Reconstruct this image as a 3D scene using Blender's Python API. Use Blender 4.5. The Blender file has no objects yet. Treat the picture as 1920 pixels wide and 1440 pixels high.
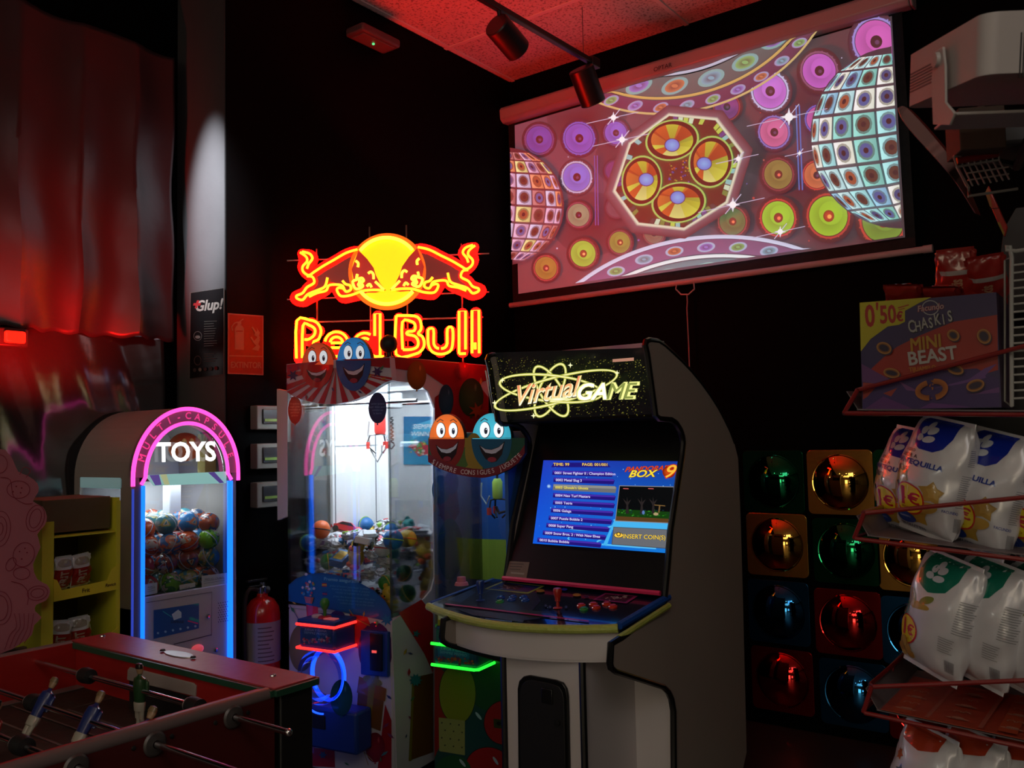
import bpy, bmesh, math, random
from mathutils import Vector, Matrix
from mathutils.geometry import tessellate_polygon
R_ = random.Random(7)
sc = bpy.context.scene
COL = sc.collection
PI = math.pi
# ------------------------------------------------------------------ camera, exposure, world
FOC = 1646.6                      # focal length in pixels of the 1920 x 1440 frame
def _ax(x, y): return Vector(((x-960)/FOC, -(y-720)/FOC, -1)).normalized()
Xc = _ax(2192, 796); Yc = _ax(-1250, 870); Zc = Xc.cross(Yc).normalized(); Yc = Zc.cross(Xc)
CM = Matrix((Xc, Yc, Zc)); CP = Vector((0, 0, 1.47))
cam_d = bpy.data.cameras.new('camera'); cam = bpy.data.objects.new('camera', cam_d); COL.objects.link(cam)
cam_d.sensor_width = 36; cam_d.lens = FOC/1920*36; cam_d.clip_start = .02
cam.matrix_world = Matrix.Translation(CP) @ CM.to_4x4()
cam_d.dof.use_dof = True; cam_d.dof.focus_distance = 3.3; cam_d.dof.aperture_fstop = 11.0
sc.camera = cam
sc.view_settings.view_transform = 'Standard'; sc.view_settings.look = 'None'
sc.view_settings.exposure = 0; sc.view_settings.gamma = 1; sc.view_settings.use_curve_mapping = False
w = bpy.data.worlds.new('world'); sc.world = w; w.use_nodes = True
w.node_tree.nodes['Background'].inputs[0].default_value = (.01, .01, .012, 1)
w.node_tree.nodes['Background'].inputs[1].default_value = .3
XR, YB, ZC = 4.4, 3.25, 3.74       # right wall, back wall, ceiling
YW = 3.62                          # recessed window wall on the left
XC = 2.298                         # pier corner
def light(name, kind, loc, power, col, size=.1, target=None, angle=60, blend=.5, sy=None):
    d = bpy.data.lights.new(name, kind); d.energy = power; d.color = col
    if kind == 'AREA':
        d.size = size
        if sy: d.shape = 'RECTANGLE'; d.size_y = sy
    else: d.shadow_soft_size = size
    if kind == 'SPOT': d.spot_size = math.radians(angle); d.spot_blend = blend
    o = bpy.data.objects.new(name, d); COL.objects.link(o); o.location = loc
    if target is not None:
        o.rotation_euler = (Vector(target)-Vector(loc)).to_track_quat('-Z', 'Y').to_euler()
    return o
# dim shop lamps in the part of the room behind the viewpoint
LAMPS = [(-1.2, .2), (-1.4, 2.2), (-3.0, -.6), (-3.2, 1.4), (-5.0, -1.4), (-5.2, .8), (-6.9, -.4), (-1.0, -2.4), (-3.4, -3.0), (-5.6, -3.4), (-.2,-1.2)]
light('shop_light_front', 'AREA', (-.6, -.9, 3.45), 13, (1, .93, .87), 1.4, (2.6, .9, .9))
light('shop_light_back', 'AREA', (-4.2, -.6, 3.6), 40, (1, .8, .58), 2.5, (-4.2, -.6, 0))
light('added_pier_spot', 'SPOT', (1.35, 2.90, 3.2), 420, (.93, .95, 1), .02, (2.298, 3.355, 2.52), 40, 1.0).scale = (.42, 1, 1)  # unseen spot, added to put the white streak on the pier
light('added_red_uplight', 'AREA', (2.95, 2.80, 2.62), 13, (1, .004, .003), .5, (3.55, 1.9, 3.74))  # unseen red light added above the sign to redden ceiling and screen

light('added_foil_red_spot', 'SPOT', (1.40, 3.12, 1.66), 110, (1, .008, .006), .05, (1.62, 3.5, 1.98), 84, 1.0)  # another added light with no fitting: reddens the lower foil curtain

# ------------------------------------------------------------------ geometry helpers
def ray(px, py): return CM @ Vector(((px-960)/FOC, -(py-720)/FOC, -1))
def PL(px, py, p0, n):
    d = ray(px, py); n = Vector(n); return CP + d*((Vector(p0)-CP).dot(n)/d.dot(n))
def PX(px, py, x): return PL(px, py, (x, 0, 0), (1, 0, 0))
def PY(px, py, y): return PL(px, py, (0, y, 0), (0, 1, 0))
def PZ(px, py, z): return PL(px, py, (0, 0, z), (0, 0, 1))

def srgb(r, g, b):
    f = lambda c: (c/255/12.92) if c <= 10.3 else ((c/255+.055)/1.055)**2.4
    return (f(r), f(g), f(b))
MC = {}
def mat(name, col, rough=.5, metal=0., emit=0., ecol=None, bump=0., bscale=40., var=.0, coat=0., spec=.5):
    if name in MC: return MC[name]
    m = bpy.data.materials.new(name); m.use_nodes = True; nt = m.node_tree; b = nt.nodes['Principled BSDF']
    b.inputs['Base Color'].default_value = (*col, 1); b.inputs['Roughness'].default_value = rough
    b.inputs['Metallic'].default_value = metal; b.inputs['Coat Weight'].default_value = coat
    b.inputs['Specular IOR Level'].default_value = spec
    if emit: b.inputs['Emission Color'].default_value = (*(ecol or col), 1); b.inputs['Emission Strength'].default_value = emit
    tc = nt.nodes.new('ShaderNodeTexCoord'); nz = nt.nodes.new('ShaderNodeTexNoise'); nz.inputs['Scale'].default_value = bscale
    nz.inputs['Detail'].default_value = 4
    nt.links.new(tc.outputs['Object'], nz.inputs['Vector'])
    mr = nt.nodes.new('ShaderNodeMapRange'); mr.inputs['To Min'].default_value = max(0, rough*.85); mr.inputs['To Max'].default_value = min(1, rough*1.15)
    nt.links.new(nz.outputs['Fac'], mr.inputs['Value']); nt.links.new(mr.outputs[0], b.inputs['Roughness'])
    if bump:
        bp = nt.nodes.new('ShaderNodeBump'); bp.inputs['Strength'].default_value = bump; bp.inputs['Distance'].default_value = .01
        nt.links.new(nz.outputs['Fac'], bp.inputs['Height']); nt.links.new(bp.outputs[0], b.inputs['Normal'])
    if var:
        mx = nt.nodes.new('ShaderNodeMix'); mx.data_type = 'RGBA'; mx.inputs['A'].default_value = (*[c*(1-var) for c in col], 1)
        mx.inputs['B'].default_value = (*[min(1, c*(1+var)) for c in col], 1)
        nt.links.new(nz.outputs['Fac'], mx.inputs['Factor']); nt.links.new(mx.outputs['Result'], b.inputs['Base Color'])
    MC[name] = m; return m
def glass(name, tint=(1, 1, 1), refl=.5, rough=.0, haze=0.):
    if name in MC: return MC[name]
    m = bpy.data.materials.new(name); m.use_nodes = True; nt = m.node_tree; nt.nodes.clear()
    o = nt.nodes.new('ShaderNodeOutputMaterial'); mx = nt.nodes.new('ShaderNodeMixShader'); t = nt.nodes.new('ShaderNodeBsdfTransparent')
    g = nt.nodes.new('ShaderNodeBsdfGlossy'); f = nt.nodes.new('ShaderNodeFresnel'); f.inputs[0].default_value = 1.5
    mu = nt.nodes.new('ShaderNodeMath'); mu.operation = 'MULTIPLY'; mu.inputs[1].default_value = refl*2; mu.use_clamp = True
    t.inputs[0].default_value = (*tint, 1); g.inputs['Roughness'].default_value = rough
    nt.links.new(f.outputs[0], mu.inputs[0]); nt.links.new(mu.outputs[0], mx.inputs[0]); nt.links.new(t.outputs[0], mx.inputs[1])
    nt.links.new(g.outputs[0], mx.inputs[2]); last = mx.outputs[0]
    if haze:
        d = nt.nodes.new('ShaderNodeBsdfDiffuse'); d.inputs[0].default_value = (.6, .6, .6, 1); m2 = nt.nodes.new('ShaderNodeMixShader')
        m2.inputs[0].default_value = haze; nt.links.new(last, m2.inputs[1]); nt.links.new(d.outputs[0], m2.inputs[2]); last = m2.outputs[0]
    nt.links.new(last, o.inputs[0]); MC[name] = m; return m
def art_mat(name, emit=0., rough=.4, coat=0., base=None, metal=0., bump=0., bscale=30):
    """printed artwork: the colour comes from the mesh colour attribute of the flat shapes; backlit prints also emit it"""
    if name in MC: return MC[name]
    m = mat(name, base or (.5, .5, .5), rough, coat=coat, metal=metal, bump=bump, bscale=bscale); nt = m.node_tree; b = nt.nodes['Principled BSDF']
    a = nt.nodes.new('ShaderNodeVertexColor'); a.layer_name = 'Col'
    if base is None: nt.links.new(a.outputs[0], b.inputs['Base Color'])
    if emit: nt.links.new(a.outputs[0], b.inputs['Emission Color']); b.inputs['Emission Strength'].default_value = emit
    return m

class MB:
    def __init__(s): s.bm = bmesh.new(); s.mi = 0
    def _f(s, vs):
        try: f = s.bm.faces.new(vs); f.material_index = s.mi; return f
        except ValueError: return None
    def box(s, c, d, rz=0, mtx=None):
        M = mtx or (Matrix.Translation(c) @ Matrix.Rotation(rz, 4, 'Z'))
        if mtx: M = mtx @ Matrix.Translation(c)
        v = [s.bm.verts.new(M @ Vector((x*d[0]/2, y*d[1]/2, z*d[2]/2))) for z in (-1, 1) for y in (-1, 1) for x in (-1, 1)]
        for q in ((0, 2, 3, 1), (4, 5, 7, 6), (0, 1, 5, 4), (2, 6, 7, 3), (0, 4, 6, 2), (1, 3, 7, 5)): s._f([v[i] for i in q])
        return s
    def poly(s, pts): s._f([s.bm.verts.new(p) for p in pts]); return s
    def prism(s, pts, ext):
        """closed outline (3-D points) swept by vector ext"""
        ext = Vector(ext); a = [s.bm.verts.new(Vector(p)) for p in pts]; b = [s.bm.verts.new(Vector(p)+ext) for p in pts]; n = len(pts)
        for tri in tessellate_polygon([[Vector(p) for p in pts]]):
            s._f([a[i] for i in tri]); s._f([b[i] for i in reversed(tri)])
        for i in range(n): s._f([a[i], a[(i+1) % n], b[(i+1) % n], b[i]])
        return s
    def tube(s, pts, r, n=8, closed=False, cap=True):
        pts = [Vector(p) for p in pts]; N = len(pts); rr = r if isinstance(r, (list, tuple)) else [r]*N; rings = []; up = None
        for i, p in enumerate(pts):
            if closed: t = pts[(i+1) % N]-pts[i-1]
            else: t = pts[min(i+1, N-1)]-pts[max(i-1, 0)]
            if t.length < 1e-9: t = Vector((0, 0, 1))
            t.normalize()
            if up is None: up = t.orthogonal()
            up = (up-t*up.dot(t)); up = up.normalized() if up.length > 1e-6 else t.orthogonal()
            q = t.cross(up)
            rings.append([s.bm.verts.new(p+(up*math.cos(k*2*PI/n)+q*math.sin(k*2*PI/n))*rr[i]) for k in range(n)])
        for i in range(N if closed else N-1):
            A, B = rings[i], rings[(i+1) % N]
            for k in range(n): s._f([A[k], A[(k+1) % n], B[(k+1) % n], B[k]])
        if cap and not closed: s._f(rings[0][::-1]); s._f(rings[-1])
        return s
    def lathe(s, prof, o=(0, 0, 0), axis=(0, 0, 1), n=20):
        o = Vector(o); ax = Vector(axis).normalized(); u = ax.orthogonal().normalized(); v = ax.cross(u); rings = []
        for r, h in prof:
            if r < 1e-6: rings.append([s.bm.verts.new(o+ax*h)])
            else: rings.append([s.bm.verts.new(o+ax*h+(u*math.cos(k*2*PI/n)+v*math.sin(k*2*PI/n))*r) for k in range(n)])
        for A, B in zip(rings, rings[1:]):
            for k in range(n):
                a = A if len(A) == 1 else [A[k], A[(k+1) % n]]; b = B if len(B) == 1 else [B[(k+1) % n], B[k]]
                if len(a)+len(b) > 2: s._f(a+b)
        return s
    def ball(s, c, r, n=16, sc3=(1, 1, 1)):
        c = Vector(c); rings = []
        for i in range(n//2+1):
            th = PI*i/(n//2)
            if i in (0, n//2): rings.append([s.bm.verts.new(c+Vector((0, 0, r*math.cos(th)*sc3[2])))])
            else: rings.append([s.bm.verts.new(c+Vector((r*math.sin(th)*math.cos(2*PI*k/n)*sc3[0], r*math.sin(th)*math.sin(2*PI*k/n)*sc3[1], r*math.cos(th)*sc3[2]))) for k in range(n)])
        for A, B in zip(rings, rings[1:]):
            for k in range(n):
                a = A if len(A) == 1 else [A[k], A[(k+1) % n]]; b = B if len(B) == 1 else [B[(k+1) % n], B[k]]
                s._f(a+b)
        return s
    def grid(s, fn, nu, nv, thick=None):
        V = [[s.bm.verts.new(fn(i/nu, j/nv)) for j in range(nv+1)] for i in range(nu+1)]
        for i in range(nu):
            for j in range(nv): s._f([V[i][j], V[i+1][j], V[i+1][j+1], V[i][j+1]])
        return s
    def build(s, name, m, parent=None, bevel=0, smooth=None, loc=None, solid=0, seg=2):
        bmesh.ops.recalc_face_normals(s.bm, faces=s.bm.faces)
        me = bpy.data.meshes.new(name); s.bm.to_mesh(me); s.bm.free()
        for x in (m if isinstance(m, (list, tuple)) else [m]): me.materials.append(x)
        o = bpy.data.objects.new(name, me); COL.objects.link(o)
        if smooth is not False:
            for p in me.polygons: p.use_smooth = True
            try: me.set_sharp_from_angle(angle=math.radians(35))
            except Exception: pass
        if solid: md = o.modifiers.new('solid', 'SOLIDIFY'); md.thickness = solid; md.offset = 0
        if bevel: md = o.modifiers.new('bevel', 'BEVEL'); md.width = bevel; md.segments = seg; md.limit_method = 'ANGLE'; md.angle_limit = .6
        if parent: put(o, parent)
        return o
def put(o, parent):
    o.parent = parent; o.matrix_parent_inverse = parent_world(parent).inverted()
def parent_world(p):
    M = Matrix.LocRotScale(p.location, p.rotation_euler, p.scale)
    if p.parent: M = parent_world(p.parent) @ p.matrix_parent_inverse @ M
    return M
def tag(o, label=None, cat=None, group=None, kind=None):
    if label: o['label'] = label
    if cat: o['category'] = cat
    if group: o['group'] = group
    if kind: o['kind'] = kind
    return o
def thing(name, label, cat, loc=(0, 0, 0), rz=0, group=None):
    o = bpy.data.objects.new(name, None); COL.objects.link(o); o.location = loc; o.rotation_euler = (0, 0, rz); o.empty_display_size = .1
    return tag(o, label, cat, group)
def struct(name, mb, m, **k): return tag(mb.build(name, m, **k), kind='structure')
def kids(o): return [c for c in COL.objects if c.parent == o]
def dup(root, loc, rot=None, label=None, group=None, scale=None):
    r = root.copy(); COL.objects.link(r); r.location = loc
    if rot is not None: r.rotation_euler = rot
    if scale is not None: r.scale = (scale,)*3
    if label: r['label'] = label
    if group: r['group'] = group
    for ch in kids(root):
        c = ch.copy(); COL.objects.link(c); c.parent = r
        for g in kids(ch):
            d = g.copy(); COL.objects.link(d); d.parent = c
    return r

# ------------------------------------------------------------------ flat artwork: shapes layered a fraction of a millimetre apart
TXT = {}
def text_mesh(s, bold=0., shear=0., align='CENTER'):
    key = (s, bold, shear, align)
    if key in TXT: return TXT[key]
    cu = bpy.data.curves.new('t', 'FONT'); cu.body = s; cu.size = 1; cu.align_x = align; cu.align_y = 'CENTER'; cu.offset = bold; cu.shear = shear
    cu.resolution_u = 3
    o = bpy.data.objects.new('t', cu); COL.objects.link(o); bpy.context.view_layer.update()
    me = o.evaluated_get(bpy.context.evaluated_depsgraph_get()).to_mesh()
    r = ([tuple(v.co)[:2] for v in me.vertices], [tuple(p.vertices) for p in me.polygons])
    o.evaluated_get(bpy.context.evaluated_depsgraph_get()).to_mesh_clear(); COL.objects.unlink(o); bpy.data.objects.remove(o); bpy.data.curves.remove(cu)
    TXT[key] = r; return r
class Art:
    def __init__(s, fmap, dz=.00012, flip=False, start=1, maxlen=None):
        s.f = fmap; s.dz = dz; s.v = []; s.fc = []; s.col = []; s.l = start; s.flip = flip; s.maxlen = maxlen
    def _add(s, pts, faces, cols):
        b = len(s.v); s.v += [(p[0], p[1], s.l*s.dz) for p in pts]
        for f in faces:
            s.fc.append([b+i for i in f]); s.col.append([cols[i] for i in f] if isinstance(cols, list) else [cols]*len(f))
    def up(s, n=1): s.l += n
    def poly(s, pts, c):
        s.l += 1; t = tessellate_polygon([[Vector((p[0], p[1], 0)) for p in pts]]); s._add(pts, t, c); return s
    def rect(s, x0, y0, x1, y1, c, c2=None):
        s.l += 1; s._add([(x0, y0), (x1, y0), (x1, y1), (x0, y1)], [(0, 1, 2, 3)], [c, c, c2 or c, c2 or c]); return s
    def quad(s, pts, cols): s.l += 1; s._add(pts, [(0, 1, 2, 3)], cols if isinstance(cols, list) else [cols]*4); return s
    def disc(s, cx, cy, rx, ry=None, c=(1, 1, 1), c2=None, rot=0, n=32, a0=0, a1=2*PI):
        ry = rx if ry is None else ry; s.l += 1; full = abs(a1-a0-2*PI) < 1e-6; m = n if full else n+1; P = [(cx, cy)]
        for k in range(m):
            a = a0+(a1-a0)*k/n; x, y = rx*math.cos(a), ry*math.sin(a); P.append((cx+x*math.cos(rot)-y*math.sin(rot), cy+x*math.sin(rot)+y*math.cos(rot)))
        F = [(0, k, k % m+1) if full else (0, k, k+1) for k in range(1, m+1 if full else m)]
        s._add(P, F, [c]+[c2 or c]*m); return s
    def ring(s, cx, cy, rx, ry, wd, c, c2=None, rot=0, n=32, a0=0, a1=2*PI):
        s.l += 1; P = []; C = []
        for k in range(n+1):
            a = a0+(a1-a0)*k/n
            for q, cc in ((0, c), (wd, c2 or c)):
                x, y = (rx-q)*math.cos(a), (ry-q)*math.sin(a); P.append((cx+x*math.cos(rot)-y*math.sin(rot), cy+x*math.sin(rot)+y*math.cos(rot))); C.append(cc)
        s._add(P, [(2*k, 2*k+2, 2*k+3, 2*k+1) for k in range(n)], C); return s
    def line(s, pts, wd, c, closed=False, c2=None):
        s.l += 1; N = len(pts)
        if closed: pts = list(pts)+[pts[0]]; N += 1
        P = []; C = []
        for i in range(N):
            a = pts[max(i-1, 0)] if not (closed and i == 0) else pts[-2]; b = pts[min(i+1, N-1)] if not (closed and i == N-1) else pts[1]
            dx, dy = b[0]-a[0], b[1]-a[1]; L = math.hypot(dx, dy) or 1; nx, ny = -dy/L*wd/2, dx/L*wd/2
            P += [(pts[i][0]+nx, pts[i][1]+ny), (pts[i][0]-nx, pts[i][1]-ny)]; cc = c if c2 is None else tuple(c[j]+(c2[j]-c[j])*i/(N-1) for j in range(3)); C += [cc, cc]
        s._add(P, [(2*i, 2*i+1, 2*i+3, 2*i+2) for i in range(N-1)], C); return s
    def star(s, cx, cy, r, c, n=5, r2=.45, rot=0):
        return s.poly([(cx+(r if k % 2 == 0 else r*r2)*math.cos(rot+k*PI/n), cy+(r if k % 2 == 0 else r*r2)*math.sin(rot+k*PI/n)) for k in range(2*n)], c)
    def text(s, t, x, y, size, c, bold=0., shear=0., rot=0, sx=1., align='CENTER', ydown=False, c2=None):
        if bold > 0 and any(q in t for q in 'MWN€'):      # thicken by overprinting: a wide offset would fold these glyphs
            b = bold*size*.95
            for dx, dy in ((-b, -b), (b, -b), (b, b), (-b, b), (0, 0)): s.text(t, x+dx, y+dy, size, c, 0., shear, rot, sx, align, ydown, c2)
            return s
        vs, fs = text_mesh(t, bold, shear, align); s.l += 1; P = []; C = []; yy = -1 if ydown else 1
        for a, b in vs:
            a *= size*sx; b2 = b*size*yy; P.append((x+a*math.cos(rot)-b2*math.sin(rot), y+a*math.sin(rot)+b2*math.cos(rot)))
            q = min(1, max(0, .5-b)); C.append(c if c2 is None else tuple(c[j]+(c2[j]-c[j])*q for j in range(3)))
        s._add(P, fs, C); return s
    def build(s, name, m, parent=None):
        if s.maxlen:
            vv = list(s.v); ff = list(s.fc); cc = list(s.col)
            for _ in range(7):
                nf = []; nc = []; mid = {}; ch = False
                for f, c in zip(ff, cc):
                    if len(f) == 4: tr = [((f[0], f[1], f[2]), (c[0], c[1], c[2])), ((f[0], f[2], f[3]), (c[0], c[2], c[3]))]
                    elif len(f) > 4: tr = [((f[0], f[i], f[i+1]), (c[0], c[i], c[i+1])) for i in range(1, len(f)-1)]
                    else: tr = [(tuple(f), tuple(c))]
                    for (a, b, d), (ca, cb, cd) in tr:
                        E_ = [(math.dist(vv[a][:2], vv[b][:2]), a, b, d, ca, cb, cd), (math.dist(vv[b][:2], vv[d][:2]), b, d, a, cb, cd, ca), (math.dist(vv[d][:2], vv[a][:2]), d, a, b, cd, ca, cb)]
                        L, p, q, r, cp, cq, cr = max(E_, key=lambda e: e[0])
                        if L > s.maxlen:
                            k = (min(p, q), max(p, q))
                            if k not in mid: mid[k] = len(vv); vv.append(tuple((vv[p][i]+vv[q][i])/2 for i in range(3)))
                            mm = mid[k]; cm = tuple((cp[i]+cq[i])/2 for i in range(3)); nf += [(p, mm, r), (mm, q, r)]; nc += [(cp, cm, cr), (cm, cq, cr)]; ch = True
                        else: nf.append((a, b, d)); nc.append((ca, cb, cd))
                ff, cc = nf, nc
                if not ch: break
            s.v, s.fc, s.col = vv, ff, cc
        me = bpy.data.meshes.new(name); me.from_pydata([s.f(*p) for p in s.v], [], s.fc)
        if len(me.polygons) != len(s.fc): raise RuntimeError('art faces')
        a = me.color_attributes.new('Col', 'FLOAT_COLOR', 'CORNER'); buf = []
        for c in s.col:
            for q in c: buf += [q[0], q[1], q[2], 1]
        a.data.foreach_set('color', buf); me.materials.append(m); me.validate()
        o = bpy.data.objects.new(name, me); COL.objects.link(o)
        if parent: put(o, parent)
        return o
def plane_map(p0, n):
    """photo pixels to the real plane they lie on, lifted w along its normal"""
    n = Vector(n).normalized(); p0 = Vector(p0)
    return lambda x, y, w: PL(x, y, p0, n)+n*w
def frame_map(o, u, v):
    o, u, v = Vector(o), Vector(u).normalized(), Vector(v).normalized(); n = u.cross(v)
    return lambda x, y, w: o+u*x+v*y+n*w
def smooth_path(pts, k=4, closed=False):
    out = []; N = len(pts); P = [Vector((*p, 0)) if len(p) == 2 else Vector(p) for p in pts]
    for i in range(N if closed else N-1):
        if closed: a, b, c, d = P[i-1], P[i], P[(i+1) % N], P[(i+2) % N]
        else: a, b, c, d = P[max(i-1, 0)], P[i], P[i+1], P[min(i+2, N-1)]
        for j in range(k):
            t = j/k; out.append(.5*((2*b)+(c-a)*t+(2*a-5*b+4*c-d)*t*t+(3*b-a-3*c+d)*t**3))
    if not closed: out.append(P[-1])
    return [tuple(p[:len(pts[0])]) for p in out]
BLK = (.004, .004, .004)
# ================================================================== THE ROOM
M_black = mat('black_paint', (.0010, .0017, .0019), .7, bump=.05, bscale=60, spec=.04)
M_floor = mat('dark_floor', (.05, .042, .038), .35, bscale=3, var=.3)
def ceiling_mat():
    m = mat('ceiling_tile', (.62, .6, .58), .9, bump=.35, bscale=45); nt = m.node_tree; b = nt.nodes['Principled BSDF']
    v = nt.nodes.new('ShaderNodeTexNoise'); v.inputs['Scale'].default_value = 70; v.inputs['Detail'].default_value = 2
    tc = nt.nodes['Texture Coordinate']; nt.links.new(tc.outputs['Object'], v.inputs['Vector'])
    r = nt.nodes.new('ShaderNodeValToRGB'); r.color_ramp.elements[0].position = .36; r.color_ramp.elements[0].color = (.3, .28, .27, 1)
    r.color_ramp.elements[1].position = .47; r.color_ramp.elements[1].color = (.62, .6, .58, 1)
    nt.links.new(v.outputs['Fac'], r.inputs[0]); nt.links.new(r.outputs[0], b.inputs['Base Color']); return m
struct('floor', MB().box((-2, 0, -.05), (14, 10, .1)), M_floor)
struct('ceiling', MB().box((-2, -.4, ZC+.05), (13, 7.4, .1)), ceiling_mat())
M_grid = mat('ceiling_grid', (.7, .68, .66), .5)
g = MB()
for i in range(11): g.box((XR-.62-1.2*i, -.4, ZC-.002), (.024, 7.3, .008))
for j in range(6): g.box((-2, YB-.03-1.2*j, ZC-.0025), (12.8, .024, .008))
struct('trim_1', g, M_grid)
struct('wall_right', MB().box((XR+.05, -.4, ZC/2), (.1, 7.6, ZC)), M_black)
struct('wall_back', MB().box(((XC+XR)/2, YB+.2, ZC/2), (XR-XC, .4, ZC)), mat('wall_black', (.0012, .0012, .0014), .7, bump=.1, bscale=30, spec=.06))
M_pier = mat('pier_panel', (.07, .07, .075), .6, bump=.25, bscale=9)
struct('wall_pier', MB().box((XC-.003, (YB+YW)/2+.002, 2.0), (.006, YW-YB-.01, 3.46)), M_pier)
struct('wall_window', MB().box((-2.9, YW+.05, ZC/2), (10.4, .1, ZC)), M_black)
struct('wall_far', MB().box((-8.1, -.4, ZC/2), (.1, 8.2, ZC)), mat('far_wall_paint', (.25, .2, .15), .7))
struct('wall_near', MB().box((-2, -4.35, ZC/2), (12.4, .1, ZC)), mat('near_wall_paint', (.03, .03, .03), .6))
# lamps, a lit opening and dark furniture behind the viewpoint: what the convex mirrors show
M_lamp = mat('lamp_glow', (1, .85, .62), .5, emit=60, ecol=(1, .82, .58)); M_dk = mat('dark_plastic', (.012, .012, .013), .4)
for i, (x, y) in enumerate(LAMPS):
    t = thing('ceiling_lamp', 'small round recessed ceiling lamp glowing warm white in the shop behind', 'lamp', (x, y, ZC-.03), group='recessed ceiling lamps of the shop')
    MB().lathe([(.06, .028), (.085, .026), (.085, 0), (.065, 0)], (x, y, ZC-.03)).build('lamp_ring', M_grid, t)
    MB().lathe([(0, .004), (.062, .004)], (x, y, ZC-.03)).build('lamp_glass', M_lamp, t)
for n, (x, y, z, sx, sy, sz, c, e, lab) in enumerate([
    (-8.02, -1.0, 1.25, .03, 1.5, 2.2, (1, .85, .6), 3.5, 'glowing glazed shop entrance at the far end'), (-8.02, -3.1, 1.5, .03, 1.0, 1.4, (1, .9, .75), 2, 'glowing shop window beside the far entrance')]):
    tag(MB().box((x, y, z), (sx, sy, sz)).build('window_%d' % (n+1), mat('daylight_pane_%d' % n, c, .5, emit=e)), kind='structure')
t = thing('menu_lightbox', 'bright white backlit menu board on the left wall behind the counter', 'sign', (-3.6, 3.58, 2.0))
MB().box((-3.6, 3.585, 2.25), (1.7, .06, .7)).build('case', M_dk, t)
MB().box((-3.6, 3.55, 2.25), (1.6, .012, .6)).build('lit_panel', mat('lightbox', (1, .95, .8), .5, emit=5), t)
t = thing('shop_counter', 'long dark shop counter standing by the left wall behind', 'counter', (-4, 2.4, 0))
MB().box((-4, 2.4, .5), (3, .6, 1)).build('body', mat('counter_wood', (.09, .06, .04), .5, var=.2), t, bevel=.01); MB().box((-4, 2.4, 1.02), (3.1, .7, .04)).build('worktop', M_dk, t, bevel=.005)
for k in range(4):
    t = thing('display_shelf', 'tall dark display shelf of goods in the shop behind', 'shelf', (-2.5-1.4*k, -3.9, 0), group='display shelves behind'); o = MB()
    for zz in (.1, .6, 1.1, 1.6, 2.0): o.box((-2.5-1.4*k, -3.9, zz), (1.1, .4, .03))
    for s in (-.55, .55): o.box((-2.5-1.4*k+s, -3.9, 1.05), (.03, .4, 2.1))
    o.build('frame', mat('shelf_wood', (.1, .08, .06), .6), t)

# ---- emergency light on the back wall
t = thing('emergency_light', 'slim dark emergency light high on the black back wall with tiny green diode', 'emergency light', (1.9, YB-.06, 3.35))
p = PY(700, 72, YB-.07)
MB().box(tuple(p), (.27, .13, .045)).build('housing', mat('dim_plastic', (.07, .07, .075), .5), t, bevel=.012)
MB().box((p.x, p.y, p.z-.024), (.22, .09, .006)).build('diffuser', mat('dim_diffuser', (.12, .12, .12), .3), t, bevel=.003)
MB().box((p.x, p.y, p.z-.03), (.01, .01, .006)).build('diode', mat('green_diode', (.1, 1, .3), .3, emit=1.2), t)

# ---- ceiling track with two spotlights
M_trk = mat('track_black', (.012, .012, .013), .35)
a = PZ(930, 12, 3.43); b = PZ(1112, 118, 3.43); dv = (b-a).normalized(); a = a-dv*1.2
t = thing('spotlight_track', 'black ceiling track carrying two black cylinder spotlights before the screen', 'track light', tuple(b))
MB().tube([a, b], .02, 4).build('rail', M_trk, t, bevel=.003)
e = MB().box((0, 0, 0), (.07, .045, .05), mtx=Matrix.Translation(b) @ dv.to_track_quat('X', 'Z').to_matrix().to_4x4()); e.build('end_cap', M_trk, t, bevel=.004)
wtop = PZ(1091, 0, ZC-.01); wb = PZ(1094, 108, 3.46)
MB().tube([(wb.x, wb.y, ZC-.005), wb], .0022, 6).build('suspension_wire', mat('steel_wire', (.2, .2, .2), .4, metal=1), t)
def spot(q0, q1, r, lit):
    q0, q1 = Vector(q0), Vector(q1); d = (q1-q0); L = d.length
    s_ = MB().lathe([(0, 0), (r*.93, 0), (r, .006), (r, L-.004), (r*.94, L), (r*.9, L-.012), (r*.84, L-.05), (0, L-.06)], q0, d, 28).build('spotlight', M_trk, t)
    h = q0+d*.15
    return s_
c1 = PZ(938, 40, 3.30); c2 = PZ(975, 92, 3.24)
c1 = PL(930, 45, a+dv*.0, Vector((0, 0, 1)).cross(dv)); c2 = PL(972, 95, a, Vector((0, 0, 1)).cross(dv))
s1 = spot(c1+Vector((0, 0, 0)), c2, .062, 0); MB().tube([c1+(c2-c1)*.25, PL(934, 8, a, Vector((0, 0, 1)).cross(dv))], .011, 10).build('arm', M_trk, s1)
c1 = PL(1089, 128, a, Vector((0, 0, 1)).cross(dv)); c2 = PL(1113, 194, a, Vector((0, 0, 1)).cross(dv))
s2 = spot(c1, c2, .066, 1); MB().tube([c1+(c2-c1)*.1, b+Vector((0, 0, .0))], .013, 10).build('arm', M_trk, s2)
d = (c2-c1).normalized(); MB().lathe([(0, -.01), (.056, -.014)], c2, d, 24).build('lens', mat('spot_lens', (.8, .88, .95), .2, emit=.75), s2)

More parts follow.
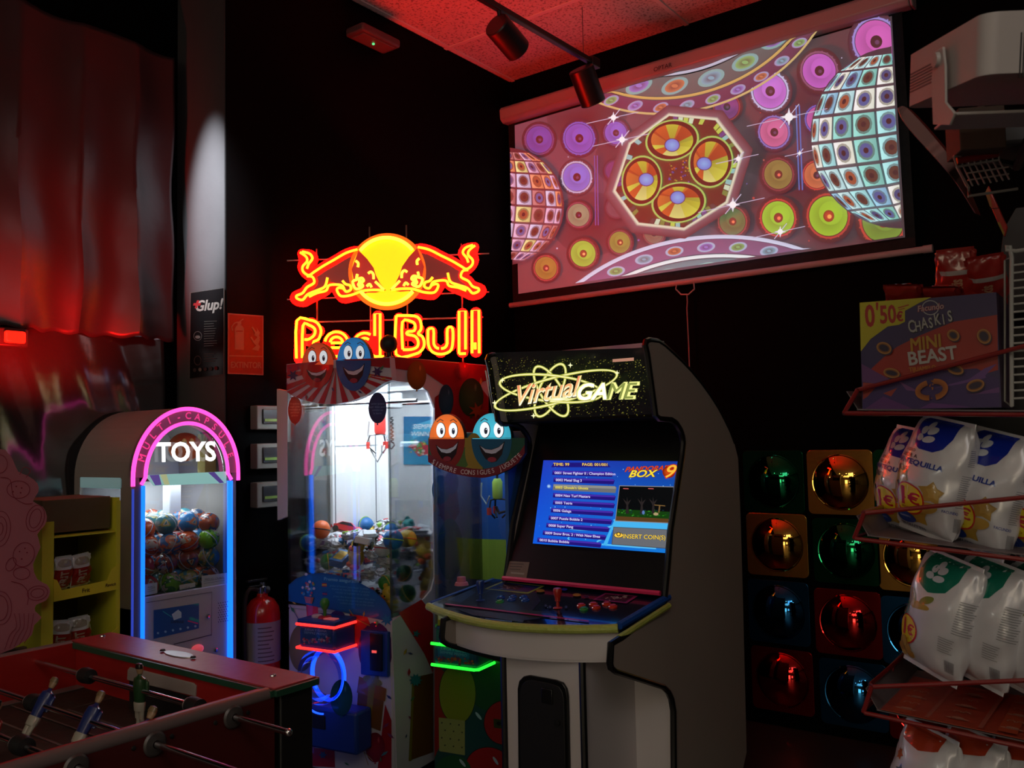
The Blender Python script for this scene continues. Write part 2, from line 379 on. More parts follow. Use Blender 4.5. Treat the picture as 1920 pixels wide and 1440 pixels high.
# ================================================================== PROJECTION SCREEN
XS = XR-.03
t = thing('projection_screen', 'pull-down projection screen showing colourful loudspeakers on the black right wall', 'projection screen', (XS, 2.1, 2.3))
M_scr = mat('screen_cloth', (.55, .55, .55), .9, bump=.03, bscale=200); M_mask = mat('screen_mask', (.006, .006, .006), .8)
M_case = mat('screen_case', (.42, .38, .38), .35)
pts = [PX(*q, XS) for q in ((953, 225), (1690, 8), (1717, 462), (962, 575))]
MB().prism(pts, (.003, 0, 0)).build('mask_border', M_mask, t, smooth=False)
pic = [PX(*q, XS-.0012) for q in ((965, 235), (1672, 30), (1697, 445), (972, 551))]
MB().prism(pic, (.001, 0, 0)).build('screen_cloth', M_scr, t, smooth=False)
q0 = PX(931, 222, XS-.04); q1 = PX(1706, 3, XS-.04); zc = q0.z
o = MB(); prof = [(-.05, -.045), (.02, -.05), (.045, -.03), (.05, .03), (.03, .05), (-.05, .05)]
o.prism([(XS-.03-px_, q0.y, zc+pz) for px_, pz in prof], (0, q1.y-q0.y, 0)); o.build('roller_case', M_case, t, bevel=.006)
for yy in (q0.y+.004, q1.y-.004): MB().prism([(XS-.03-px_*1.06, yy, zc+pz*1.06) for px_, pz in prof], (0, .012 if yy > 2 else -.012, 0)).build('end_cap', M_case, t, bevel=.004)
fm = frame_map((XS-.081, 2.12, zc), (0, -1, 0), (0, 0, 1)); Art(fm).text('OPTAR', .0, -.01, .035, srgb(70, 50, 50)).build('case_lettering', art_mat('print_matt', 0, .6), t)
b0 = PX(948, 574, XS-.012); b1 = PX(1740, 467, XS-.012)
o = MB(); o.tube([b0, b1], .0165, 12); o.build('bottom_bar', M_case, t)
for q in (b0, b1): MB().lathe([(0, -.02), (.019, -.02), (.019, .02), (0, .02)], q, (0, 1, 0)).build('bar_cap', M_case, t)
hd = [PX(*q, XS-.02) for q in ((1269, 533), (1267, 542), (1277, 552), (1291, 552), (1302, 542), (1301, 531))]
MB().tube(hd, .004, 6).build('pull_handle', M_case, t)
cd = [PX(*q, XS-.02) for q in ((1288, 552), (1289, 566), (1288, 578), (1291, 640), (1293, 693))]
MB().tube(cd, .0035, 6).build('pull_cord', mat('cord_pink', (.35, .2, .2), .7), t)

def xl(y): return 965+7*(y-235)/316
def xr(y): return 1672+25*(y-30)/415
def yt(x): return 235-205*(x-965)/707
def yb(x): return 551-106*(x-972)/725
pm0 = plane_map((XS-.0016, 0, 0), (-1, 0, 0))
def scr_map(x, y, w):
    for _ in range(3):
        x = min(max(x, xl(y)), xr(y)); y = min(max(y, yt(x)), yb(x))
    return pm0(x, y, w)
A = Art(scr_map, dz=.00006)
bg0, bg1, bg2, bg3 = srgb(98, 62, 78), srgb(66, 54, 62), srgb(62, 50, 60), srgb(100, 46, 56)
A.quad([(965, 235), (1310, 135), (1330, 505), (972, 551)], [bg0, srgb(70, 52, 62), srgb(80, 54, 68), srgb(110, 60, 66)])
A.quad([(1310, 135), (1672, 30), (1697, 445), (1330, 500)], [srgb(70, 52, 62), srgb(64, 52, 58), srgb(62, 48, 54), srgb(80, 54, 68)])
dk = srgb(38, 22, 34); rr = random.Random(3)
for cx, cy in ((1190, 300), (1420, 300), (1380, 380), (1500, 200), (1100, 220), (1230, 420), (1500, 360), (1110, 420)):
    A.disc(cx, cy, 75, 60, dk, srgb(64, 46, 58), n=24)
for k in range(60):
    x = rr.uniform(985, 1660); A.disc(x, rr.uniform(max(60, yt(x)+15), yb(x)-15), rr.uniform(1, 2.6), c=srgb(*rr.choice([(190, 90, 80), (200, 180, 210), (120, 90, 170), (190, 60, 50)])), n=8)
def spk(cx, cy, r, cone, rim, cap=(40, 26, 44), dim=False, k=1.0):
    rim = srgb(*rim); cone = srgb(*cone); k2 = tuple(c*.45 for c in cone)
    A.disc(cx, cy, r*1.32, r*1.36, tuple(c*.55 for c in rim), dk, n=28)
    for j in range(22): a = j*2*PI/22+rr.uniform(-.1, .1); k_ = rr.uniform(.3, 1.2); A.disc(cx+r*1.1*math.cos(a), cy+r*1.14*math.sin(a), r*.06, r*.045, c=tuple(min(1, c*k_) for c in rim), rot=a, n=6)
    A.ring(cx, cy, r*1.1, r*1.15, r*.1, rim, rot=-.25)
    A.disc(cx, cy, r*.96, r, k2, cone, rot=-.25, n=28); A.disc(cx+r*.12, cy-r*.15, r*.6, r*.6, tuple(min(1, c*1.15) for c in cone), cone, n=20)
    A.disc(cx+r*.02, cy, r*.28, r*.3, srgb(*cap), srgb(*[c*.6 for c in cap]), n=16); A.disc(cx+r*.06, cy+.03*r, r*.11, c=srgb(*[min(255, c*2.2) for c in cap]), n=10)
PU, LI, MG = (112, 84, 190), (150, 190, 66), (190, 90, 200)
for s_ in [(1012, 262, 25, (96, 66, 160), (110, 60, 110)), (1087, 260, 27, PU, (100, 90, 190)), (1156, 250, 21, (116, 92, 196), (90, 60, 110)), (1083, 333, 26, (110, 110, 210), (190, 180, 215)),
          (1154, 321, 17, (92, 52, 110), (80, 46, 80)), (1087, 404, 21, (130, 140, 110), (130, 60, 80)), (1158, 390, 18, (96, 70, 84), (90, 50, 70)), (1365, 202, 23, (120, 50, 120), (150, 40, 50)),
          (1446, 173, 32, (190, 110, 210), (190, 190, 230)), (1454, 250, 27, (200, 100, 150), (120, 110, 190)), (1462, 329, 27, (130, 120, 60), (120, 50, 60), (110, 50, 40)), (1462, 410, 31, (150, 200, 50), (190, 60, 50), (180, 60, 40)),
          (1377, 417, 25, (84, 110, 60), (150, 60, 56), (150, 60, 40)), (1098, 477, 24, LI, (130, 60, 60), (170, 80, 50)), (1167, 456, 20, (130, 140, 60), (120, 60, 70), (160, 80, 50)), (1029, 504, 21, (160, 120, 50), (170, 60, 60), (170, 60, 50)),
          (1231, 440, 18, (110, 100, 80), (130, 70, 70)), (1540, 137, 32, (190, 96, 196), (130, 80, 110)), (1646, 83, 40, (205, 95, 185), (150, 140, 215)), (1540, 228, 24, (190, 90, 170), (90, 90, 190)),
          (1536, 332, 24, (200, 110, 70), (190, 60, 50)), (1558, 408, 37, (150, 195, 45), (180, 60, 50), (220, 80, 40)), (1660, 418, 40, (110, 150, 50), (190, 66, 50), (190, 70, 60))]:
    spk(*s_)
for x in (1498, 1504): A.line([(x, 202), (x+6, 360)], 2.4, srgb(60, 110, 190))
for x in (1122, 1127): A.line([(x, 295), (x+2, 425)], 1.6, srgb(90, 80, 170))
# spheres made of loudspeaker boxes
def sphere(cx, cy, R, cols, rows, ncol, lon0, lon1, lat0, lat1, tilt, bgc, sq=1.0):
    A.disc(cx, cy, R*1.01, R*1.01*sq, bgc, bgc, n=48)
    def sp(lon, lat):
        x = math.sin(lon)*math.cos(lat); y = math.sin(lat); return (cx+R*(x*math.cos(tilt)-y*math.sin(tilt)), cy+R*sq*(x*math.sin(tilt)+y*math.cos(tilt)))
    rd = random.Random(int(R))
    for j in range(rows):
        a0 = lat0+(lat1-lat0)*j/rows; a1 = lat0+(lat1-lat0)*(j+.86)/rows
        for i in range(ncol):
            b0_ = lon0+(lon1-lon0)*i/ncol; b1_ = lon0+(lon1-lon0)*(i+.9)/ncol; c = srgb(*rd.choice(cols)); c2 = tuple(min(1, q*1.5+.08) for q in c)
            A.quad([sp(b0_, a0), sp(b1_, a0), sp(b1_, a1), sp(b0_, a1)], [c2, c, c, c2])
            mb_, ma = (b0_+b1_)/2, (a0+a1)/2
            for sc_, cc in ((.4, tuple(q*.45 for q in c)), (.3, srgb(*rd.choice([(60, 90, 150), (70, 50, 40), (40, 70, 120), (150, 80, 50)]))), (.12, srgb(20, 20, 30))):
                A.poly([sp(mb_+(b1_-b0_)*sc_*math.cos(k*PI/6), ma+(a1-a0)*sc_*1.1*math.sin(k*PI/6)) for k in range(12)], cc)
sphere(1694, 262, 168, [(140, 210, 215), (170, 220, 225), (120, 180, 210), (225, 232, 215), (110, 190, 180)], 8, 6, -1.45, .35, -1.2, 1.15, -.12, srgb(30, 40, 56), 1.0)
sphere(958, 390, 108, [(190, 150, 180), (200, 120, 80), (180, 170, 200), (150, 90, 90), (200, 190, 120)], 8, 6, -.4, 1.4, -1.2, 1.2, .05, srgb(60, 26, 40), 1.0)
# domes at the top and the bottom edge
def dome(cx, cy, rx, ry, a0, a1, rot, bands):
    for dr, wd, c, kind in bands:
        c = srgb(*c)
        if kind == 0: A.ring(cx, cy, rx+dr, ry+dr, wd, c, tuple(min(1, q*1.25) for q in c), rot, 48, a0, a1)
        else:
            n = kind
            for k in range(n):
                a = a0+(a1-a0)*(k+.5)/n; x, y = (rx+dr)*math.cos(a), (ry+dr)*math.sin(a); X, Y = cx+x*math.cos(rot)-y*math.sin(rot), cy+x*math.sin(rot)+y*math.cos(rot)
                hue = [(110, 170, 190), (190, 120, 80), (140, 120, 200), (120, 180, 110)][k % 4]
                A.disc(X, Y, wd*1.9, wd, c, rot=rot+a+PI/2 if rx == ry else rot-.1, n=20); A.disc(X, Y, wd*1.4, wd*.72, srgb(46, 34, 50), srgb(*hue), rot=rot-.1, n=18); A.disc(X, Y, wd*.45, wd*.25, srgb(*hue), n=10)
dome(1345, 690, 345, 245, -2.75, -.35, -.08, [(0, 7, (190, 200, 225), 0), (-8, 26, (110, 84, 120), 0), (-22, 9, (160, 180, 210), 13), (-36, 6, (215, 230, 235), 0), (-44, 40, (80, 130, 140), 0), (-66, 15, (150, 215, 205), 9), (-88, 6, (170, 190, 220), 0), (-96, 60, (90, 60, 100), 0)])
dome(1290, -10, 290, 225, .25, 2.6, -.32, [(0, 4, (190, 170, 110), 0), (-5, 22, (76, 50, 76), 0), (-14, 8, (150, 150, 190), 13), (-28, 5, (190, 160, 90), 0), (-34, 36, (60, 90, 90), 0), (-52, 14, (110, 170, 170), 8), (-72, 5, (170, 180, 200), 0), (-78, 40, (70, 50, 60), 0)])
Zs = lambda L: [(900+x*.41667, y*.41667) for x, y in L]
oc = Zs([(880, 540), (1085, 560), (1197, 705), (1130, 920), (945, 1035), (745, 1012), (642, 870), (710, 665)])
cxm, cym = 1283, 327
for i in range(8):
    (xa_, ya_), (xb_, yb_) = oc[i], oc[(i+1) % 8]; sc_ = lambda x, y, k: (cxm+(x-cxm)*k, cym+(y-cym)*k)
    for k0, k1, c0, c1 in ((1.2, 1.07, (62, 44, 56), (104, 88, 100)), (1.07, 1.025, (104, 88, 100), (224, 232, 205)), (1.025, .985, (224, 232, 205), (110, 120, 90))):
        A.quad([sc_(xa_, ya_, k0), sc_(xb_, yb_, k0), sc_(xb_, yb_, k1), sc_(xa_, ya_, k1)], [srgb(*c0), srgb(*c0), srgb(*c1), srgb(*c1)])
A.poly([(cxm+(x-cxm)*1.0, cym+(y-cym)*1.0) for x, y in oc], srgb(36, 30, 34)); A.poly([(cxm+(x-cxm)*.95, cym+(y-cym)*.95) for x, y in oc], srgb(50, 34, 24))
rd = random.Random(5)
for i in range(8):
    a_, b_ = oc[i], oc[(i+1) % 8]
    for k in range(7):
        f0, f1 = .08+k*.12, .08+k*.12+.1; c = srgb(*rd.choice([(120, 190, 190), (40, 60, 60), (190, 220, 190), (90, 130, 60), (70, 60, 130), (170, 200, 80), (60, 40, 30)]))
        q = lambda f, s: (cxm+(a_[0]+(b_[0]-a_[0])*f-cxm)*s, cym+(a_[1]+(b_[1]-a_[1])*f-cym)*s)
        A.quad([q(f0, 1.0), q(f1, 1.0), q(f1, .9), q(f0, .9)], c)
for k in range(40): A.rect(*(lambda x, y: (x, y, x+3, y+2.4))(1265+rd.uniform(0, 38), 305+rd.uniform(0, 46)), srgb(*rd.choice([(190, 110, 40), (120, 60, 30), (60, 70, 150), (150, 140, 50)])))
for (x, y, rx, ry, ang, capx, capy) in ((895, 648, 112, 84, -.2, 0, 22), (1068, 745, 92, 108, .2, -30, 8), (925, 925, 114, 84, -.15, -5, -22), (760, 828, 84, 104, .1, 20, -5)):
    X, Y = 900+x*.41667, y*.41667; rx *= .41667; ry *= .41667
    A.disc(X, Y, rx*1.08, ry*1.08, srgb(150, 110, 190), srgb(150, 200, 90), rot=ang); A.disc(X, Y, rx*1.0, ry*1.0, srgb(20, 14, 12), rot=ang)
    ex, ey = X+capx*.41667, Y+capy*.41667; n = 40; rim = [(X+rx*.84*math.cos(2*PI*k/n), Y+ry*.84*math.sin(2*PI*k/n)) for k in range(n+1)]
    A.l += 1
    for k in range(n):
        c = [(176, 190, 50), (196, 206, 70), (190, 110, 40), (160, 70, 24), (150, 170, 50), (206, 214, 120), (190, 90, 30), (176, 180, 50)][(k*5//n*3+k//5+(k % 5 > 2)) % 8]
        A._add([(ex, ey), rim[k], rim[k+1]], [(0, 1, 2)], [srgb(*[q*.75 for q in c]), srgb(*c), srgb(*c)])
    A.disc(ex, ey, 14.5, 12.5, srgb(30, 40, 90)); A.disc(ex, ey, 13, 11.2, srgb(110, 180, 235), srgb(60, 120, 210))
for x, y, s_ in ((1164, 228, 11), (1180, 269, 12), (1490, 228, 17), (1386, 390, 14), (1474, 440, 11), (1396, 305, 9), (1510, 295, 6)):
    A.line([(x-s_*4.6, y+s_), (x, y), (x+s_*4.2, y-s_*.9)], 1.3, srgb(190, 180, 210)); A.line([(x-s_, y+s_*1.2), (x+s_*1.1, y-s_*1.4)], 1.5, srgb(200, 200, 230))
    A.star(x, y, s_, srgb(225, 230, 245), 4, .3); A.disc(x, y, s_*.45, c=srgb(250, 252, 255))
A.build('projected_image', art_mat('projected_light', .85, .9, base=(.32, .3, .3)), t)

# ================================================================== NEON SIGN (on the claw machine roof)
nn = (CM @ Vector((0, 0, 1))); nn.z = 0; nn.normalize()
NP = CP + ray(730, 600)*3.98; NP = Vector((NP.x, NP.y, 2.1))
sgm = plane_map(NP, nn)
Q = lambda L: [(500+x*.31944, 400+y*.31944) for x, y in L]
t = thing('neon_sign', 'red and yellow neon sign of two charging bulls on the claw machine roof', 'neon sign', tuple(sgm(730, 680, 0)))
M_wire = mat('sign_wire', (.25, .2, .2), .4, metal=.8)
def wire(p, q): MB().tube([sgm(*p, -.03), sgm(*q, -.03)], .004, 6).build('support_bar', M_wire, t)
for L in (((110, 270), (1305, 228)), ((110, 500), (1305, 455)), ((160, 636), (1270, 604)), ((597, 70), (605, 850)), ((815, 60), (825, 850)), ((285, 200), (290, 870)), ((1140, 170), (1150, 870))):
    a_, b_ = Q(L); wire(a_, b_)
mir = lambda L: [(1424-x, y-.039*(1424-2*x)) for x, y in L]
REDB = mat('neon_red_acrylic', (.3, .0, .0), .35, emit=24, ecol=(1, .0004, .0002))
DRED = mat('neon_dark_acrylic', (.04, .001, .001), .2, emit=.14, ecol=(1, .01, .004)); SUN = mat('neon_sun_acrylic', (.3, .2, .0), .3, emit=1.6, ecol=(1, .50, .002))
NEO = mat('neon_tube_orange', (1, .5, .1), .3, emit=3.2, ecol=(1, .36, .012)); NEY = mat('neon_tube_yellow', (1, .9, .1), .3, emit=2.0, ecol=(1, .86, .05))
def backing(paths, width, m, w, name, par=t):
    A_ = Art(lambda x, y, z: sgm(x, y, w+z*.0), dz=0)
    for P_ in paths:
        A_.line(P_, width, (1, 1, 1)); [A_.disc(x, y, width/2, c=(1, 1, 1), n=14) for x, y in P_]
    o = A_.build(name, m, par); return o
body = [(205, 235), (255, 240), (275, 270), (250, 310), (248, 340), (280, 345), (330, 312), (400, 272), (470, 232), (540, 218), (590, 268), (628, 320), (642, 365), (665, 410), (700, 452), (640, 462), (590, 462), (560, 478), (500, 492), (450, 500), (420, 470), (400, 440), (370, 430), (345, 455), (300, 480), (250, 505), (215, 522), (170, 510), (165, 485), (215, 460), (240, 430), (270, 405), (262, 378), (225, 350), (205, 310), (215, 280)]
for f in (lambda L: L, mir):
    bq = Q(f(body)); MB().prism([sgm(x, y, -.014) for x, y in bq], nn*.006).build('bull_backing', DRED, t, smooth=False)
    A_ = MB(); P_ = smooth_path(bq+bq[:1], 3)
    backing([P_], 17, REDB, -.0075, 'bull_glow_edge')
cs = sgm(*Q([(706, 340)])[0], -.008); rs = (sgm(*Q([(706+205, 340)])[0], -.008)-cs).length
MB().lathe([(0, 0), (rs, 0), (rs, .006), (0, .006)], cs, nn, 64).build('sun_disc', SUN, t)
MB().lathe([(rs+.0, -.002), (rs+.018, -.002), (rs+.018, .002), (rs, .002)], cs, nn, 64).build('sun_rim', mat('neon_rim', (.8, .1, .01), .3, emit=.8, ecol=(1, .14, .0)), t)
head = [(540, 218), (590, 268), (628, 320), (642, 365), (665, 410), (700, 452), (640, 466), (590, 466), (560, 480), (520, 440), (500, 330)]
for f in (lambda L: L, mir): MB().prism([sgm(x, y, .0) for x, y in Q(f(head))], nn*.005).build('bull_head_backing', mat('neon_head_acrylic', (.3, .005, .003), .2, emit=.33, ecol=(1, .01, .003)), t, smooth=False)
def neon(L, m=NEO, r=.0058, cl=False, name='neon_tube', w=.012):
    P_ = smooth_path(Q(L), 4, cl); MB().tube([sgm(x, y, w) for x, y in P_], r, 8, closed=cl).build(name, m, t)
bull = [[(200, 232), (235, 258), (240, 285), (215, 315), (218, 345), (250, 366), (285, 345), (335, 312), (400, 275), (470, 235), (535, 215)],
        [(212, 228), (255, 240), (272, 268), (250, 300), (240, 328)], [(240, 372), (272, 376), (282, 410), (240, 437), (215, 470), (180, 486), (182, 502), (215, 510), (245, 478), (300, 455), (345, 432), (360, 380)],
        [(252, 492), (300, 470), (352, 456), (372, 424), (440, 424), (458, 446)], [(448, 398), (466, 418), (492, 426), (496, 450), (470, 462), (452, 444), (424, 440), (416, 456), (440, 488), (500, 482), (565, 458), (632, 452), (690, 455)],
        [(535, 360), (532, 388), (560, 382), (572, 398), (556, 412), (568, 430), (540, 446), (520, 440), (508, 404), (532, 392)], [(526, 282), (540, 296), (538, 318)],
        [(598, 356), (614, 346), (628, 360), (630, 388)], [(590, 432), (606, 418), (618, 436)], [(540, 400), (556, 400), (540, 420), (552, 432)], [(640, 404), (668, 430), (690, 452)]]
for L in bull:
    dens = L[0][0] > 500
    neon(L, NEY if dens else NEO); neon(mir(L), NEY if dens else NEO)
def arc(cx, cy, r, a0, a1, n=14): return [(cx+r*math.cos(math.radians(a0+(a1-a0)*k/n)), cy+r*math.sin(math.radians(a0+(a1-a0)*k/n))) for k in range(n+1)]
neon(arc(706, 340, 194, 217, 321), NEY, .008, name='sun_tube'); neon(arc(706, 340, 194, 38, 142), NEY, .008, name='sun_tube')
# lettering
e1 = arc(410, 780, 62, -180, 0)
letters = {
 'R': [[(178, 852), (180, 632), (255, 628), (300, 645), (322, 690), (308, 740), (275, 765), (330, 850)], [(212, 850), (216, 662), (252, 658), (285, 680), (282, 716), (250, 740), (226, 742)]],
 'e': [arc(412, 765, 68, -170, 10)+[(478, 790), (380, 790)], arc(412, 765, 38, -170, -5)+[(380, 762)], arc(412, 775, 66, 175, 60)],
 'd': [arc(578, 770, 66, 300, 60)+[(640, 842), (690, 842)], arc(578, 770, 36, 310, 50), [(636, 720), (636, 592), (668, 590), (668, 840)]],
 'B': [[(762, 602), (762, 830), (870, 828), (915, 800), (926, 762), (915, 725), (890, 708), (908, 680), (902, 630), (868, 604), (764, 602)], [(800, 800), (798, 640), (850, 636), (872, 655), (868, 690), (830, 696), (826, 712), (870, 722), (890, 750), (885, 785), (850, 800), (802, 802)]],
 'u': [[(948, 682), (950, 770), (975, 815), (1025, 828), (1075, 812), (1092, 770), (1092, 678), (1062, 679), (1060, 765), (1045, 790), (1025, 795)], [(948, 682), (980, 681), (982, 765), (998, 790), (1012, 794)]],
 'l': [[(1130, 825), (1130, 576), (1168, 575), (1168, 800)], [(1130, 826), (1170, 824)]], 'L': [[(1206, 822), (1206, 572), (1246, 570), (1248, 822)], [(1225, 800), (1224, 760)]]}
bk = {'R': [[(192, 850), (196, 645), (260, 645), (305, 690), (270, 745), (310, 850)], [(196, 740), (270, 745)]], 'e': [arc(412, 770, 52, -180, 180)], 'd': [arc(580, 770, 50, 0, 360), [(652, 840), (652, 605)]],
      'B': [[(778, 815), (778, 618), (880, 622), (890, 680), (850, 710), (905, 760), (875, 812), (778, 815)], [(800, 712), (850, 712)]], 'u': [[(965, 695), (967, 775), (1020, 812), (1075, 775), (1077, 692)]], 'l': [[(1149, 812), (1149, 590)]], 'L': [[(1228, 810), (1228, 585)]]}
for k, ls in letters.items():
    P_ = [Q(L) for L in bk[k]]
    o = Art(lambda x, y, z: sgm(x, y, -.006), dz=0)
    for L in P_:
        o.line(L, 22, (1, 1, 1)); [o.disc(x, y, 11, c=(1, 1, 1), n=14) for x, y in L]
    o = o.build('letter_backing', REDB, t)
    for L in ls:
        sm = k in 'ed' and len(L) > 8
        P2 = Q(L); r_ = .0062
        MB().tube([sgm(x, y, .01) for x, y in (smooth_path(P2, 3) if not (sm or k in 'lLd') else P2)], r_, 8).build('letter_tube', NEO, t)
# ================================================================== shared prints
P_print = art_mat('print_gloss', 0, .35, coat=.3); P_matt = art_mat('print_matt', 0, .6)
M_white = mat('white_enamel', (.55, .53, .52), .4); M_chrome = mat('chrome', (.7, .7, .72), .18, metal=1); M_blk = mat('black_gloss', (.01, .01, .011), .25)
M_rub = mat('black_rubber', (.008, .008, .009), .6)
S = srgb
def balloon(A, x, y, rx, ry, c, shade=.55, hl=True, n=28, yd=1):
    A.disc(x, y, rx, ry, S(*c), tuple(q*shade for q in S(*c)), n=n); A.poly([(x-rx*.12, y+yd*ry*1.1), (x+rx*.12, y+yd*ry*1.1), (x, y+yd*ry*.94)], S(*c))
    if hl: A.disc(x+rx*.35, y-yd*ry*.5, rx*.12, ry*.22, tuple(min(1, q*1.6+.1) for q in S(*c)), S(*c), n=12)
def face(A, x, y, rx, ry, part, col, k=1.):
    """smiling balloon face drawn in photo pixels; part 'top' holds the eyes, 'low' the mouth"""
    c = S(*col); e = tuple(q*.35 for q in c)
    if part == 'top':
        A.poly([(x+rx*math.cos(PI+PI*j/24), y+ry*math.sin(PI+PI*j/24)) for j in range(25)], tuple(q*.75 for q in c))
        A.disc(x, y-ry*.3, rx*.8, ry*.62, tuple(min(1, q*1.1) for q in c), tuple(q*.8 for q in c))
        for s_ in (-1, 1):
            A.disc(x+s_*rx*.36+rx*.02, y-ry*.34, rx*.27, ry*.33, S(20, 16, 20)); A.disc(x+s_*rx*.36, y-ry*.34, rx*.25, ry*.31, S(245, 250, 255), n=24)
            A.disc(x+s_*rx*.34+rx*.04, y-ry*.3, rx*.09, ry*.13, S(14, 20, 34), n=18); A.disc(x+s_*rx*.34+rx*.06, y-ry*.36, rx*.03, c=S(240, 240, 255), n=8)
            A.line([(x+s_*rx*.2, y-ry*.72), (x+s_*rx*.38, y-ry*.8), (x+s_*rx*.58, y-ry*.68)], rx*.05, S(40, 20, 20))
        A.poly([(x-rx, y), (x+rx, y), (x+rx*.98, y+ry*.02), (x-rx*.98, y+ry*.02)], c)
    else:
        A.poly([(x+rx*math.cos(PI*j/24), y+ry*math.sin(PI*j/24)) for j in range(25)], tuple(q*.8 for q in c))
        m = [(x-rx*.62, y+ry*.2), (x-rx*.3, y+ry*.32), (x, y+ry*.34), (x+rx*.35, y+ry*.26), (x+rx*.66, y+ry*.08), (x+rx*.52, y+ry*.5), (x+rx*.25, y+ry*.72), (x, y+ry*.76), (x-rx*.3, y+ry*.64), (x-rx*.5, y+ry*.44)]
        A.poly(m, S(30, 8, 20)); A.poly([(x-rx*.56, y+ry*.24), (x-rx*.3, y+ry*.34), (x, y+ry*.36), (x+rx*.35, y+ry*.28), (x+rx*.6, y+ry*.14), (x+rx*.5, y+ry*.32), (x+rx*.2, y+ry*.46), (x, y+ry*.48), (x-rx*.3, y+ry*.44)], S(200, 200, 215))
        A.disc(x+rx*.02, y+ry*.66, rx*.22, ry*.08, S(150, 40, 60), n=14)
def confetti(A, pts, rd, size=8):
    for x, y in pts:
        c = S(*rd.choice([(40, 60, 110), (60, 120, 90), (120, 50, 100), (180, 150, 60), (150, 40, 50), (50, 130, 150)])); a = rd.uniform(0, PI); r = size*rd.uniform(.5, 1)
        A.poly([(x+r*math.cos(a), y+r*math.sin(a)), (x+r*.35*math.cos(a+1.5), y+r*.35*math.sin(a+1.5)), (x-r*math.cos(a), y-r*math.sin(a)), (x-r*.35*math.cos(a+1.5), y-r*.35*math.sin(a+1.5))], c)

# ================================================================== CLAW MACHINE (large)
an = math.radians(8); CO = Vector((2.526, 2.5, 0)); cu_ = Vector((-math.sin(an), math.cos(an), 0)); cv_ = Vector((math.cos(an), math.sin(an), 0)); cn = -cv_
CW = (PL(540, 1128, CO, cn)-CO).dot(cu_); CD, CB, CG, CH = .64, .13, .775, 1.70     # width, depth, base, glass bottom, header bottom; roof at 1.80
def CL(s, d, z): return CO+cu_*s+cv_*d+Vector((0, 0, z))
CR = 1.80
def cbox(mb, s0, s1, d0, d1, z0, z1):
    M = Matrix((( cu_.x, cv_.x, 0, CO.x), (cu_.y, cv_.y, 0, CO.y), (0, 0, 1, 0), (0, 0, 0, 1)))
    return mb.box(((s0+s1)/2, (d0+d1)/2, (z0+z1)/2), (s1-s0, d1-d0, z1-z0), mtx=M)
T = thing('claw_machine', 'tall claw machine full of toys with balloon faces and red lit control box', 'claw machine', tuple(CL(CW/2, CD/2, 0)), an)
M_vin = mat('white_vinyl', (.50, .49, .55), .35)
cbox(MB(), 0, CW, 0, CD, CB, CG).build('cabinet', M_vin, T, bevel=.008)
for s_ in (.05, CW-.05):
    for d_ in (.06, CD-.06): MB().lathe([(.02, 0), (.022, .01), (.016, .02), (.012, CB+.005)], CL(s_, d_, 0)).build('foot', M_chrome, T)
M_in = mat('claw_interior_white', (.85, .88, .9), .5)
o = MB(); cbox(o, .0, CW-.005, CD-.02, CD, CG, CR); o.build('back_wall', M_in, T)
o = MB(); cbox(o, .004, CW-.004, .0, CD, CG, CG+.012); o.build('toy_tray', M_vin, T)
o = MB(); cbox(o, 0, CW, .012, CD, CH+.012, CR); o.build('roof_box', M_vin, T, bevel=.004)
o = MB(); cbox(o, .06, CW-.06, .05, .09, CH-.006, CH+.01); o.build('lamp_tube', mat('claw_lamp', (.9, .97, 1), .4, emit=3.5, ecol=(.88, .96, 1)), T)
o = MB(); cbox(o, .06, CW-.06, .3, .34, CH-.006, CH+.01); o.build('lamp_tube', MC['claw_lamp'], T)
M_gl = glass('clear_acrylic', (.95, .97, .98), .42)
o = MB(); cbox(o, 0, CW, .002, .005, CG, CH+.04); o.build('front_glass', M_gl, T, smooth=False)
o = MB(); cbox(o, CW-.006, CW-.002, .0, .27, CG, CH+.04); o.build('side_glass', M_gl, T, smooth=False)
o = MB(); cbox(o, CW-.02, CW-.002, .27, CD-.02, CG, CH+.04); o.build('side_wall', M_in, T)
o = MB(); [cbox(o, CW-.0225, CW-.019, d0, d1, z0, z1) for d0, d1, z0, z1 in ((.285, .60, 1.452, 1.455), (.285, .29, 1.0, 1.66), (.585, .59, 1.0, 1.66))]; o.build('panel_seams', mat('seam_grey', (.25, .27, .3), .6), T, smooth=False)
o = MB(); cbox(o, .002, .005, .0, .42, CG-.01, CH+.03); o.build('side_glass', M_gl, T, smooth=False)
for s_ in (.006,):
    MB().tube([CL(s_, .006, CG), CL(s_, .006, CH+.02)], .005, 8).build('corner_bead', glass('clear_edge', (.9, .95, .97), .6, haze=.12), T)
sm = plane_map(CL(-.001, 0, 0), -cu_); fmp = plane_map(CL(0, -.001, 0), cn)
sd = [(733, 668), (917, 685), (913, 1100), (818, 1440), (745, 1440), (735, 1165), (770, 1142), (796, 1122), (809, 1106), (815, 1082), (815, 765), (802, 732), (788, 722), (768, 717), (735, 714)]
sp3 = [PL(x, y, CL(-.006, 0, 0), -cu_) for x, y in sd]
for i in (3, 4): sp3[i].z = CB+.01
sp3[3] = PL(917, 1100, CL(-.006, 0, 0), -cu_); sp3[3].z = CB+.01
MB().prism(sp3, cu_*.008).build('side_panel', M_vin, T, smooth=False)
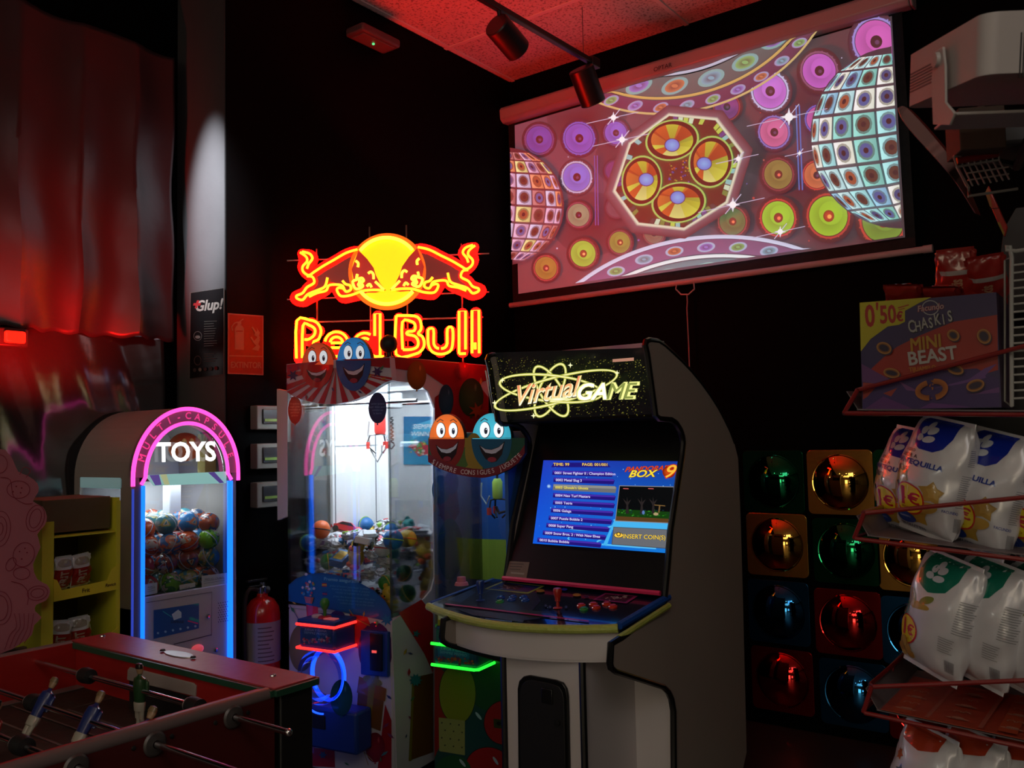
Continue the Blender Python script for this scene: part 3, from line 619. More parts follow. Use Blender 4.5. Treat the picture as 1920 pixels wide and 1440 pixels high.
# side panel artwork
sm = plane_map(CL(-.0072, 0, 0), -cu_); A = Art(sm)
A.poly([(733, 669), (916, 686), (916, 712), (850, 735), (800, 700), (735, 690)], S(140, 20, 28)); A.poly([(815, 745), (880, 700), (916, 745), (916, 800), (850, 880), (815, 850)], S(150, 24, 30))
A.poly([(748, 1149), (790, 1124), (812, 1152), (812, 1262), (795, 1225)], S(176, 30, 30)); A.poly([(818, 940), (850, 860), (862, 960), (840, 1000)], S(170, 40, 50))
A.poly([(776, 1270), (812, 1262), (812, 1410), (770, 1425)], S(104, 66, 22)); A.poly([(766, 1427), (773, 1268), (777, 1268), (771, 1427)], S(120, 110, 30))
balloon(A, 781, 704, 18, 27, (150, 96, 30)); balloon(A, 836, 750, 14, 29, (40, 84, 112)); balloon(A, 883, 745, 23, 36, (60, 88, 50)); balloon(A, 866, 695, 14, 16, (170, 40, 50))
balloon(A, 826, 918, 17, 27, (20, 90, 120)); balloon(A, 846, 905, 13, 22, (110, 60, 140)); balloon(A, 843, 1030, 24, 58, (70, 140, 40)); A.star(828, 965, 9, S(170, 60, 40), 5, .45, .4)
A.text('quiero jugar', 826, 912, 6, S(60, 140, 160), ydown=True); A.text('contigo', 826, 919, 6, S(60, 140, 160), ydown=True)
A.line([(832, 790), (830, 830), (840, 870)], 1.2, S(60, 60, 70)); A.line([(838, 950), (848, 975), (842, 990)], 1.2, S(40, 70, 140))
A.star(778, 1275, 13, S(40, 120, 140), 10, .6); A.star(893, 770, 17, S(150, 70, 30), 7, .4); A.star(779, 1188, 8, S(40, 110, 120))
confetti(A, [(768, 1225), (772, 1310), (767, 1345), (760, 1380), (758, 1222), (857, 690), (900, 715), (822, 880), (852, 850), (860, 1010), (833, 1100), (765, 1260)], random.Random(2), 8)
A.build('side_graphics', P_print, T)
# front graphics
A = Art(fmp)
z6 = lambda L: [(500+x*.27778, 1040+y*.27778) for x, y in L]
for L, c in (([(265, 318), (345, 326), (350, 470), (275, 470)], (176, 40, 50)), ([(555, 352), (655, 368), (705, 480), (640, 640), (585, 620)], (184, 40, 40)), ([(295, 1302), (458, 1316), (462, 1436), (300, 1425)], (150, 26, 40)), ([(750, 1440), (800, 1010), (843, 1120), (843, 1440)], (150, 24, 36))):
    A.poly(z6(L), S(*c))
(x, y), = z6([(235, 630)]); balloon(A, x, y, 23, 44, (150, 132, 90)); (x, y), = z6([(735, 640)]); balloon(A, x, y, 32, 51, (112, 44, 120)); (x, y), = z6([(480, 440)]); A.disc(x, y, 16, 18, S(66, 44, 110))
A.poly(z6([(625, 820), (800, 905), (770, 1190), (605, 1125)]), S(112, 72, 26)); A.poly(z6([(625, 820), (810, 905), (800, 990), (610, 930)]), S(132, 84, 30)); A.poly(z6([(690, 865), (735, 880), (700, 1165), (665, 1155)]), S(130, 120, 36))
(x, y), = z6([(715, 850)]); [A.disc(x+dx, y+dy, 9, 6, S(122, 120, 40), rot=r) for dx, dy, r in ((-9, -3, .4), (9, 3, .4), (-4, 6, 1.2), (5, -6, 1.2))]
(x, y), = z6([(735, 1300)]); balloon(A, x, y, 18, 28, (150, 30, 54)); (x, y), = z6([(812, 440)]); A.star(x, y, 12, S(24, 120, 170), 7, .45); (x, y), = z6([(382, 1350)]); A.star(x, y, 8, S(30, 90, 120), 6, .5)
A.line(z6([(700, 1165), (640, 1270), (690, 1420)]), 1.4, S(170, 150, 110)); A.line(z6([(620, 1130), (660, 1330), (720, 1390)]), 1.4, S(170, 150, 110)); A.line(z6([(560, 370), (600, 430), (700, 480)]), 1.6, S(170, 130, 60)); A.line(z6([(160, 340), (210, 420), (240, 480)]), 1.4, S(90, 90, 150))
confetti(A, z6([(180, 372), (190, 325), (660, 400), (830, 960), (810, 1150), (840, 1220), (800, 1340), (545, 1410), (200, 1280), (320, 1290), (690, 560), (775, 1380)]), random.Random(4), 9)
A.build('front_graphics', P_print, T)
# blue instruction decal on the glass
dm = plane_map(CL(0, -.003, 0), cn); A = Art(dm)
arcp = [(541, 1127)]+[(541+x*1.0, y) for x, y in ((0, 1097), (14, 1085), (35, 1077), (62, 1074), (95, 1079), (130, 1091), (160, 1107), (181, 1126), (192, 1145))]+[(734, 1166), (640, 1147)]
A.poly(arcp, S(26, 84, 150)); A.poly([(x, y+4) for x, y in arcp[1:-2]]+[(727, 1160), (640, 1144), (545, 1128), (545, 1120)], S(20, 96, 166))
A.text('Premio asegurado', 640, 1088, 9, S(130, 190, 220), ydown=True, rot=.08); rr = random.Random(8)
for k, yy in enumerate((1101, 1107, 1113, 1121, 1127, 1133)): A.text(['pulse el boton para bajar la pinza', 'mueva el mando hasta el premio', 'recoja su juguete en la salida', 'press the button to lower the claw', 'move the joystick to the prize', 'collect your toy at the outlet'][k], 655+k*3, yy, 5.5, S(90, 150, 200), ydown=True, rot=.09)
A.rect(604, 1093, 613, 1100, S(160, 40, 40)); A.rect(604, 1095, 613, 1098, S(200, 160, 50)); A.rect(605, 1110, 614, 1117, S(60, 60, 130)); A.line([(605, 1113), (614, 1114)], 1.6, S(190, 60, 60))
for k in range(26): A.disc(580+rr.gauss(0, 7), 1100+rr.gauss(0, 10), rr.uniform(1.5, 3), c=S(*rr.choice([(190, 120, 50), (70, 150, 200), (170, 60, 60), (110, 160, 80), (200, 200, 210)])), n=8)
A.poly([(572, 1118), (590, 1120), (586, 1132), (575, 1130)], S(170, 90, 40)); A.build('instruction_decal', P_print, T)
A = Art(dm); balloon(A, 553, 769, 13, 26, (226, 80, 50), hl=False)
for k in range(5): A.text(['Si quieres', 'jugar pide', 'monedas al', 'personal', 'gracias'][k], 553, 757+k*5.5, 4.6, S(250, 160, 120), ydown=True)
A.build('balloon_sticker', P_print, T); A = Art(dm); balloon(A, 708, 765, 17, 29, (30, 66, 120), hl=False)
for k in range(4): A.text(['quien quiera', 'jugar debe pedir', 'cambio en', 'la barra'][k], 708, 757+k*6, 5, S(110, 150, 190), ydown=True)
A.build('balloon_sticker', P_print, T)
# header board with two balloon faces
hd_ = [(537, 683), (570, 679), (640, 674), (700, 671), (731, 670), (735, 713), (722, 717), (706, 727), (686, 741), (660, 752), (630, 758), (598, 757), (568, 750), (548, 742), (538, 735)]
hp = [PL(x, y, CL(0, -.02, 0), cn) for x, y in hd_]; MB().prism(hp, cv_*.032).build('header_board', M_vin, T, smooth=False)
hm = plane_map(CL(0, -.0212, 0), cn); A = Art(hm)
def hclip(x, y):
    lo = [(538, 735), (548, 742), (568, 750), (598, 757), (630, 758), (660, 752), (686, 741), (706, 727), (722, 717), (735, 713)]
    for (xa, ya), (xb_, yb_) in zip(lo, lo[1:]):
        if xa <= x <= xb_: return (x, min(y, ya+(yb_-ya)*(x-xa)/(xb_-xa)-.5))
    return (x, min(y, 713 if x > 735 else 735))
for k in range(17):
    a0 = math.radians(8+k*10.2); a1 = a0+math.radians(5.1); c0 = (630, 690)
    if k % 1 == 0:
        P_ = [c0]
        for f in (0, .5, 1):
            a = a0+(a1-a0)*f; P_.append(hclip(min(735, max(538, 630+130*math.cos(a))), 690+130*math.sin(a)))
        for f in (1, .5, 0): pass
        A.poly(P_, S(168, 34, 44))
A.poly([(538, 684), (600, 677), (590, 684), (539, 700)], S(170, 40, 60)); A.poly([(640, 674), (731, 671), (732, 690), (690, 686)], S(150, 26, 34))
for L, c in (((550, 704), (30, 50, 90)), ((708, 697), (50, 40, 90))): A.star(*L, 11, S(*c), 6, .45)
confetti(A, [(556, 722), (545, 690), (575, 745), (560, 690), (693, 706), (720, 710), (676, 735), (688, 690), (618, 700), (625, 730), (539, 720), (717, 690)], random.Random(6), 7)
face(A, 595, 684, 31, 43, 'low', (200, 40, 36)); face(A, 664, 676, 33, 57, 'low', (20, 96, 170)); A.build('header_graphics', P_print, T)
E_face = art_mat('backlit_print', .75, .35, base=(.05, .05, .05))
for (x, y, rx, ry, c, nm) in ((596, 684, 30, 42, (216, 70, 30), 'red_balloon_face'), (664, 676, 32, 44, (24, 130, 200), 'blue_balloon_face')):
    out = [PL(x+rx*math.cos(PI+PI*j/24), y+ry*math.sin(PI+PI*j/24), CL(0, -.016, 0), cn) for j in range(25)]; o = MB().prism(out, cv_*.02).build('balloon_face', M_rub, T, smooth=False)
    A = Art(hm); face(A, x, y, rx*.98, ry*.98, 'top', c); A.build('face_print', art_mat('backlit_print_dim', .62, .35, base=(.05, .05, .05)), o)
# inside: gantry, claw, cable, poster
def cpt(px, py, d): return PL(px, py, CL(0, d, 0), cn)
MB().tube([CL(.004, .2, CH-.06), CL(CW-.01, .2, CH-.06)], .009, 8).build('gantry_rail', M_chrome, T)
MB().tube([CL(.004, .42, CH-.06), CL(CW-.01, .42, CH-.06)], .009, 8).build('gantry_rail', M_chrome, T)
q = cpt(722, 790, .3); cb = MB(); cb.box((q.x, q.y, CH-.05), (.11, .12, .07), an); cb.build('carriage', M_in, T, bevel=.006)
q0, q1 = cpt(716, 770, .3), cpt(713, 822, .3)
c_ = MB().lathe([(0, 0), (.022, 0), (.026, .012), (.026, .085), (.018, .1), (0, .1)], (q1.x, q1.y, q1.z+.02), n=20).build('claw_motor', mat('claw_red', (.75, .06, .05), .35), T)
for k in range(3):
    a = k*2.09+.4; dx, dy = math.cos(a), math.sin(a); b_ = Vector((q1.x, q1.y, q1.z+.02))
    MB().tube([b_, b_+Vector((dx*.045, dy*.045, -.005)), b_+Vector((dx*.06, dy*.06, -.045)), b_+Vector((dx*.02, dy*.02, -.085))], .0045, 8).build('claw_finger', M_chrome, c_)
    MB().box(b_+Vector((dx*.055, dy*.055, -.05)), (.014, .014, .03), a).build('claw_pad', MC['claw_red'], c_)
MB().tube([(q1.x, q1.y, q1.z+.11), (q1.x, q1.y, CH-.05)], .006, 8).build('claw_cord', M_white, c_)
cable = [cpt(735, 782, .33)+Vector((.006*math.cos(k*1.3), .006*math.sin(k*1.3), -.0035*k)) for k in range(34)]+[cpt(740, 835, .33), cpt(734, 842, .33), cpt(724, 835, .33)]
MB().tube(cable, .0035, 6).build('coiled_cable', M_rub, T)
MB().tube([cpt(692, 790, .28), cpt(690, 815, .28), cpt(696, 845, .28), cpt(708, 866, .28), cpt(716, 850, .28), cpt(716, 835, .28)], .004, 6).build('hanging_cable', mat('grey_cable', (.4, .4, .4), .5), T)
pmx = plane_map(CL(0, CD-.024, 0), cn); A = Art(pmx); A.rect(757, 781, 812, 871, S(40, 120, 176), S(60, 160, 200)); A.poly([(776, 797), (812, 786), (812, 808), (774, 824)], S(90, 190, 230))
A.text('SIEMPRE', 796, 800, 12, S(235, 245, 255), .02, .2, ydown=True); A.text('WINNER', 794, 814, 12, S(235, 245, 255), .02, .2, ydown=True)
A.poly([(768, 835), (790, 828), (812, 838), (812, 848), (786, 856)], S(200, 60, 70)); A.poly([(780, 832), (790, 829), (796, 850), (788, 854)], S(90, 160, 70)); rr = random.Random(3)
for k in range(40): A.disc(rr.uniform(768, 811), rr.uniform(826, 853), rr.uniform(1, 3), c=S(*rr.choice([(210, 80, 70), (230, 160, 70), (100, 180, 90), (220, 210, 210)])), n=8)
A.build('winner_poster', P_print, T)
o = MB(); q = cpt(795, 960, CD-.05); cbox(o, .02, .3, CD-.2, CD-.195, 1.02, 1.2); o.build('chute_shield', M_gl, T, smooth=False)
# service door ajar at the left with white frame
dl = [PL(x, y, CL(CW+.012, 0, 0), cn) for x, y in ((519, 729), (539, 733), (539, 968), (520, 976))]; MB().prism(dl, cv_*.02).build('service_door', mat('ivory_panel', (.55, .53, .5), .5), T, bevel=.002)
# coin panel, control box, chute and glowing ring
kb = lambda q: PL(500+q[0]*.27778, 1040+q[1]*.27778, CL(0, -.0, 0), cn)
M_blue = mat('blue_plastic', (.012, .05, .30), .35)
cp = [kb(q) for q in ((655, 500), (836, 518), (836, 818), (655, 800))]; cpan = MB().prism(cp, cn*.02).build('coin_panel', M_blue, T, bevel=.003)
cp = [PL(500+x*.27778, 1040+y*.27778, CL(0, -.021, 0), cn) for x, y in ((702, 528), (784, 536), (784, 788), (702, 778))]; MB().prism(cp, cn*.006).build('coin_mech', M_blk, cpan, bevel=.002)
cp = [PL(500+x*.27778, 1040+y*.27778, CL(0, -.028, 0), cn) for x, y in ((712, 645), (742, 648), (742, 664), (712, 662))]; MB().prism(cp, cn*.003).build('coin_reject_light', mat('coin_red_light', (1, .1, .08), .4, emit=.8), cpan)
MB().lathe([(0, 0), (.012, 0), (.01, .008), (0, .01)], kb((745, 465)), cn).build('key_lock', M_chrome, T)
def cbx(nm, X0, X1, Yt, Yb, dd, m, par, led=None, z=.0):
    a = PL(X0, Yt, CL(0, -dd, 0), cn); b = PL(X1, Yt, CL(0, -dd, 0), cn); c = PL(X0, Yb, CL(0, -dd, 0), cn)
    s0 = (a-CO).dot(cu_); s1 = (b-CO).dot(cu_); return s0, s1, a.z, c.z
s1_, s0_, zt, zb_ = cbx('', 561, 627, 1172, 1214, .13, None, None)
o = MB(); cbox(o, s0_, s1_, -.13, 0, zb_, zt); ctl = o.build('control_box', M_blue, T, bevel=.01)
o = MB(); cbox(o, s0_-.008, s1_+.006, -.138, 0, zt+.002, zt+.026); o.build('control_plate', mat('blue_plate', (.015, .04, .24), .3), ctl, bevel=.006)
M_ledr = mat('red_led_strip', (1, .05, .03), .3, emit=2.6, ecol=(1, .02, .015))
for zz in (zt+.006, zb_+.002):
    MB().tube([CL(s1_+.004, -.02, zz), CL(s1_+.006, -.138, zz), CL(s0_-.008, -.14, zz), CL(s0_-.01, -.01, zz)], .0058, 8).build('led_strip', M_ledr, ctl)
am = plane_map(CL(0, -.1315, 0), cn); A = Art(am); A.rect(565, 1177, 622, 1208, S(24, 70, 120)); rr = random.Random(12)
A.text('JUEGA Y GANA', 592, 1182, 6, S(110, 160, 200), ydown=True, rot=.1); A.text('SIEMPRE PREMIO', 592, 1188, 6, S(110, 160, 200), ydown=True, rot=.1)
for k in range(60): A.disc(rr.uniform(570, 618), 1200+rr.gauss(0, 3), rr.uniform(1, 2.8), c=S(*rr.choice([(170, 60, 70), (60, 110, 170), (120, 60, 110), (160, 150, 160)])), n=8)
A.build('control_print', P_print, ctl)
zt2 = zt+.026
jb = CL((s0_+s1_)/2+.005, -.075, zt2); MB().lathe([(.028, 0), (.024, .006), (.012, .008), (0, .008)], jb).build('joystick_base', mat('red_plastic', (.6, .02, .02), .3), ctl)
MB().lathe([(.007, .0), (.007, .03), (.012, .036), (.019, .05), (.019, .064), (.012, .076), (0, .08)], jb).build('joystick', mat('green_knob', (.06, .24, .04), .3), ctl)
MB().lathe([(.022, 0), (.022, .006), (.017, .01), (0, .012)], CL(s1_-.045, -.075, zt2)).build('push_button', mat('pale_button', (.7, .5, .55), .3), ctl)
MB().box(CL(s0_+.05, -.09, zt2+.002), (.03, .055, .004), an).build('credit_display', mat('display_red', (.8, .15, .15), .4, emit=.25), ctl)
M_ring = mat('blue_led_ring', (.05, .2, 1), .3, emit=2.2, ecol=(.008, .07, 1))
rc = PL(615, 1264, CL(0, -.10, 0), cn); ru = cu_; rz_ = Vector((0, 0, 1)); rr_ = .088
ring = [rc+ru*(-rr_*math.sin(a))*.92+rz_*rr_*1.12*math.cos(a) for a in [2*PI*k/40 for k in range(40)]]
MB().tube(ring, .009, 8, closed=True).build('glowing_ring', M_ring, T)
ring = [rc+cn*.05+Vector((0, 0, -.03))+ru*(-rr_*1.25*math.sin(a))+rz_*rr_*1.25*math.cos(a) for a in [PI*.95+PI*.5*k/14 for k in range(15)]]
MB().tube(ring, .004, 6).build('glowing_rim', M_ring, T)
MB().lathe([(rr_*.9, 0), (rr_*1.15, .03), (rr_*1.2, .06)], rc, cn, 32).build('prize_dome', glass('blue_acrylic', (.35, .5, .95), .2), T)
o = MB(); s1_, s0_, zt, zb_ = cbx('', 574, 668, 1322, 1400, .1, None, None); cbox(o, s0_, s1_, -.1, 0, zb_, zt); ch = o.build('prize_chute', M_blue, T, bevel=.012)
o = MB(); cbox(o, s1_-.10, s1_-.01, -.104, -.09, zb_+.08, zt-.03); o.build('chute_flap', M_rub, ch, bevel=.003)
A = Art(plane_map(CL(0, -.106, 0), cn)); balloon(A, 640, 1308, 21, 34, (26, 96, 110)); A.build('chute_balloon', P_print, ch)
cl = light('claw_interior_light', 'AREA', tuple(CL(CW*.45, .28, CH-.02)), 7.5, (.86, .95, 1), .45, tuple(CL(CW*.45, .34, 1.0)))
# dark round speaker on the roof
t = thing('roof_speaker', 'small round black speaker on the claw machine roof between the neon words', 'speaker', tuple(CL(.06, .2, CR)))
q = PL(729, 645, CL(0, .05, 0), cn); MB().ball(q, .037, 20).build('ball', M_rub, t); MB().lathe([(.03, 0), (.032, .01), (.012, .02), (.01, q.z-CR)], (q.x, q.y, CR+.0), n=16).build('stand', M_rub, t)
MB().lathe([(.036, 0), (.039, .004), (.034, .01)], q, cn).build('rim', mat('bronze_rim', (.25, .08, .03), .3, metal=.6), t)

# ---------------- toys in the claw machine: single toys, each a thing of its own
def jmat(n, c, **k): return mat('toy_'+n, S(*c), k.pop('rough', .35), **k)
cols = {'orange': (240, 110, 50), 'red': (200, 40, 50), 'yellow': (230, 190, 60), 'green': (60, 140, 60), 'blue': (40, 110, 180), 'teal': (60, 160, 160), 'pink': (235, 110, 130), 'white': (205, 210, 220), 'purple': (100, 70, 130), 'black': (34, 34, 40), 'lime': (150, 200, 70)}
CT = {k: jmat(k, v) for k, v in cols.items()}
M_bag = mat('clear_bag', (.5, .5, .56), .18, metal=.05, bump=.6, bscale=60, coat=.6)
def p_ball(c1, c2):
    r = thing('toy_ball', 'x', 'toy ball', (0, 0, 0)); MB().ball((0, 0, 0), .033, 18).build('ball', CT[c1], r); MB().tube([(.0335*math.cos(a), .0335*math.sin(a), 0) for a in [2*PI*k/20 for k in range(20)]], .0022, 5, closed=True).build('seam', CT[c2], r); return r
def p_car(c1):
    r = thing('toy_car', 'x', 'toy car', (0, 0, 0)); m = MB(); prof = [(-.06, -.012), (.06, -.012), (.062, .002), (.04, .008), (.02, .022), (-.018, .024), (-.042, .01), (-.062, .008)]
    m.prism([(x, -.024, z) for x, z in prof], (0, .048, 0)); m.build('car_body', CT[c1], r, bevel=.003)
    m = MB(); m.prism([(x, -.0245, z) for x, z in [(.035, .009), (.018, .02), (-.016, .022), (-.034, .011)]], (0, .049, 0)); m.build('car_windows', CT['black'], r)
    for x in (-.038, .038):
        for y in (-.024, .024): MB().lathe([(0, -.005), (.012, -.005), (.012, .005), (0, .005)], (x, y, -.012), (0, 1, 0), 14).build('car_wheel', CT['black'], r)
    return r
def p_box(c1, c2):
    r = thing('toy_box', 'x', 'toy box', (0, 0, 0)); MB().box((0, 0, 0), (.085, .055, .03)).build('carton', CT[c1], r, bevel=.002); MB().box((0, 0, .0152), (.06, .036, .001)).build('carton_print', CT[c2], r); MB().box((0, -.0277, 0), (.07, .0008, .018)).build('carton_print', CT[c2], r); return r
def blob(seed, s, k=.25):
    m = MB(); m.ball((0, 0, 0), 1, 16); rd = random.Random(seed)
    for v in m.bm.verts: v.co = Vector((v.co.x*s[0], v.co.y*s[1], v.co.z*s[2]))*(1+rd.uniform(-k, k))
    return m
def p_bag(c1, c2, sd):
    r = thing('bagged_toy', 'x', 'toy', (0, 0, 0)); blob(sd, (.045, .03, .018), .3).build('clear_bag', M_bag, r, smooth=False); rd = random.Random(sd)
    for k in range(4): MB().box((rd.uniform(-.03, .03), rd.uniform(-.02, .02), rd.uniform(.0, .012)), (.026, .02, .018), rd.uniform(0, 3)).build('toy_piece', CT[c1 if k % 2 else c2], r, bevel=.003)
    MB().box((.048, 0, 0), (.016, .04, .002)).build('card_tag', CT['white'], r); return r
def p_plush(c1, c2):
    r = thing('plush_toy', 'x', 'plush toy', (0, 0, 0)); m = MB(); m.ball((0, 0, 0), .034, 16, (1, .9, 1.1)); m.ball((0, 0, .045), .028, 16)
    m.build('plush_body', CT[c1], r)
    for s_ in (-1, 1): MB().ball((s_*.02, 0, .068), .011, 10).build('ear', CT[c1], r); MB().ball((s_*.036, -.01, .01), .013, 10, (1, 1, 1.5)).build('arm', CT[c1], r); MB().ball((s_*.018, -.012, -.034), .014, 10, (1, 1.5, 1)).build('foot', CT[c2], r); MB().ball((s_*.01, -.025, .05), .004, 8).build('eye', CT['black'], r)
    MB().ball((0, -.025, .038), .011, 10).build('muzzle', CT[c2], r); return r
protos = [(p_ball('orange', 'black'), 'orange toy basketball'), (p_ball('blue', 'lime'), 'blue and green toy ball'), (p_ball('white', 'red'), 'white toy baseball'), (p_ball('green', 'yellow'), 'green toy ball'), (p_ball('yellow', 'orange'), 'yellow toy ball'),
          (p_car('white'), 'white toy racing car'), (p_car('red'), 'red toy racing car'), (p_box('white', 'red'), 'small white toy carton'), (p_box('blue', 'yellow'), 'small blue toy carton'), (p_box('purple', 'pink'), 'small purple toy carton'),
          (p_bag('purple', 'white', 3), 'clear bag of purple toy parts'), (p_bag('blue', 'pink', 4), 'clear bag of blue toy parts'), (p_bag('black', 'red', 5), 'clear bag of black toy parts'), (p_bag('lime', 'orange', 9), 'clear bag of lime toy parts'), (p_plush('pink', 'white'), 'small pink plush bear'), (p_plush('yellow', 'orange'), 'small yellow plush bear'), (p_plush('teal', 'white'), 'small teal plush bear')]
used = set()
def place_toy(k, p, rot, grp, where, scale=1):
    r, lab = protos[k]
    lb = lab+' '+where
    if k not in used: used.add(k); r.location = p; r.rotation_euler = rot; r['label'] = lb; r['group'] = grp+': '+lab; r.scale = (scale,)*3; return r
    return dup(r, p, rot, lb, grp+': '+lab, scale)
rd = random.Random(21); top_cells = []
TOPW = [10, 5, 11, 2, 12, 7, 10, 5, 1, 11, 4, 12, 8, 10, 2, 6, 13, 11, 0, 16]
nS, nD, nZ = 6, 5, 4
for iz in range(nZ):
    for i in range(nS):
        for j in range(nD):
            s = .055+(CW-.11)*(i+.5*(iz % 2)*.6)/(nS-1+.3); d = .06+(.52)*j/(nD-1); z = CG+.05+iz*.078+rd.uniform(-.008, .008)+.02*math.sin(j+i)
            if iz in (0, 1) and 0 < i < nS-1 and j > 1: continue       # nothing of the buried middle can be seen
            k = rd.choice([0, 2, 4, 5, 6, 7, 10, 10, 11, 11, 12, 12, 13, 1, 16]) if iz == 3 else rd.choice([10, 11, 12, 13, 3, 9, 8, 3, 15, 12, 10, 12])
            if i == 0 and iz < 2: k = rd.choice([3, 13, 16, 15, 3, 13])
            if iz == 3 and j == 4 and i == 0: k = 14
            flat = k in (5, 6, 7, 8, 9, 10, 11, 12, 13)
            rot = (rd.uniform(-.35, .35), rd.uniform(-.35, .35), rd.uniform(0, 6.2)) if flat else (rd.uniform(0, 6), rd.uniform(0, 6), rd.uniform(0, 6))
            if k >= 14: rot = (rd.uniform(-.6, .6), rd.uniform(-.6, .6), rd.uniform(-1.2, -2.4))
            sc_ = rd.uniform(.95, 1.15)
            place_toy(k, CL(s+rd.uniform(-.01, .01), d, z), rot, 'toys heaped in the tall claw machine', 'in the heap inside the tall claw machine', sc_)
# a few marked toys on the heap's front
for (px, py, d, k, sc_, lab) in ((602, 993, .05, 0, 1.2, 'orange toy basketball at the left end of the heap inside the tall claw machine'), (690, 1012, .06, 5, 1.35, 'white toy racing car leaning on the glass inside the tall claw machine'), (737, 1012, .04, 1, 1.25, 'blue and green ball on the heap at the front corner of the tall claw machine'),
                                (718, 1028, .04, 2, 1.05, 'white baseball low against the front glass of the tall claw machine'), (765, 1010, .15, 4, 1.1, 'yellow ball beside the green one near the side glass of the tall claw machine')):
    o = dup(protos[k][0], cpt(px, py, d)+Vector((0, 0, .0)), (.2, .1, 1.2 if k != 5 else .5), lab, None, sc_)
    if 'group' in o: del o['group']
# ================================================================== CLAW MACHINE (small, blue inside)
bn = math.radians(8); KO = Vector((2.728, 2.452, 0)); ku = Vector((math.sin(bn), -math.cos(bn), 0)); kv = Vector((math.cos(bn), math.sin(bn), 0)); kn = -kv
KW, KD = .355, .40
KM = Matrix(((ku.x, kv.x, 0, KO.x), (ku.y, kv.y, 0, KO.y), (0, 0, 1, 0), (0, 0, 0, 1)))
def K(s, d, z): return KM @ Vector((s, d, z))
def kbox(mb, s0, s1, d0, d1, z0, z1): return mb.box(((s0+s1)/2, (d0+d1)/2, (z0+z1)/2), (s1-s0, d1-d0, z1-z0), mtx=KM)
T = thing('claw_machine', 'smaller claw machine with blue interior behind the arcade cabinet, green lit box', 'claw machine', tuple(K(KW/2, KD/2, 0)), bn)
M_tq = mat('turquoise_vinyl', (.04, .2, .22), .4)
kbox(MB(), 0, KW, 0, KD, .06, .70).build('cabinet', M_tq, T, bevel=.006)
for s_ in (.04, KW-.04):
    for d_ in (.05, KD-.05): MB().lathe([(.02, 0), (.02, .01), (.012, .02), (.012, .062)], K(s_, d_, 0)).build('foot', M_chrome, T)
M_bi = mat('blue_interior', (.03, .12, .42), .4)
kbox(MB(), .0, KW, KD-.015, KD, .70, 1.47).build('back_wall', M_bi, T); kbox(MB(), KW-.015, KW, 0, KD, .70, 1.47).build('side_wall', M_bi, T)
kbox(MB(), 0, .012, 0, .012, .70, 1.47).build('corner_post', glass('clear_edge', (.9, .95, .97), .6, haze=.12), T)
kbox(MB(), 0, KW, 0.02, KD, 1.47, 1.50).build('roof', M_tq, T, bevel=.004)
kbox(MB(), 0.005, KW-.01, 0, KD-.02, .70, .71).build('toy_tray', M_bi, T)
kbox(MB(), 0, KW, .002, .005, .70, 1.40).build('front_glass', M_gl, T, smooth=False); kbox(MB(), .0, .003, .01, KD-.02, .70, 1.46).build('side_glass', M_gl, T, smooth=False)
kbox(MB(), .05, KW-.05, .18, .2, 1.445, 1.468).build('lamp_tube', mat('claw_lamp_cool', (.6, .8, 1), .4, emit=5), T)
light('blue_claw_light', 'AREA', tuple(K(KW/2, .2, 1.43)), .8, (.6, .85, 1), .25, tuple(K(KW/2, .2, .8)))
km = lambda d: plane_map(K(0, d, 0), kn)
def KP(px, py, d): return PL(px, py, K(0, d, 0), kn)
# header board with faces and arched lettering
lowp = [(803, 866), (822, 878), (850, 888), (880, 894), (905, 896), (930, 891), (955, 880), (972, 868), (984, 850)]
hb = [(803, 821)]+lowp+[(984, 821)]
MB().prism([KP(x, y, -.03) for x, y in hb], kv*.02).build('header_board', M_rub, T, smooth=False)
A = Art(km(-.0312)); A.poly(hb, S(120, 16, 36)); A.poly([(803, 821)]+[(x, y-15) for x, y in lowp]+[(984, 821)], S(40, 90, 60))
A.poly([(860, 821), (900, 821), (905, 880), (868, 876)], S(150, 130, 40)); A.poly([(955, 821), (984, 821), (983, 850), (960, 862)], S(20, 80, 60)); A.disc(862, 858, 20, 22, S(70, 110, 50)); A.disc(889, 846, 17, 34, S(150, 124, 40))
face(A, 838, 822, 34, 58, 'low', (150, 30, 26)); face(A, 922, 822, 38, 60, 'low', (14, 100, 140))
A.poly([(803, 862)]+lowp[1:]+[(984, 836)]+[(x, y-16) for x, y in reversed(lowp)], S(120, 20, 40))
word = 'SIEMPRE CONSIGUES JUGUETE'
cxp = [(810, 866), (830, 877), (860, 886), (890, 888), (915, 887), (940, 880), (960, 869), (978, 853)]
def along(pts, f):
    Ls = [math.dist(pts[i], pts[i+1]) for i in range(len(pts)-1)]; t_ = f*sum(Ls)
    for i, L in enumerate(Ls):
        if t_ <= L or i == len(Ls)-1:
            k = t_/L; return (pts[i][0]+(pts[i+1][0]-pts[i][0])*k, pts[i][1]+(pts[i+1][1]-pts[i][1])*k, math.atan2(pts[i+1][1]-pts[i][1], pts[i+1][0]-pts[i][0]))
        t_ -= L
for k, chh in enumerate(word):
    if chh != ' ': x, y, a = along(cxp, (k+.5)/len(word)); A.text(chh, x, y-1.5, 12.5, S(215, 200, 200), .012, 0, a, .82, ydown=True)
A.build('header_graphics', P_print, T)
for (x, y, rx, ry, c) in ((838, 822, 33, 46, (240, 110, 30)), (922, 822, 37, 48, (60, 180, 205))):
    out = [KP(x+rx*math.cos(PI+PI*j/24), y+ry*math.sin(PI+PI*j/24), -.03) for j in range(25)]; o = MB().prism(out, kv*.02).build('balloon_face', M_rub, T, smooth=False)
    A = Art(km(-.0312)); face(A, x, y, rx*.98, ry*.98, 'top', c); A.build('face_print', art_mat('backlit_print_bright', 1.05, .35, base=(.05, .05, .05)), o)
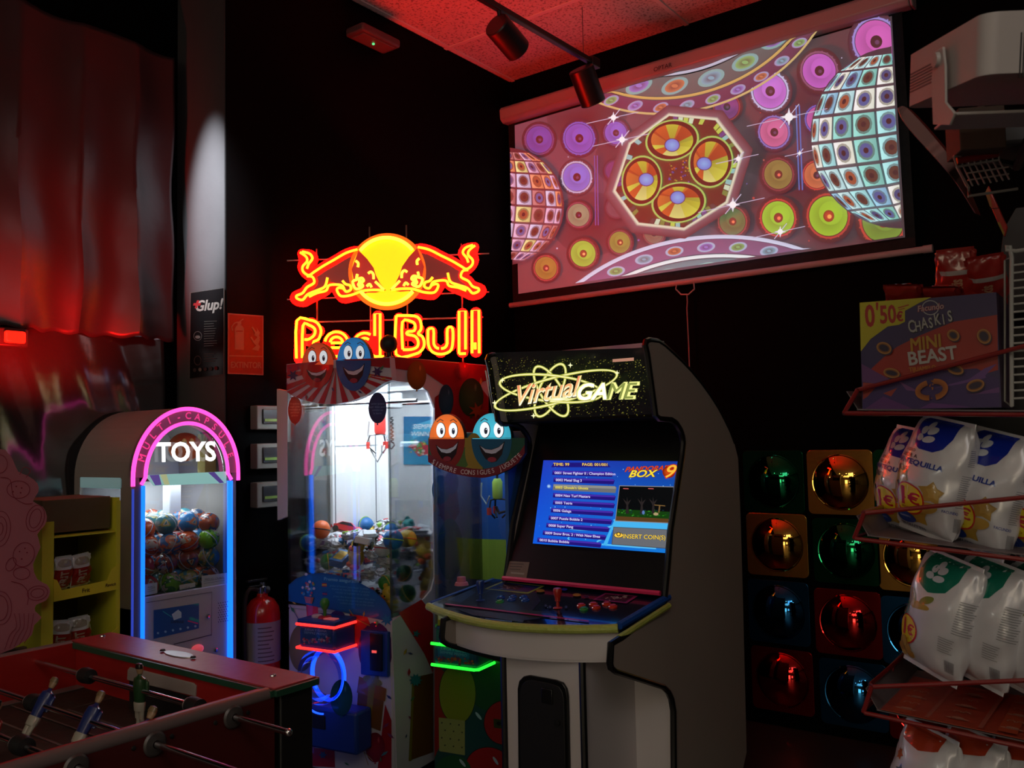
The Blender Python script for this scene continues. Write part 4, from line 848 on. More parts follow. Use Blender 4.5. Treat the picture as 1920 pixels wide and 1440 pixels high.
# lower front artwork
A = Art(km(-.001))
for L, c in (([(815, 1205), (945, 1225), (946, 1440), (815, 1440)], (24, 70, 70)), ([(815, 1240), (835, 1262), (850, 1345), (815, 1420)], (130, 24, 20)), ([(905, 1240), (945, 1235), (945, 1300), (915, 1296)], (130, 20, 24))): A.poly(L, S(*c))
A.disc(915, 1270, 40, 62, S(26, 76, 40)); A.disc(858, 1300, 35, 58, S(116, 130, 30)); A.ring(858, 1300, 35, 58, 1.2, S(30, 50, 20)); A.disc(945, 1355, 38, 42, S(150, 30, 26)); A.ring(945, 1355, 38, 42, 1.2, S(20, 20, 20)); A.disc(915, 1436, 42, 36, S(150, 26, 26)); A.ring(915, 1436, 42, 36, 1.2, S(20, 20, 20)); A.disc(850, 1446, 34, 30, S(30, 84, 50))
A.quad([(823, 1345), (872, 1351), (872, 1416), (824, 1408)], S(140, 150, 90)); rr = random.Random(4)
for k in range(12): A.disc(829+(k % 3)*16+(k//3 % 2)*6, 1355+(k//3)*14+(k % 3)*2, 1.6, c=S(60, 70, 50), n=8)
for x, y, r_ in ((898, 1342, .9), (930, 1426, 1.0), (868, 1430, .9)): A.disc(x, y, 9, 2.6, S(150, 180, 190), rot=r_)
A.quad([(926, 1347), (945, 1349), (945, 1366), (927, 1364)], S(50, 60, 24)); A.disc(936, 1356, 4, c=S(20, 24, 16), n=12); A.build('front_graphics', P_print, T)
# control box with green strips
kx = lambda px, py, d: KM.inverted() @ KP(px, py, d)
a_ = kx(812, 1206, -.13); b_ = kx(895, 1256, -.13)
ctl = kbox(MB(), a_.x, b_.x, -.13, -.001, b_.z, a_.z).build('control_box', mat('navy_plastic', (.012, .07, .17), .35), T, bevel=.012)
M_ledg = mat('green_led_strip', (.05, 1, .1), .3, emit=2.0, ecol=(.015, .85, .03))
for zz in (a_.z, b_.z): MB().tube([K(a_.x-.006, -.134, zz), K(b_.x-.01, -.137, zz), K(b_.x+.004, -.125, zz), K(b_.x+.006, -.01, zz)], .006, 8).build('led_strip', M_ledg, ctl)
A = Art(km(-.1312)); rr = random.Random(11); A.poly([(820, 1212), (880, 1222), (880, 1242), (822, 1234)], S(30, 100, 150)); A.text('JUEGA Y GANA', 850, 1219, 7, S(110, 170, 210), ydown=True, rot=.14); A.text('SIEMPRE PREMIO', 850, 1226, 7, S(110, 170, 210), ydown=True, rot=.14)
for k in range(60): x = rr.uniform(820, 888); A.disc(x, 1233+(x-820)*.13+rr.gauss(0, 3), rr.uniform(1.2, 3.2), c=S(*rr.choice([(150, 70, 50), (180, 100, 50), (60, 90, 130), (110, 60, 90), (60, 120, 90)])), n=8)
A.build('control_print', P_print, ctl)
# inside: green sheet, claw, toys
A = Art(km(KD-.019)); A.quad([(878, 1010), (952, 1012), (945, 1090), (882, 1085)], S(150, 176, 60)); A.build('green_sheet', P_matt, T)
q = KP(935, 892, .2); MB().box((q.x, q.y, 1.42), (.1, .1, .06), bn).build('carriage', mat('blue_carriage', (.03, .15, .5), .4), T, bevel=.005)
q = KP(933, 935, .2)
c_ = MB().lathe([(0, 0), (.018, 0), (.022, .01), (.022, .07), (.014, .085), (0, .085)], q, n=18).build('claw_motor', mat('claw_lime', (.55, .7, .1), .35), T)
for k in range(3):
    a = k*2.09+.9; dx, dy = math.cos(a), math.sin(a); MB().tube([q, q+Vector((dx*.04, dy*.04, -.004)), q+Vector((dx*.05, dy*.05, -.05)), q+Vector((dx*.018, dy*.018, -.08))], .004, 8).build('claw_finger', M_rub, c_)
    MB().box(q+Vector((dx*.05, dy*.05, -.05)), (.014, .014, .03), a).build('claw_pad', MC['claw_red'], c_)
MB().tube([q+Vector((0, 0, .08)), (q.x, q.y, 1.43)], .005, 8).build('claw_cord', M_rub, c_)
MB().tube([KP(903, 905, .2), KP(902, 930, .2), KP(912, 945, .2), KP(918, 930, .2)], .004, 6).build('hanging_cable', mat('grey_cable', (.4, .4, .4), .5), T)
MB().tube([KP(930, 950, .19), KP(936, 962, .19), KP(950, 958, .19), KP(955, 940, .19)], .006, 8).build('hanging_cable', M_rub, T)
o = protos
def plush(name, lab, p, c1, c2, s_, rz):
    r = thing(name, lab, 'plush toy', p, rz); m = MB(); m.ball((0, 0, 0), .05*s_, 20, (1.1, .9, 1)); m.ball((0, -.01*s_, .07*s_), .042*s_, 20); m.build('body', c1, r)
    for s2 in (-1, 1): MB().ball((s2*.032*s_, 0, .105*s_), .014*s_, 12).build('ear', c2, r); MB().ball((s2*.055*s_, -.015*s_, .01*s_), .02*s_, 12, (1, 1, 1.5)).build('arm', c1, r); MB().ball((s2*.03*s_, -.04*s_, -.035*s_), .022*s_, 12).build('foot', c2, r); MB().ball((s2*.015*s_, -.048*s_, .08*s_), .005*s_, 8).build('eye', M_blk, r)
    return r
p = KP(865, 1075, .1); bear = plush('plush_toy', 'blue plush bear with pink hat in the blue claw machine', (p.x, p.y, .79), CT['blue'], CT['pink'], .72, -1.5)
MB().lathe([(.03, 0), (.026, .012), (.02, .014), (.018, .034), (0, .036)], (p.x, p.y, .865), n=16).build('pink_hat', CT['pink'], bear)
p = KP(905, 1080, .16); plush('plush_toy', 'charcoal plush toy slumped by the green sheet in the blue claw machine', (p.x, p.y, .80), mat('charcoal_plush', (.05, .055, .06), .8, bump=.4), M_rub, .9, -1.2)
for (px, d, z, c1, c2, rz, s_, lab) in ((839, .03, .745, (170, 150, 40), (210, 205, 190), .3, 1.0, 'yellow toy carton standing by the glass of the blue claw machine'), (880, .05, .735, (40, 40, 120), (90, 90, 180), -.3, .9, 'dark blue toy carton lying in the blue claw machine'), (905, .04, .73, (30, 40, 90), (60, 120, 160), .5, .8, 'navy toy carton behind the panel joystick in the blue claw machine')):
    p = KP(px, 1090, d); r = thing('toy_carton', lab, 'toy box', (p.x, p.y, z), rz); R_z = Matrix.Translation((p.x, p.y, z)) @ Matrix.Rotation(rz+bn, 4, 'Z')
    MB().box((0, 0, 0), (.05*s_, .075*s_, .062*s_), mtx=R_z).build('carton', jmat('carton_%d' % px, c1), r, bevel=.002); MB().box((0, 0, .0315*s_), (.044*s_, .068*s_, .001), mtx=R_z).build('carton_print', jmat('cprint_%d' % px, c2), r); MB().box((-.0256*s_, 0, .008), (.001, .068*s_, .03*s_), mtx=R_z).build('carton_print', jmat('cprint_%d' % px, c2), r)
rd = random.Random(31)
for i in range(5):
    for j in range(3):
        if (i, j) in ((1, 1),): continue
        k = rd.choice([3, 8, 11, 13, 4, 12]); place_toy(k, K(.05+i*.062, .07+j*.12, .735), (rd.uniform(-.3, .3), rd.uniform(-.3, .3), rd.uniform(0, 6)), 'toys on the floor of the blue claw machine', 'on the floor of the blue claw machine', .85)

# ================================================================== CAPSULE TOY MACHINE
YT = 2.95; TX0, TX1, TD = 1.692, 2.139, .40
TM_ROOT = None
CAP = T = thing('capsule_toy_machine', 'arched capsule vending machine with pink and blue neon edges reading TOYS', 'vending machine', ((TX0+TX1)/2, YT+TD/2, 0))
tm = plane_map((0, YT-.001, 0), (0, -1, 0)); tp = lambda x, y, dy=0: PY(x, y, YT+dy)
tcx = (TX0+TX1)/2; zs = 1.36; hw = (TX1-TX0)/2; ah = .252
def arch(hw_, h_, n=28, z0=.072): return [(tcx-hw_, z0)]+[(tcx-hw_*math.cos(PI*k/n), zs+h_*math.sin(PI*k/n)) for k in range(n+1)]+[(tcx+hw_, z0)]
M_gb = mat('grey_body', (.26, .25, .24), .45, bump=.05, bscale=90)
AO, AI = arch(hw, ah), arch(hw*.78, ah*.78)
m = MB()                                          # shell: arch-shaped tunnel with side window gap on the left
def wall_strip(m, P, y0, y1, th):
    c = Vector((tcx, 0, .8))
    for (x0, z0), (x1, z1) in zip(P, P[1:]):
        n_ = Vector((z1-z0, 0, -(x1-x0))).normalized()*th
        if n_.dot(Vector((tcx, 0, 1.2))-Vector((x0, 0, z0))) < 0: n_ = -n_
        a, b = Vector((x0, y0, z0)), Vector((x1, y0, z1)); d = Vector((0, y1-y0, 0))
        m._f([m.bm.verts.new(v) for v in (a, b, b+d, a+d)]); m._f([m.bm.verts.new(v) for v in (a+n_, b+n_, b+d+n_, a+d+n_)]); m._f([m.bm.verts.new(v) for v in (a, b, b+n_, a+n_)])
        m._f([m.bm.verts.new(v) for v in (a+d, b+d, b+d+n_, a+d+n_)]); m._f([m.bm.verts.new(v) for v in (a, a+d, a+d+n_, a+n_)]); m._f([m.bm.verts.new(v) for v in (b, b+d, b+d+n_, b+n_)])
wall_strip(m, AO[1:-1], YT+.002, YT+TD, .012); m.build('arched_hood', M_gb, T)
m = MB(); m.box((TX0+.006, YT+.035, .716), (.012, .07, 1.288)); m.box((TX0+.006, YT+TD-.02, .716), (.012, .04, 1.288)); m.box((TX0+.006, YT+TD/2, .486), (.012, TD, .828)); m.build('left_side', M_gb, T)
m = MB(); m.box((TX1-.006, YT+TD/2, .716), (.012, TD, 1.288)); m.build('right_side', M_gb, T)
m = MB(); m.prism([(x, YT+TD-.012, z) for x, z in arch(hw-.013, ah-.013)], (0, .012, 0)); m.build('back_panel', mat('machine_back_white', (.45, .47, .5), .5), T)
m = MB(); m.box((TX0+.006, YT+.21, 1.34), (.012, .3, .04)); m.build('side_window_rail', mat('teal_header', (.35, .62, .66), .4, emit=.16), T, bevel=.004)
MB().box((TX0+.004, YT+.22, 1.11), (.003, .28, .42)).build('side_glass', M_gl, T, smooth=False)
clight = light('capsule_light', 'AREA', (tcx, YT+.2, 1.335), 1.6, (.88, .95, 1), .28, (tcx, YT+.2, .9))
MB().box((tcx, YT+.2, 1.35), (.3, .04, .015)).build('lamp_tube', mat('claw_lamp', (.9, .97, 1)), T)
# front frame: outer band to inner opening
m = MB(); n = len(AO)
FI = arch(hw*.79, ah*.80)
for i in range(n-1):
    a, b, c, d = AO[i], AO[i+1], FI[i+1], FI[i]
    m.prism([(a[0], YT, a[1]), (b[0], YT, b[1]), (c[0], YT, c[1]), (d[0], YT, d[1])], (0, .02, 0))
bmesh.ops.remove_doubles(m.bm, verts=m.bm.verts, dist=.0004); m.build('front_frame', mat('front_frame_grey', (.2, .18, .2), .4), T)
m = MB(); x0, x1 = TX0+.045, TX1-.045; m.box((tcx, YT+.012, .505), (x1-x0+.01, .02, .86)); m.build('lower_door', mat('ivory_metal', (.42, .41, .44), .4), T, bevel=.004)
M_pk = mat('pink_neon', (1, .1, .5), .3, emit=1.9, ecol=(1, .06, .42)); M_bl = mat('blue_neon', (.05, .25, 1), .3, emit=2.1, ecol=(.004, .13, 1)); M_bd = mat('blue_neon_dim', (.05, .15, .7), .3, emit=.5, ecol=(.05, .09, .8))
def bead(hw_, h_, r, lo=0, nm='neon_arch'):
    P_ = [(tcx-hw_, zs-lo)]+[(tcx-hw_*math.cos(PI*k/40), zs+h_*math.sin(PI*k/40)) for k in range(41)]+[(tcx+hw_, zs-lo)]; MB().tube([(x, YT-.004, z) for x, z in P_], r, 10).build(nm, M_pk, T)
bead(hw-.004, ah-.004, .0075, .03); bead(hw*.77, ah*.77, .007, .0)
for s_ in (-1, 1): MB().tube([(tcx+s_*hw*.77, YT-.004, zs), (tcx+s_*hw*.84, YT-.004, zs-.025)], .007, 8).build('neon_arch', M_pk, T)
xa, xb = tp(267, 1000).x, tp(430, 1000).x
MB().tube([(xa, YT-.004, .15), (xa, YT-.004, zs-.03)], .007, 10).build('neon_tube', M_bl, T); MB().tube([(xb, YT-.004, .15), (xb, YT-.004, zs-.03)], .011, 10).build('neon_tube', M_bl, T)
MB().tube([(TX0+.004, YT-.004, .15), (TX0+.004, YT-.004, zs-.04)], .004, 10).build('neon_tube', M_bd, T)
fa = frame_map((tcx, YT-.001, zs), (1, 0, 0), (0, 0, 1)); A = Art(fa)
A.ring(0, 0, hw-.01, ah-.01, .042, S(120, 46, 84), S(90, 40, 70), a0=0, a1=PI, n=48); wd = 'MULTI-CAPSULE'
for k, chh in enumerate(wd):
    a = PI-.32-(PI-.64)*k/(len(wd)-1); A.text(chh, (hw-.031)*math.cos(a), (ah-.031)*math.sin(a), .036, S(236, 60, 140), .016, 0, a-PI/2)
A.build('arch_lettering', art_mat('backlit_pink', .8, .4), T)
A = Art(plane_map((0, YT-.006, 0), (0, -1, 0))); A.text('TOYS', 349, 849, 50, S(255, 255, 255), .028, 0, -.02, .9, ydown=True); A.build('toys_lettering', art_mat('backlit_white', 1.3, .4), T)
m = MB(); m.box((tcx, YT+.01, zs-.008), (x1-x0+.03, .02, .014)); m.build('header_bar', mat('dark_header', (.05, .04, .04), .4), T)
A = Art(plane_map((0, YT+.0, 0), (0, -1, 0))); A.poly([(271, 891), (425, 884), (424, 906), (288, 911)], S(150, 205, 200)); A.poly([(280, 891), (298, 890), (303, 909), (291, 910)], S(100, 80, 160)); A.poly([(390, 886), (402, 885), (420, 905), (412, 906)], S(90, 70, 150)); A.poly([(300, 890), (312, 889), (318, 909), (308, 909)], S(190, 200, 150))
A.build('header_print', art_mat('backlit_dim', .55, .4), T)
MB().box((tcx, YT+.008, 1.13), (x1-x0, .003, .42)).build('front_glass', M_gl, T, smooth=False)
m = MB(); P_ = arch(hw*.75, ah*.75); m.prism([(x, YT+.016, max(z, zs)) for x, z in P_[1:-1]], (0, .003, 0)); m.build('arch_glass', M_gl, T, smooth=False)
A = Art(plane_map((0, YT+.001, 0), (0, -1, 0))); A.poly([(288, 1144), (373, 1131), (373, 1178), (288, 1198)], S(24, 84, 160)); A.poly([(322, 1152), (334, 1143), (340, 1148), (340, 1158), (326, 1163)], S(190, 215, 235)); A.line([(305, 1146), (322, 1157)], 1.4, S(60, 190, 200)); A.line([(352, 1164), (371, 1169)], 2.2, S(220, 60, 130))
for k in range(6): A.disc(296+k*14, 1187-k*2.6, 2.4, c=S(150, 190, 220), n=6)
A.text('CAPSULE', 332, 1166, 6, S(30, 50, 80), .03, ydown=True); A.line([(274, 1130), (397, 1110), (396, 1192)], 1.0, S(70, 68, 76)); A.line([(325, 1208), (396, 1190)], 1.4, S(30, 28, 34)); rr = 0
for i in range(5):
    for j in range(9): A.disc(409+i*4+(j % 2)*2, 1131+j*4.4-i*.8, 1.1, c=S(60, 60, 70), n=6)
A.rect(399, 1102, 400, 1103, S(60, 60, 60)); A.build('door_print', P_print, T)
MB().lathe([(0, 0), (.009, 0), (.008, .006), (0, .008)], tp(389, 1155), (0, -1, 0)).build('door_lock', M_chrome, T); MB().lathe([(0, 0), (.009, 0), (.008, .006), (0, .008)], tp(404, 1218), (0, -1, 0)).build('door_lock', M_chrome, T)
q = tp(370, 1217); MB().ball(q, .022, 16, (1.2, .7, .8)).build('coin_light', mat('pink_coin_light', (.8, .15, .2), .15, emit=.35, ecol=(1, .1, .12)), T)
for L, lb in ((((378, 1080), (425, 1074), (425, 1095), (378, 1104)), 'PRECIO 1 EURO'), (((272, 1096), (295, 1092), (295, 1112), (272, 1117)), 'AVISO'), (((336, 1097), (366, 1092), (366, 1100), (337, 1106)), '+3 A')):
    A = Art(plane_map((0, YT+.005, 0), (0, -1, 0))); A.quad(list(L), S(165, 172, 165)); A.text(lb, (L[0][0]+L[1][0])/2, L[0][1]+5, 5, S(60, 60, 60), ydown=True, rot=-.1)
    for k in range(2): A.line([(L[0][0]+4, L[0][1]+10+k*4), (L[1][0]-4, L[1][1]+10+k*4)], .8, S(110, 110, 110))
    A.build('info_sticker', P_print, T)
o = MB(); o.box((tp(322, 1000, .16).x, YT+.16, 1.15), (.05, .05, .42)); o.build('inner_column', mat('inner_column_white', (.7, .72, .78), .5), T, bevel=.004)
o = MB(); o.box((tcx, YT+.22, .915), (x1-x0+.03, TD-.06, .01)); o.build('capsule_tray', M_gb, T)
# orange plush head behind the arch glass
CAPP = r = thing('plush_toy', 'orange plush head with big eyes behind the TOYS lettering', 'plush toy', (tp(345, 830, .12).x, YT+.12, 1.43))
q = Vector((tp(347, 838, .12).x, YT+.12, tp(347, 838, .12).z)); MB().ball(q, .062, 24, (1.1, .7, .9)).build('head', mat('orange_plush', (.55, .12, .03), .8, bump=.5), r)
for s_ in (-1, 1): MB().ball(q+Vector((s_*.016-.012, -.038, .018)), .013, 14, (.8, .5, 1.2)).build('eye', mat('eye_yellow', (.8, .65, .2), .3), r); MB().ball(q+Vector((s_*.016-.012, -.046, .016)), .004, 8).build('pupil', M_blk, r)
MB().box(q+Vector((.11, .02, -.03)), (.05, .05, .16)).build('yellow_arm', mat('plush_yellow', (.4, .34, .1), .8), r)
# capsules: two-tone balls
def capmat(n, c1, c2):
    m = mat('capsule_'+n, S(*c1), .18, coat=.6); nt = m.node_tree; b = nt.nodes['Principled BSDF']; tc = nt.nodes['Texture Coordinate']
    nz = nt.nodes.new('ShaderNodeTexNoise'); nz.inputs['Scale'].default_value = 9; nz.inputs['Distortion'].default_value = 3; nt.links.new(tc.outputs['Object'], nz.inputs['Vector'])
    r_ = nt.nodes.new('ShaderNodeValToRGB'); r_.color_ramp.interpolation = 'CONSTANT'; e = r_.color_ramp.elements; e[0].color = (*S(*c1), 1); e[1].position = .5; e[1].color = (*S(*c2), 1); e2 = e.new(.58); e2.color = (*S(210, 190, 170), 1); e3 = e.new(.64); e3.color = (*S(*c1), 1)
    nt.links.new(nz.outputs['Fac'], r_.inputs[0]); nt.links.new(r_.outputs[0], b.inputs['Base Color']); return m
caps = []
for n_, c1, c2 in (('orange', (236, 100, 50), (190, 60, 40)), ('blue', (60, 130, 190), (220, 130, 100)), ('green', (130, 200, 50), (60, 130, 60)), ('red', (200, 50, 60), (120, 90, 60)), ('teal', (70, 130, 140), (170, 160, 80)), ('brown', (170, 80, 50), (60, 80, 110))):
    r = thing('toy_capsule', n_, 'capsule', (0, 0, -5)); MB().ball((0, 0, 0), .0405, 28).build('shell', capmat(n_, c1, c2), r).parent = r; MB().lathe([(.0412, -.002), (.0415, 0), (.0412, .002)], (0, 0, 0), n=28).build('seam_band', CT['white'], r).parent = r
    for c in kids(r): c.matrix_parent_inverse = Matrix()
    caps.append([r, False, n_])
def cap(k, p):
    r, u, n_ = caps[k]; lab = n_+' patterned ball capsule in the arched toy machine'; grp = n_+' ball capsules in the toy machine'; rt = (rd.uniform(0, 6), rd.uniform(0, 6), rd.uniform(0, 6))
    if not u: caps[k][1] = True; r.location = p; r.rotation_euler = rt; r['label'] = lab; r['group'] = grp
    else: dup(r, p, rt, lab, grp)
rd = random.Random(5)
lay = [[3, 2, 4, 5], [3, 5, 5, 4], [0, 1, 0, 2], [0, 4, 1, 5]]
for iz in range(4):
    for j in range(4):
        for i in range(4):
            x = x0+.042+(x1-x0-.084)*(i/3)+(.0 if iz % 2 else .008)*(1 if i < 2 else -1); z = .962+iz*.073
            if iz == 3 and j == 0 and i in (0, 3): z -= .012
            cap(lay[iz][i] if j == 0 else rd.choice([3, 4, 5, 1, 0]), (x, YT+.056+j*.084+(iz % 2)*.012, z))

# the whole machine stands a little further back and larger than first measured
for o in [CAP, CAPP, clight]+[x for x in COL.objects if x.name.startswith('toy_capsule') and x.parent is None and x.location.z > 0]:
    o.location = CP+(o.location-CP)*1.05; o.scale = tuple(q*1.05 for q in o.scale)
# ================================================================== ARCADE CABINET
YR, YL = 1.392, 2.088
T = thing('arcade_cabinet', 'upright arcade cabinet with lit gold marquee and blue game menu screen', 'arcade machine', (2.95, (YR+YL)/2, 0))
M_side = mat('cabinet_side_laminate', (.36, .31, .27), .6, bump=.03, bscale=120); M_ctrl_w = mat('cabinet_white_laminate', (.62, .58, .59), .55); M_tm = mat('t_molding_black', (.006, .006, .006), .3)
def AP(x, y, yy=YR): p = PY(x, y, yy); return (p.x, p.z)
out_px = [(1221, 638), (1236, 640), (1248, 648), (1261, 660), (1279, 677), (1297, 696), (1316, 719), (1333, 743), (1347, 765), (1359, 788), (1369, 809), (1377, 831), (1384, 860), (1389, 980), (1393, 1120), (1400, 1410)]
side = [AP(*q) for q in out_px]; zb = side[-1][1]
side += [(side[-1][0]-.16, .03)]
lowf = [(1268, 1440), (1267, 1333), (1263, 1310), (1257, 1297), (1247, 1287), (1157, 1258), (1150, 1252), (1148, 1244)]
lf = [AP(*q) for q in lowf]; side += [(lf[0][0], .03)]+lf
front_up = [(1150, 1208), (1167, 1198), (1249, 1136), (1256, 1065), (1261, 997), (1272, 925), (1283, 853), (1285, 831), (1283, 817), (1279, 806), (1271, 793), (1261, 786), (1239, 784), (1233, 778), (1218, 665), (1214, 647), (1216, 640)]
side += [AP(*q) for q in front_up]
def side_panel(y0, y1, nm='side_panel'):
    MB().prism([(x, y0, z) for x, z in side], (0, y1-y0, 0)).build(nm, M_side, T, smooth=False)
    fe = [(lf[0][0], .03)]+lf+[AP(*q) for q in front_up]+[AP(*q) for q in out_px[:12]]
    MB().tube([(x, (y0+y1)/2, z) for x, z in fe], .0115, 8).build('edge_trim', M_tm, T)
side_panel(YR, YR+.018); side_panel(YL-.018, YL)
yi0, yi1 = YR+.018, YL-.018; ym = (YR+YL)/2; W_ = yi1-yi0
# marquee
m0 = Vector((*AP(1214, 650, yi0)[:1], yi0, AP(1214, 650, yi0)[1])); m1 = Vector((AP(1234, 782, yi0)[0], yi0, AP(1234, 782, yi0)[1]))
m0.x += .012; m1.x += .012
mn = (m1-m0).cross(Vector((0, 1, 0))).normalized(); mn = -mn if mn.x > 0 else mn
MB().prism([m0, m1, m1-mn*.12, m0-mn*.12], (0, W_, 0)).build('marquee_box', M_tm, T, bevel=.003)
mm_ = plane_map(m0+mn*.001, mn)
def mm(x, y, w):
    p = mm_(x, y, w); p.y = min(p.y, yi1-.001); return p
A = Art(mm, dz=.00008)
A.quad([(918, 662), (1217, 652), (1232, 776), (940, 788)], S(5, 5, 6)); rr = random.Random(9)
for k in range(1000):
    x, y = rr.uniform(930, 1222), rr.uniform(668, 775); r_ = rr.uniform(.25, .75); b_ = rr.random()**2.5*.7
    A.disc(x, y, r_*1.7, r_, tuple(q*(.08+b_*.5) for q in S(230, 220, 90)), rot=-.6, n=6)
lg = lambda L: [(900+x*.36111, 600+y*.36111) for x, y in L]
GD, GH, GR = S(206, 196, 90), S(250, 248, 190), S(110, 130, 50)
def orbit(cx, cy, rx, ry, rot):
    (X, Y), = lg([(cx, cy)]); rx *= .36111; ry *= .36111
    A.ring(X, Y, rx+.8, ry+.8, 5.6, GR, GR, rot, 56); A.ring(X, Y, rx, ry, 4.2, GD, GD, rot, 56); A.ring(X, Y, rx-1.2, ry-1.2, 1.4, GH, GH, rot, 56)
orbit(425, 340, 60, 152, .62-.17); orbit(430, 345, 60, 150, -.5-.05); orbit(455, 340, 330, 70, -.26); orbit(430, 330, 270, 72, .1)
for x, y in lg([(530, 212), (140, 405), (180, 290), (340, 470), (770, 250)]): A.star(x, y, 5, GH, 4, .35)
(x, y), = lg([(395, 352)]); 
A.text('Virtual', x-1, y+1, 50, S(60, 50, 20), .05, .5, -.16, .9, ydown=True); A.text('Virtual', x-1, y, 50, S(240, 220, 130), .028, .5, -.16, .9, ydown=True, c2=S(255, 255, 235)); A.text('Virtual', x-2, y-1, 50, S(235, 110, 80), .0, .5, -.16, .9, ydown=True, c2=S(255, 225, 150))
(x, y), = lg([(705, 348)]); A.text('GAME', x, y, 42, S(70, 80, 40), .06, .35, -.03, 1.0, ydown=True); A.text('GAME', x, y, 42, S(250, 245, 150), .04, .35, -.03, 1.0, ydown=True)
for f_, c in ((0, (255, 255, 255)),): A.text('GA', x-26, y+.8, 42, S(*c), .015, .35, -.03, .98, ydown=True); A.text('ME', x+27, y-.6, 42, S(130, 140, 70), .005, .35, -.03, .98, ydown=True)
A.disc(*lg([(470, 385)])[0], 20, 3.4, S(255, 255, 235), S(220, 215, 130), rot=-.05)
A.quad(lg([(748, 180), (857, 171), (857, 187), (748, 195)]), S(170, 120, 100)); A.quad(lg([(88, 240), (100, 240), (130, 498), (118, 498)]), S(90, 80, 70))
A.build('marquee_art', art_mat('backlit_marquee', 1.15, .25, base=(.01, .01, .01)), T)
# speaker panel under the marquee and the monitor bezel
def vx(px, py, yy=yi0): p = PY(px, py, yy); return Vector((p.x, yy, p.z))
b1, b2 = vx(1276, 865), vx(1251, 1037); bd = (b1-b2).normalized(); bt = b1+bd*.16; bb = vx(1247, 1113); bbx = b2-bd*((b2.z-bb.z)/bd.z)
M_bez = mat('bezel_black', (.004, .004, .005), .32)
bn_ = bd.cross(Vector((0, 1, 0))); bn_ = -bn_ if bn_.x > 0 else bn_
MB().prism([bt, bbx, bbx-bn_*.02, bt-bn_*.02], (0, W_, 0)).build('monitor_bezel', M_bez, T, smooth=False)
MB().prism([m1-mn*.0, bt, bt-bn_*.02, m1-mn*.02+Vector((0, 0, .02))], (0, W_, 0)).build('speaker_panel', M_tm, T, smooth=False)
sm_ = plane_map(b1+bn_*.002, bn_)
scr4 = [(1019, 863), (1274, 865), (1250, 1037), (999, 1019)]
scrn = MB().prism([sm_(*q, 0) for q in scr4], bn_*.002).build('monitor', M_bez, T, smooth=False)
A = Art(plane_map(b1+bn_*.0042, bn_), dz=.00006)
A.quad(scr4, [S(30, 60, 190), S(14, 50, 150), S(20, 120, 215), S(10, 90, 220)])
g = lambda L: [(900+x*.36111, 600+y*.36111) for x, y in L]
rr = random.Random(2)
def inq(x, y): f = (y-863)/160; return 1021-20*f+4 < x < 1272-22*f and 866+(x-1000)*.02 < y < 1016+(x-1000)*.07
for k in range(60):
    x, y = rr.uniform(1005, 1268), rr.uniform(868, 1030)
    if inq(x, y): A.disc(x, y, rr.uniform(.4, 1.1), c=S(120, 190, 250), n=6)
for k, (x, y, r_, a) in enumerate(((1150, 1010, 60, .3), (1100, 980, 40, -.4), (1180, 1020, 44, .6))):
    P_ = [(x+r_*1.4*math.cos(q/10*PI+a), y+r_*.35*math.sin(q/10*PI+a)) for q in range(11)]; P_ = [q for q in P_ if inq(*q)]
    if len(P_) > 2: A.line(P_, 3, S(90, 190, 245))
A.poly([q for q in g([(640, 1170), (700, 1040), (1000, 1060), (985, 1100), (690, 1090), (660, 1175)])], S(70, 180, 240))
YEL = S(250, 205, 70); LT = S(215, 205, 250)
A.poly(g([(385, 742), (660, 742), (680, 766), (372, 766)]), S(30, 20, 120)); A.text('TIME: 99', *g([(425, 752)])[0], 7.2, YEL, .02, ydown=True, rot=.01, sx=1.15); A.text('PAGE: 001/001', *g([(600, 753)])[0], 7.2, YEL, .02, ydown=True, rot=.01, sx=1.1)
names = ['0001 Street Fighter II : Champion Edition', '0002 Metal Slug 3', '0003 Ghouls\'n Ghosts', '0004 Neo Turf Masters', '0005 Tetris', '0006 Galaga', '0007 Puzzle Bobble 2', '0008 Super Pang', '0009 Snow Bros. 2 : With New Elves', '0010 Bubble Bobble']
bars = [(380, 795, 695), (386, 832, 702), (384, 870, 712), (384, 912, 708), (384, 950, 704), (374, 990, 698), (362, 1030, 690), (350, 1068, 676), (332, 1107, 660), (304, 1144, 636)]
for k, ((xa_, yc, xb_), nm) in enumerate(zip(bars, names)):
    sl = .016+k*.005; h = 15 if k != 2 else 19; f = lambda x, y: (x, y+(x-xa_)*sl*1.3)
    A.poly(g([f(xa_, yc-h+3), f(xb_-8, yc-h+3), f(xb_, yc-h+10), f(xb_-6, yc+h), f(xa_-3, yc+h-4)]), S(34, 18, 120) if k != 2 else S(110, 110, 112))
    A.poly(g([f(xa_+2, yc-h+4), f(xb_-9, yc-h+4), f(xb_-3, yc-h+10), f(xb_-6, yc-2), f(xa_+1, yc-2)]), S(70, 44, 168) if k != 2 else S(140, 140, 138))
    x_, y_ = g([(xa_+10, yc+(0 if k != 2 else 0)+1)])[0]; A.text(nm, x_, y_, 6.4, LT if k != 2 else S(240, 220, 80), .022, ydown=True, rot=sl*1.25, sx=1.07, align='LEFT')
A.disc(*g([(362, 866)])[0], 4, 4, S(190, 230, 255), S(40, 90, 200), n=14)
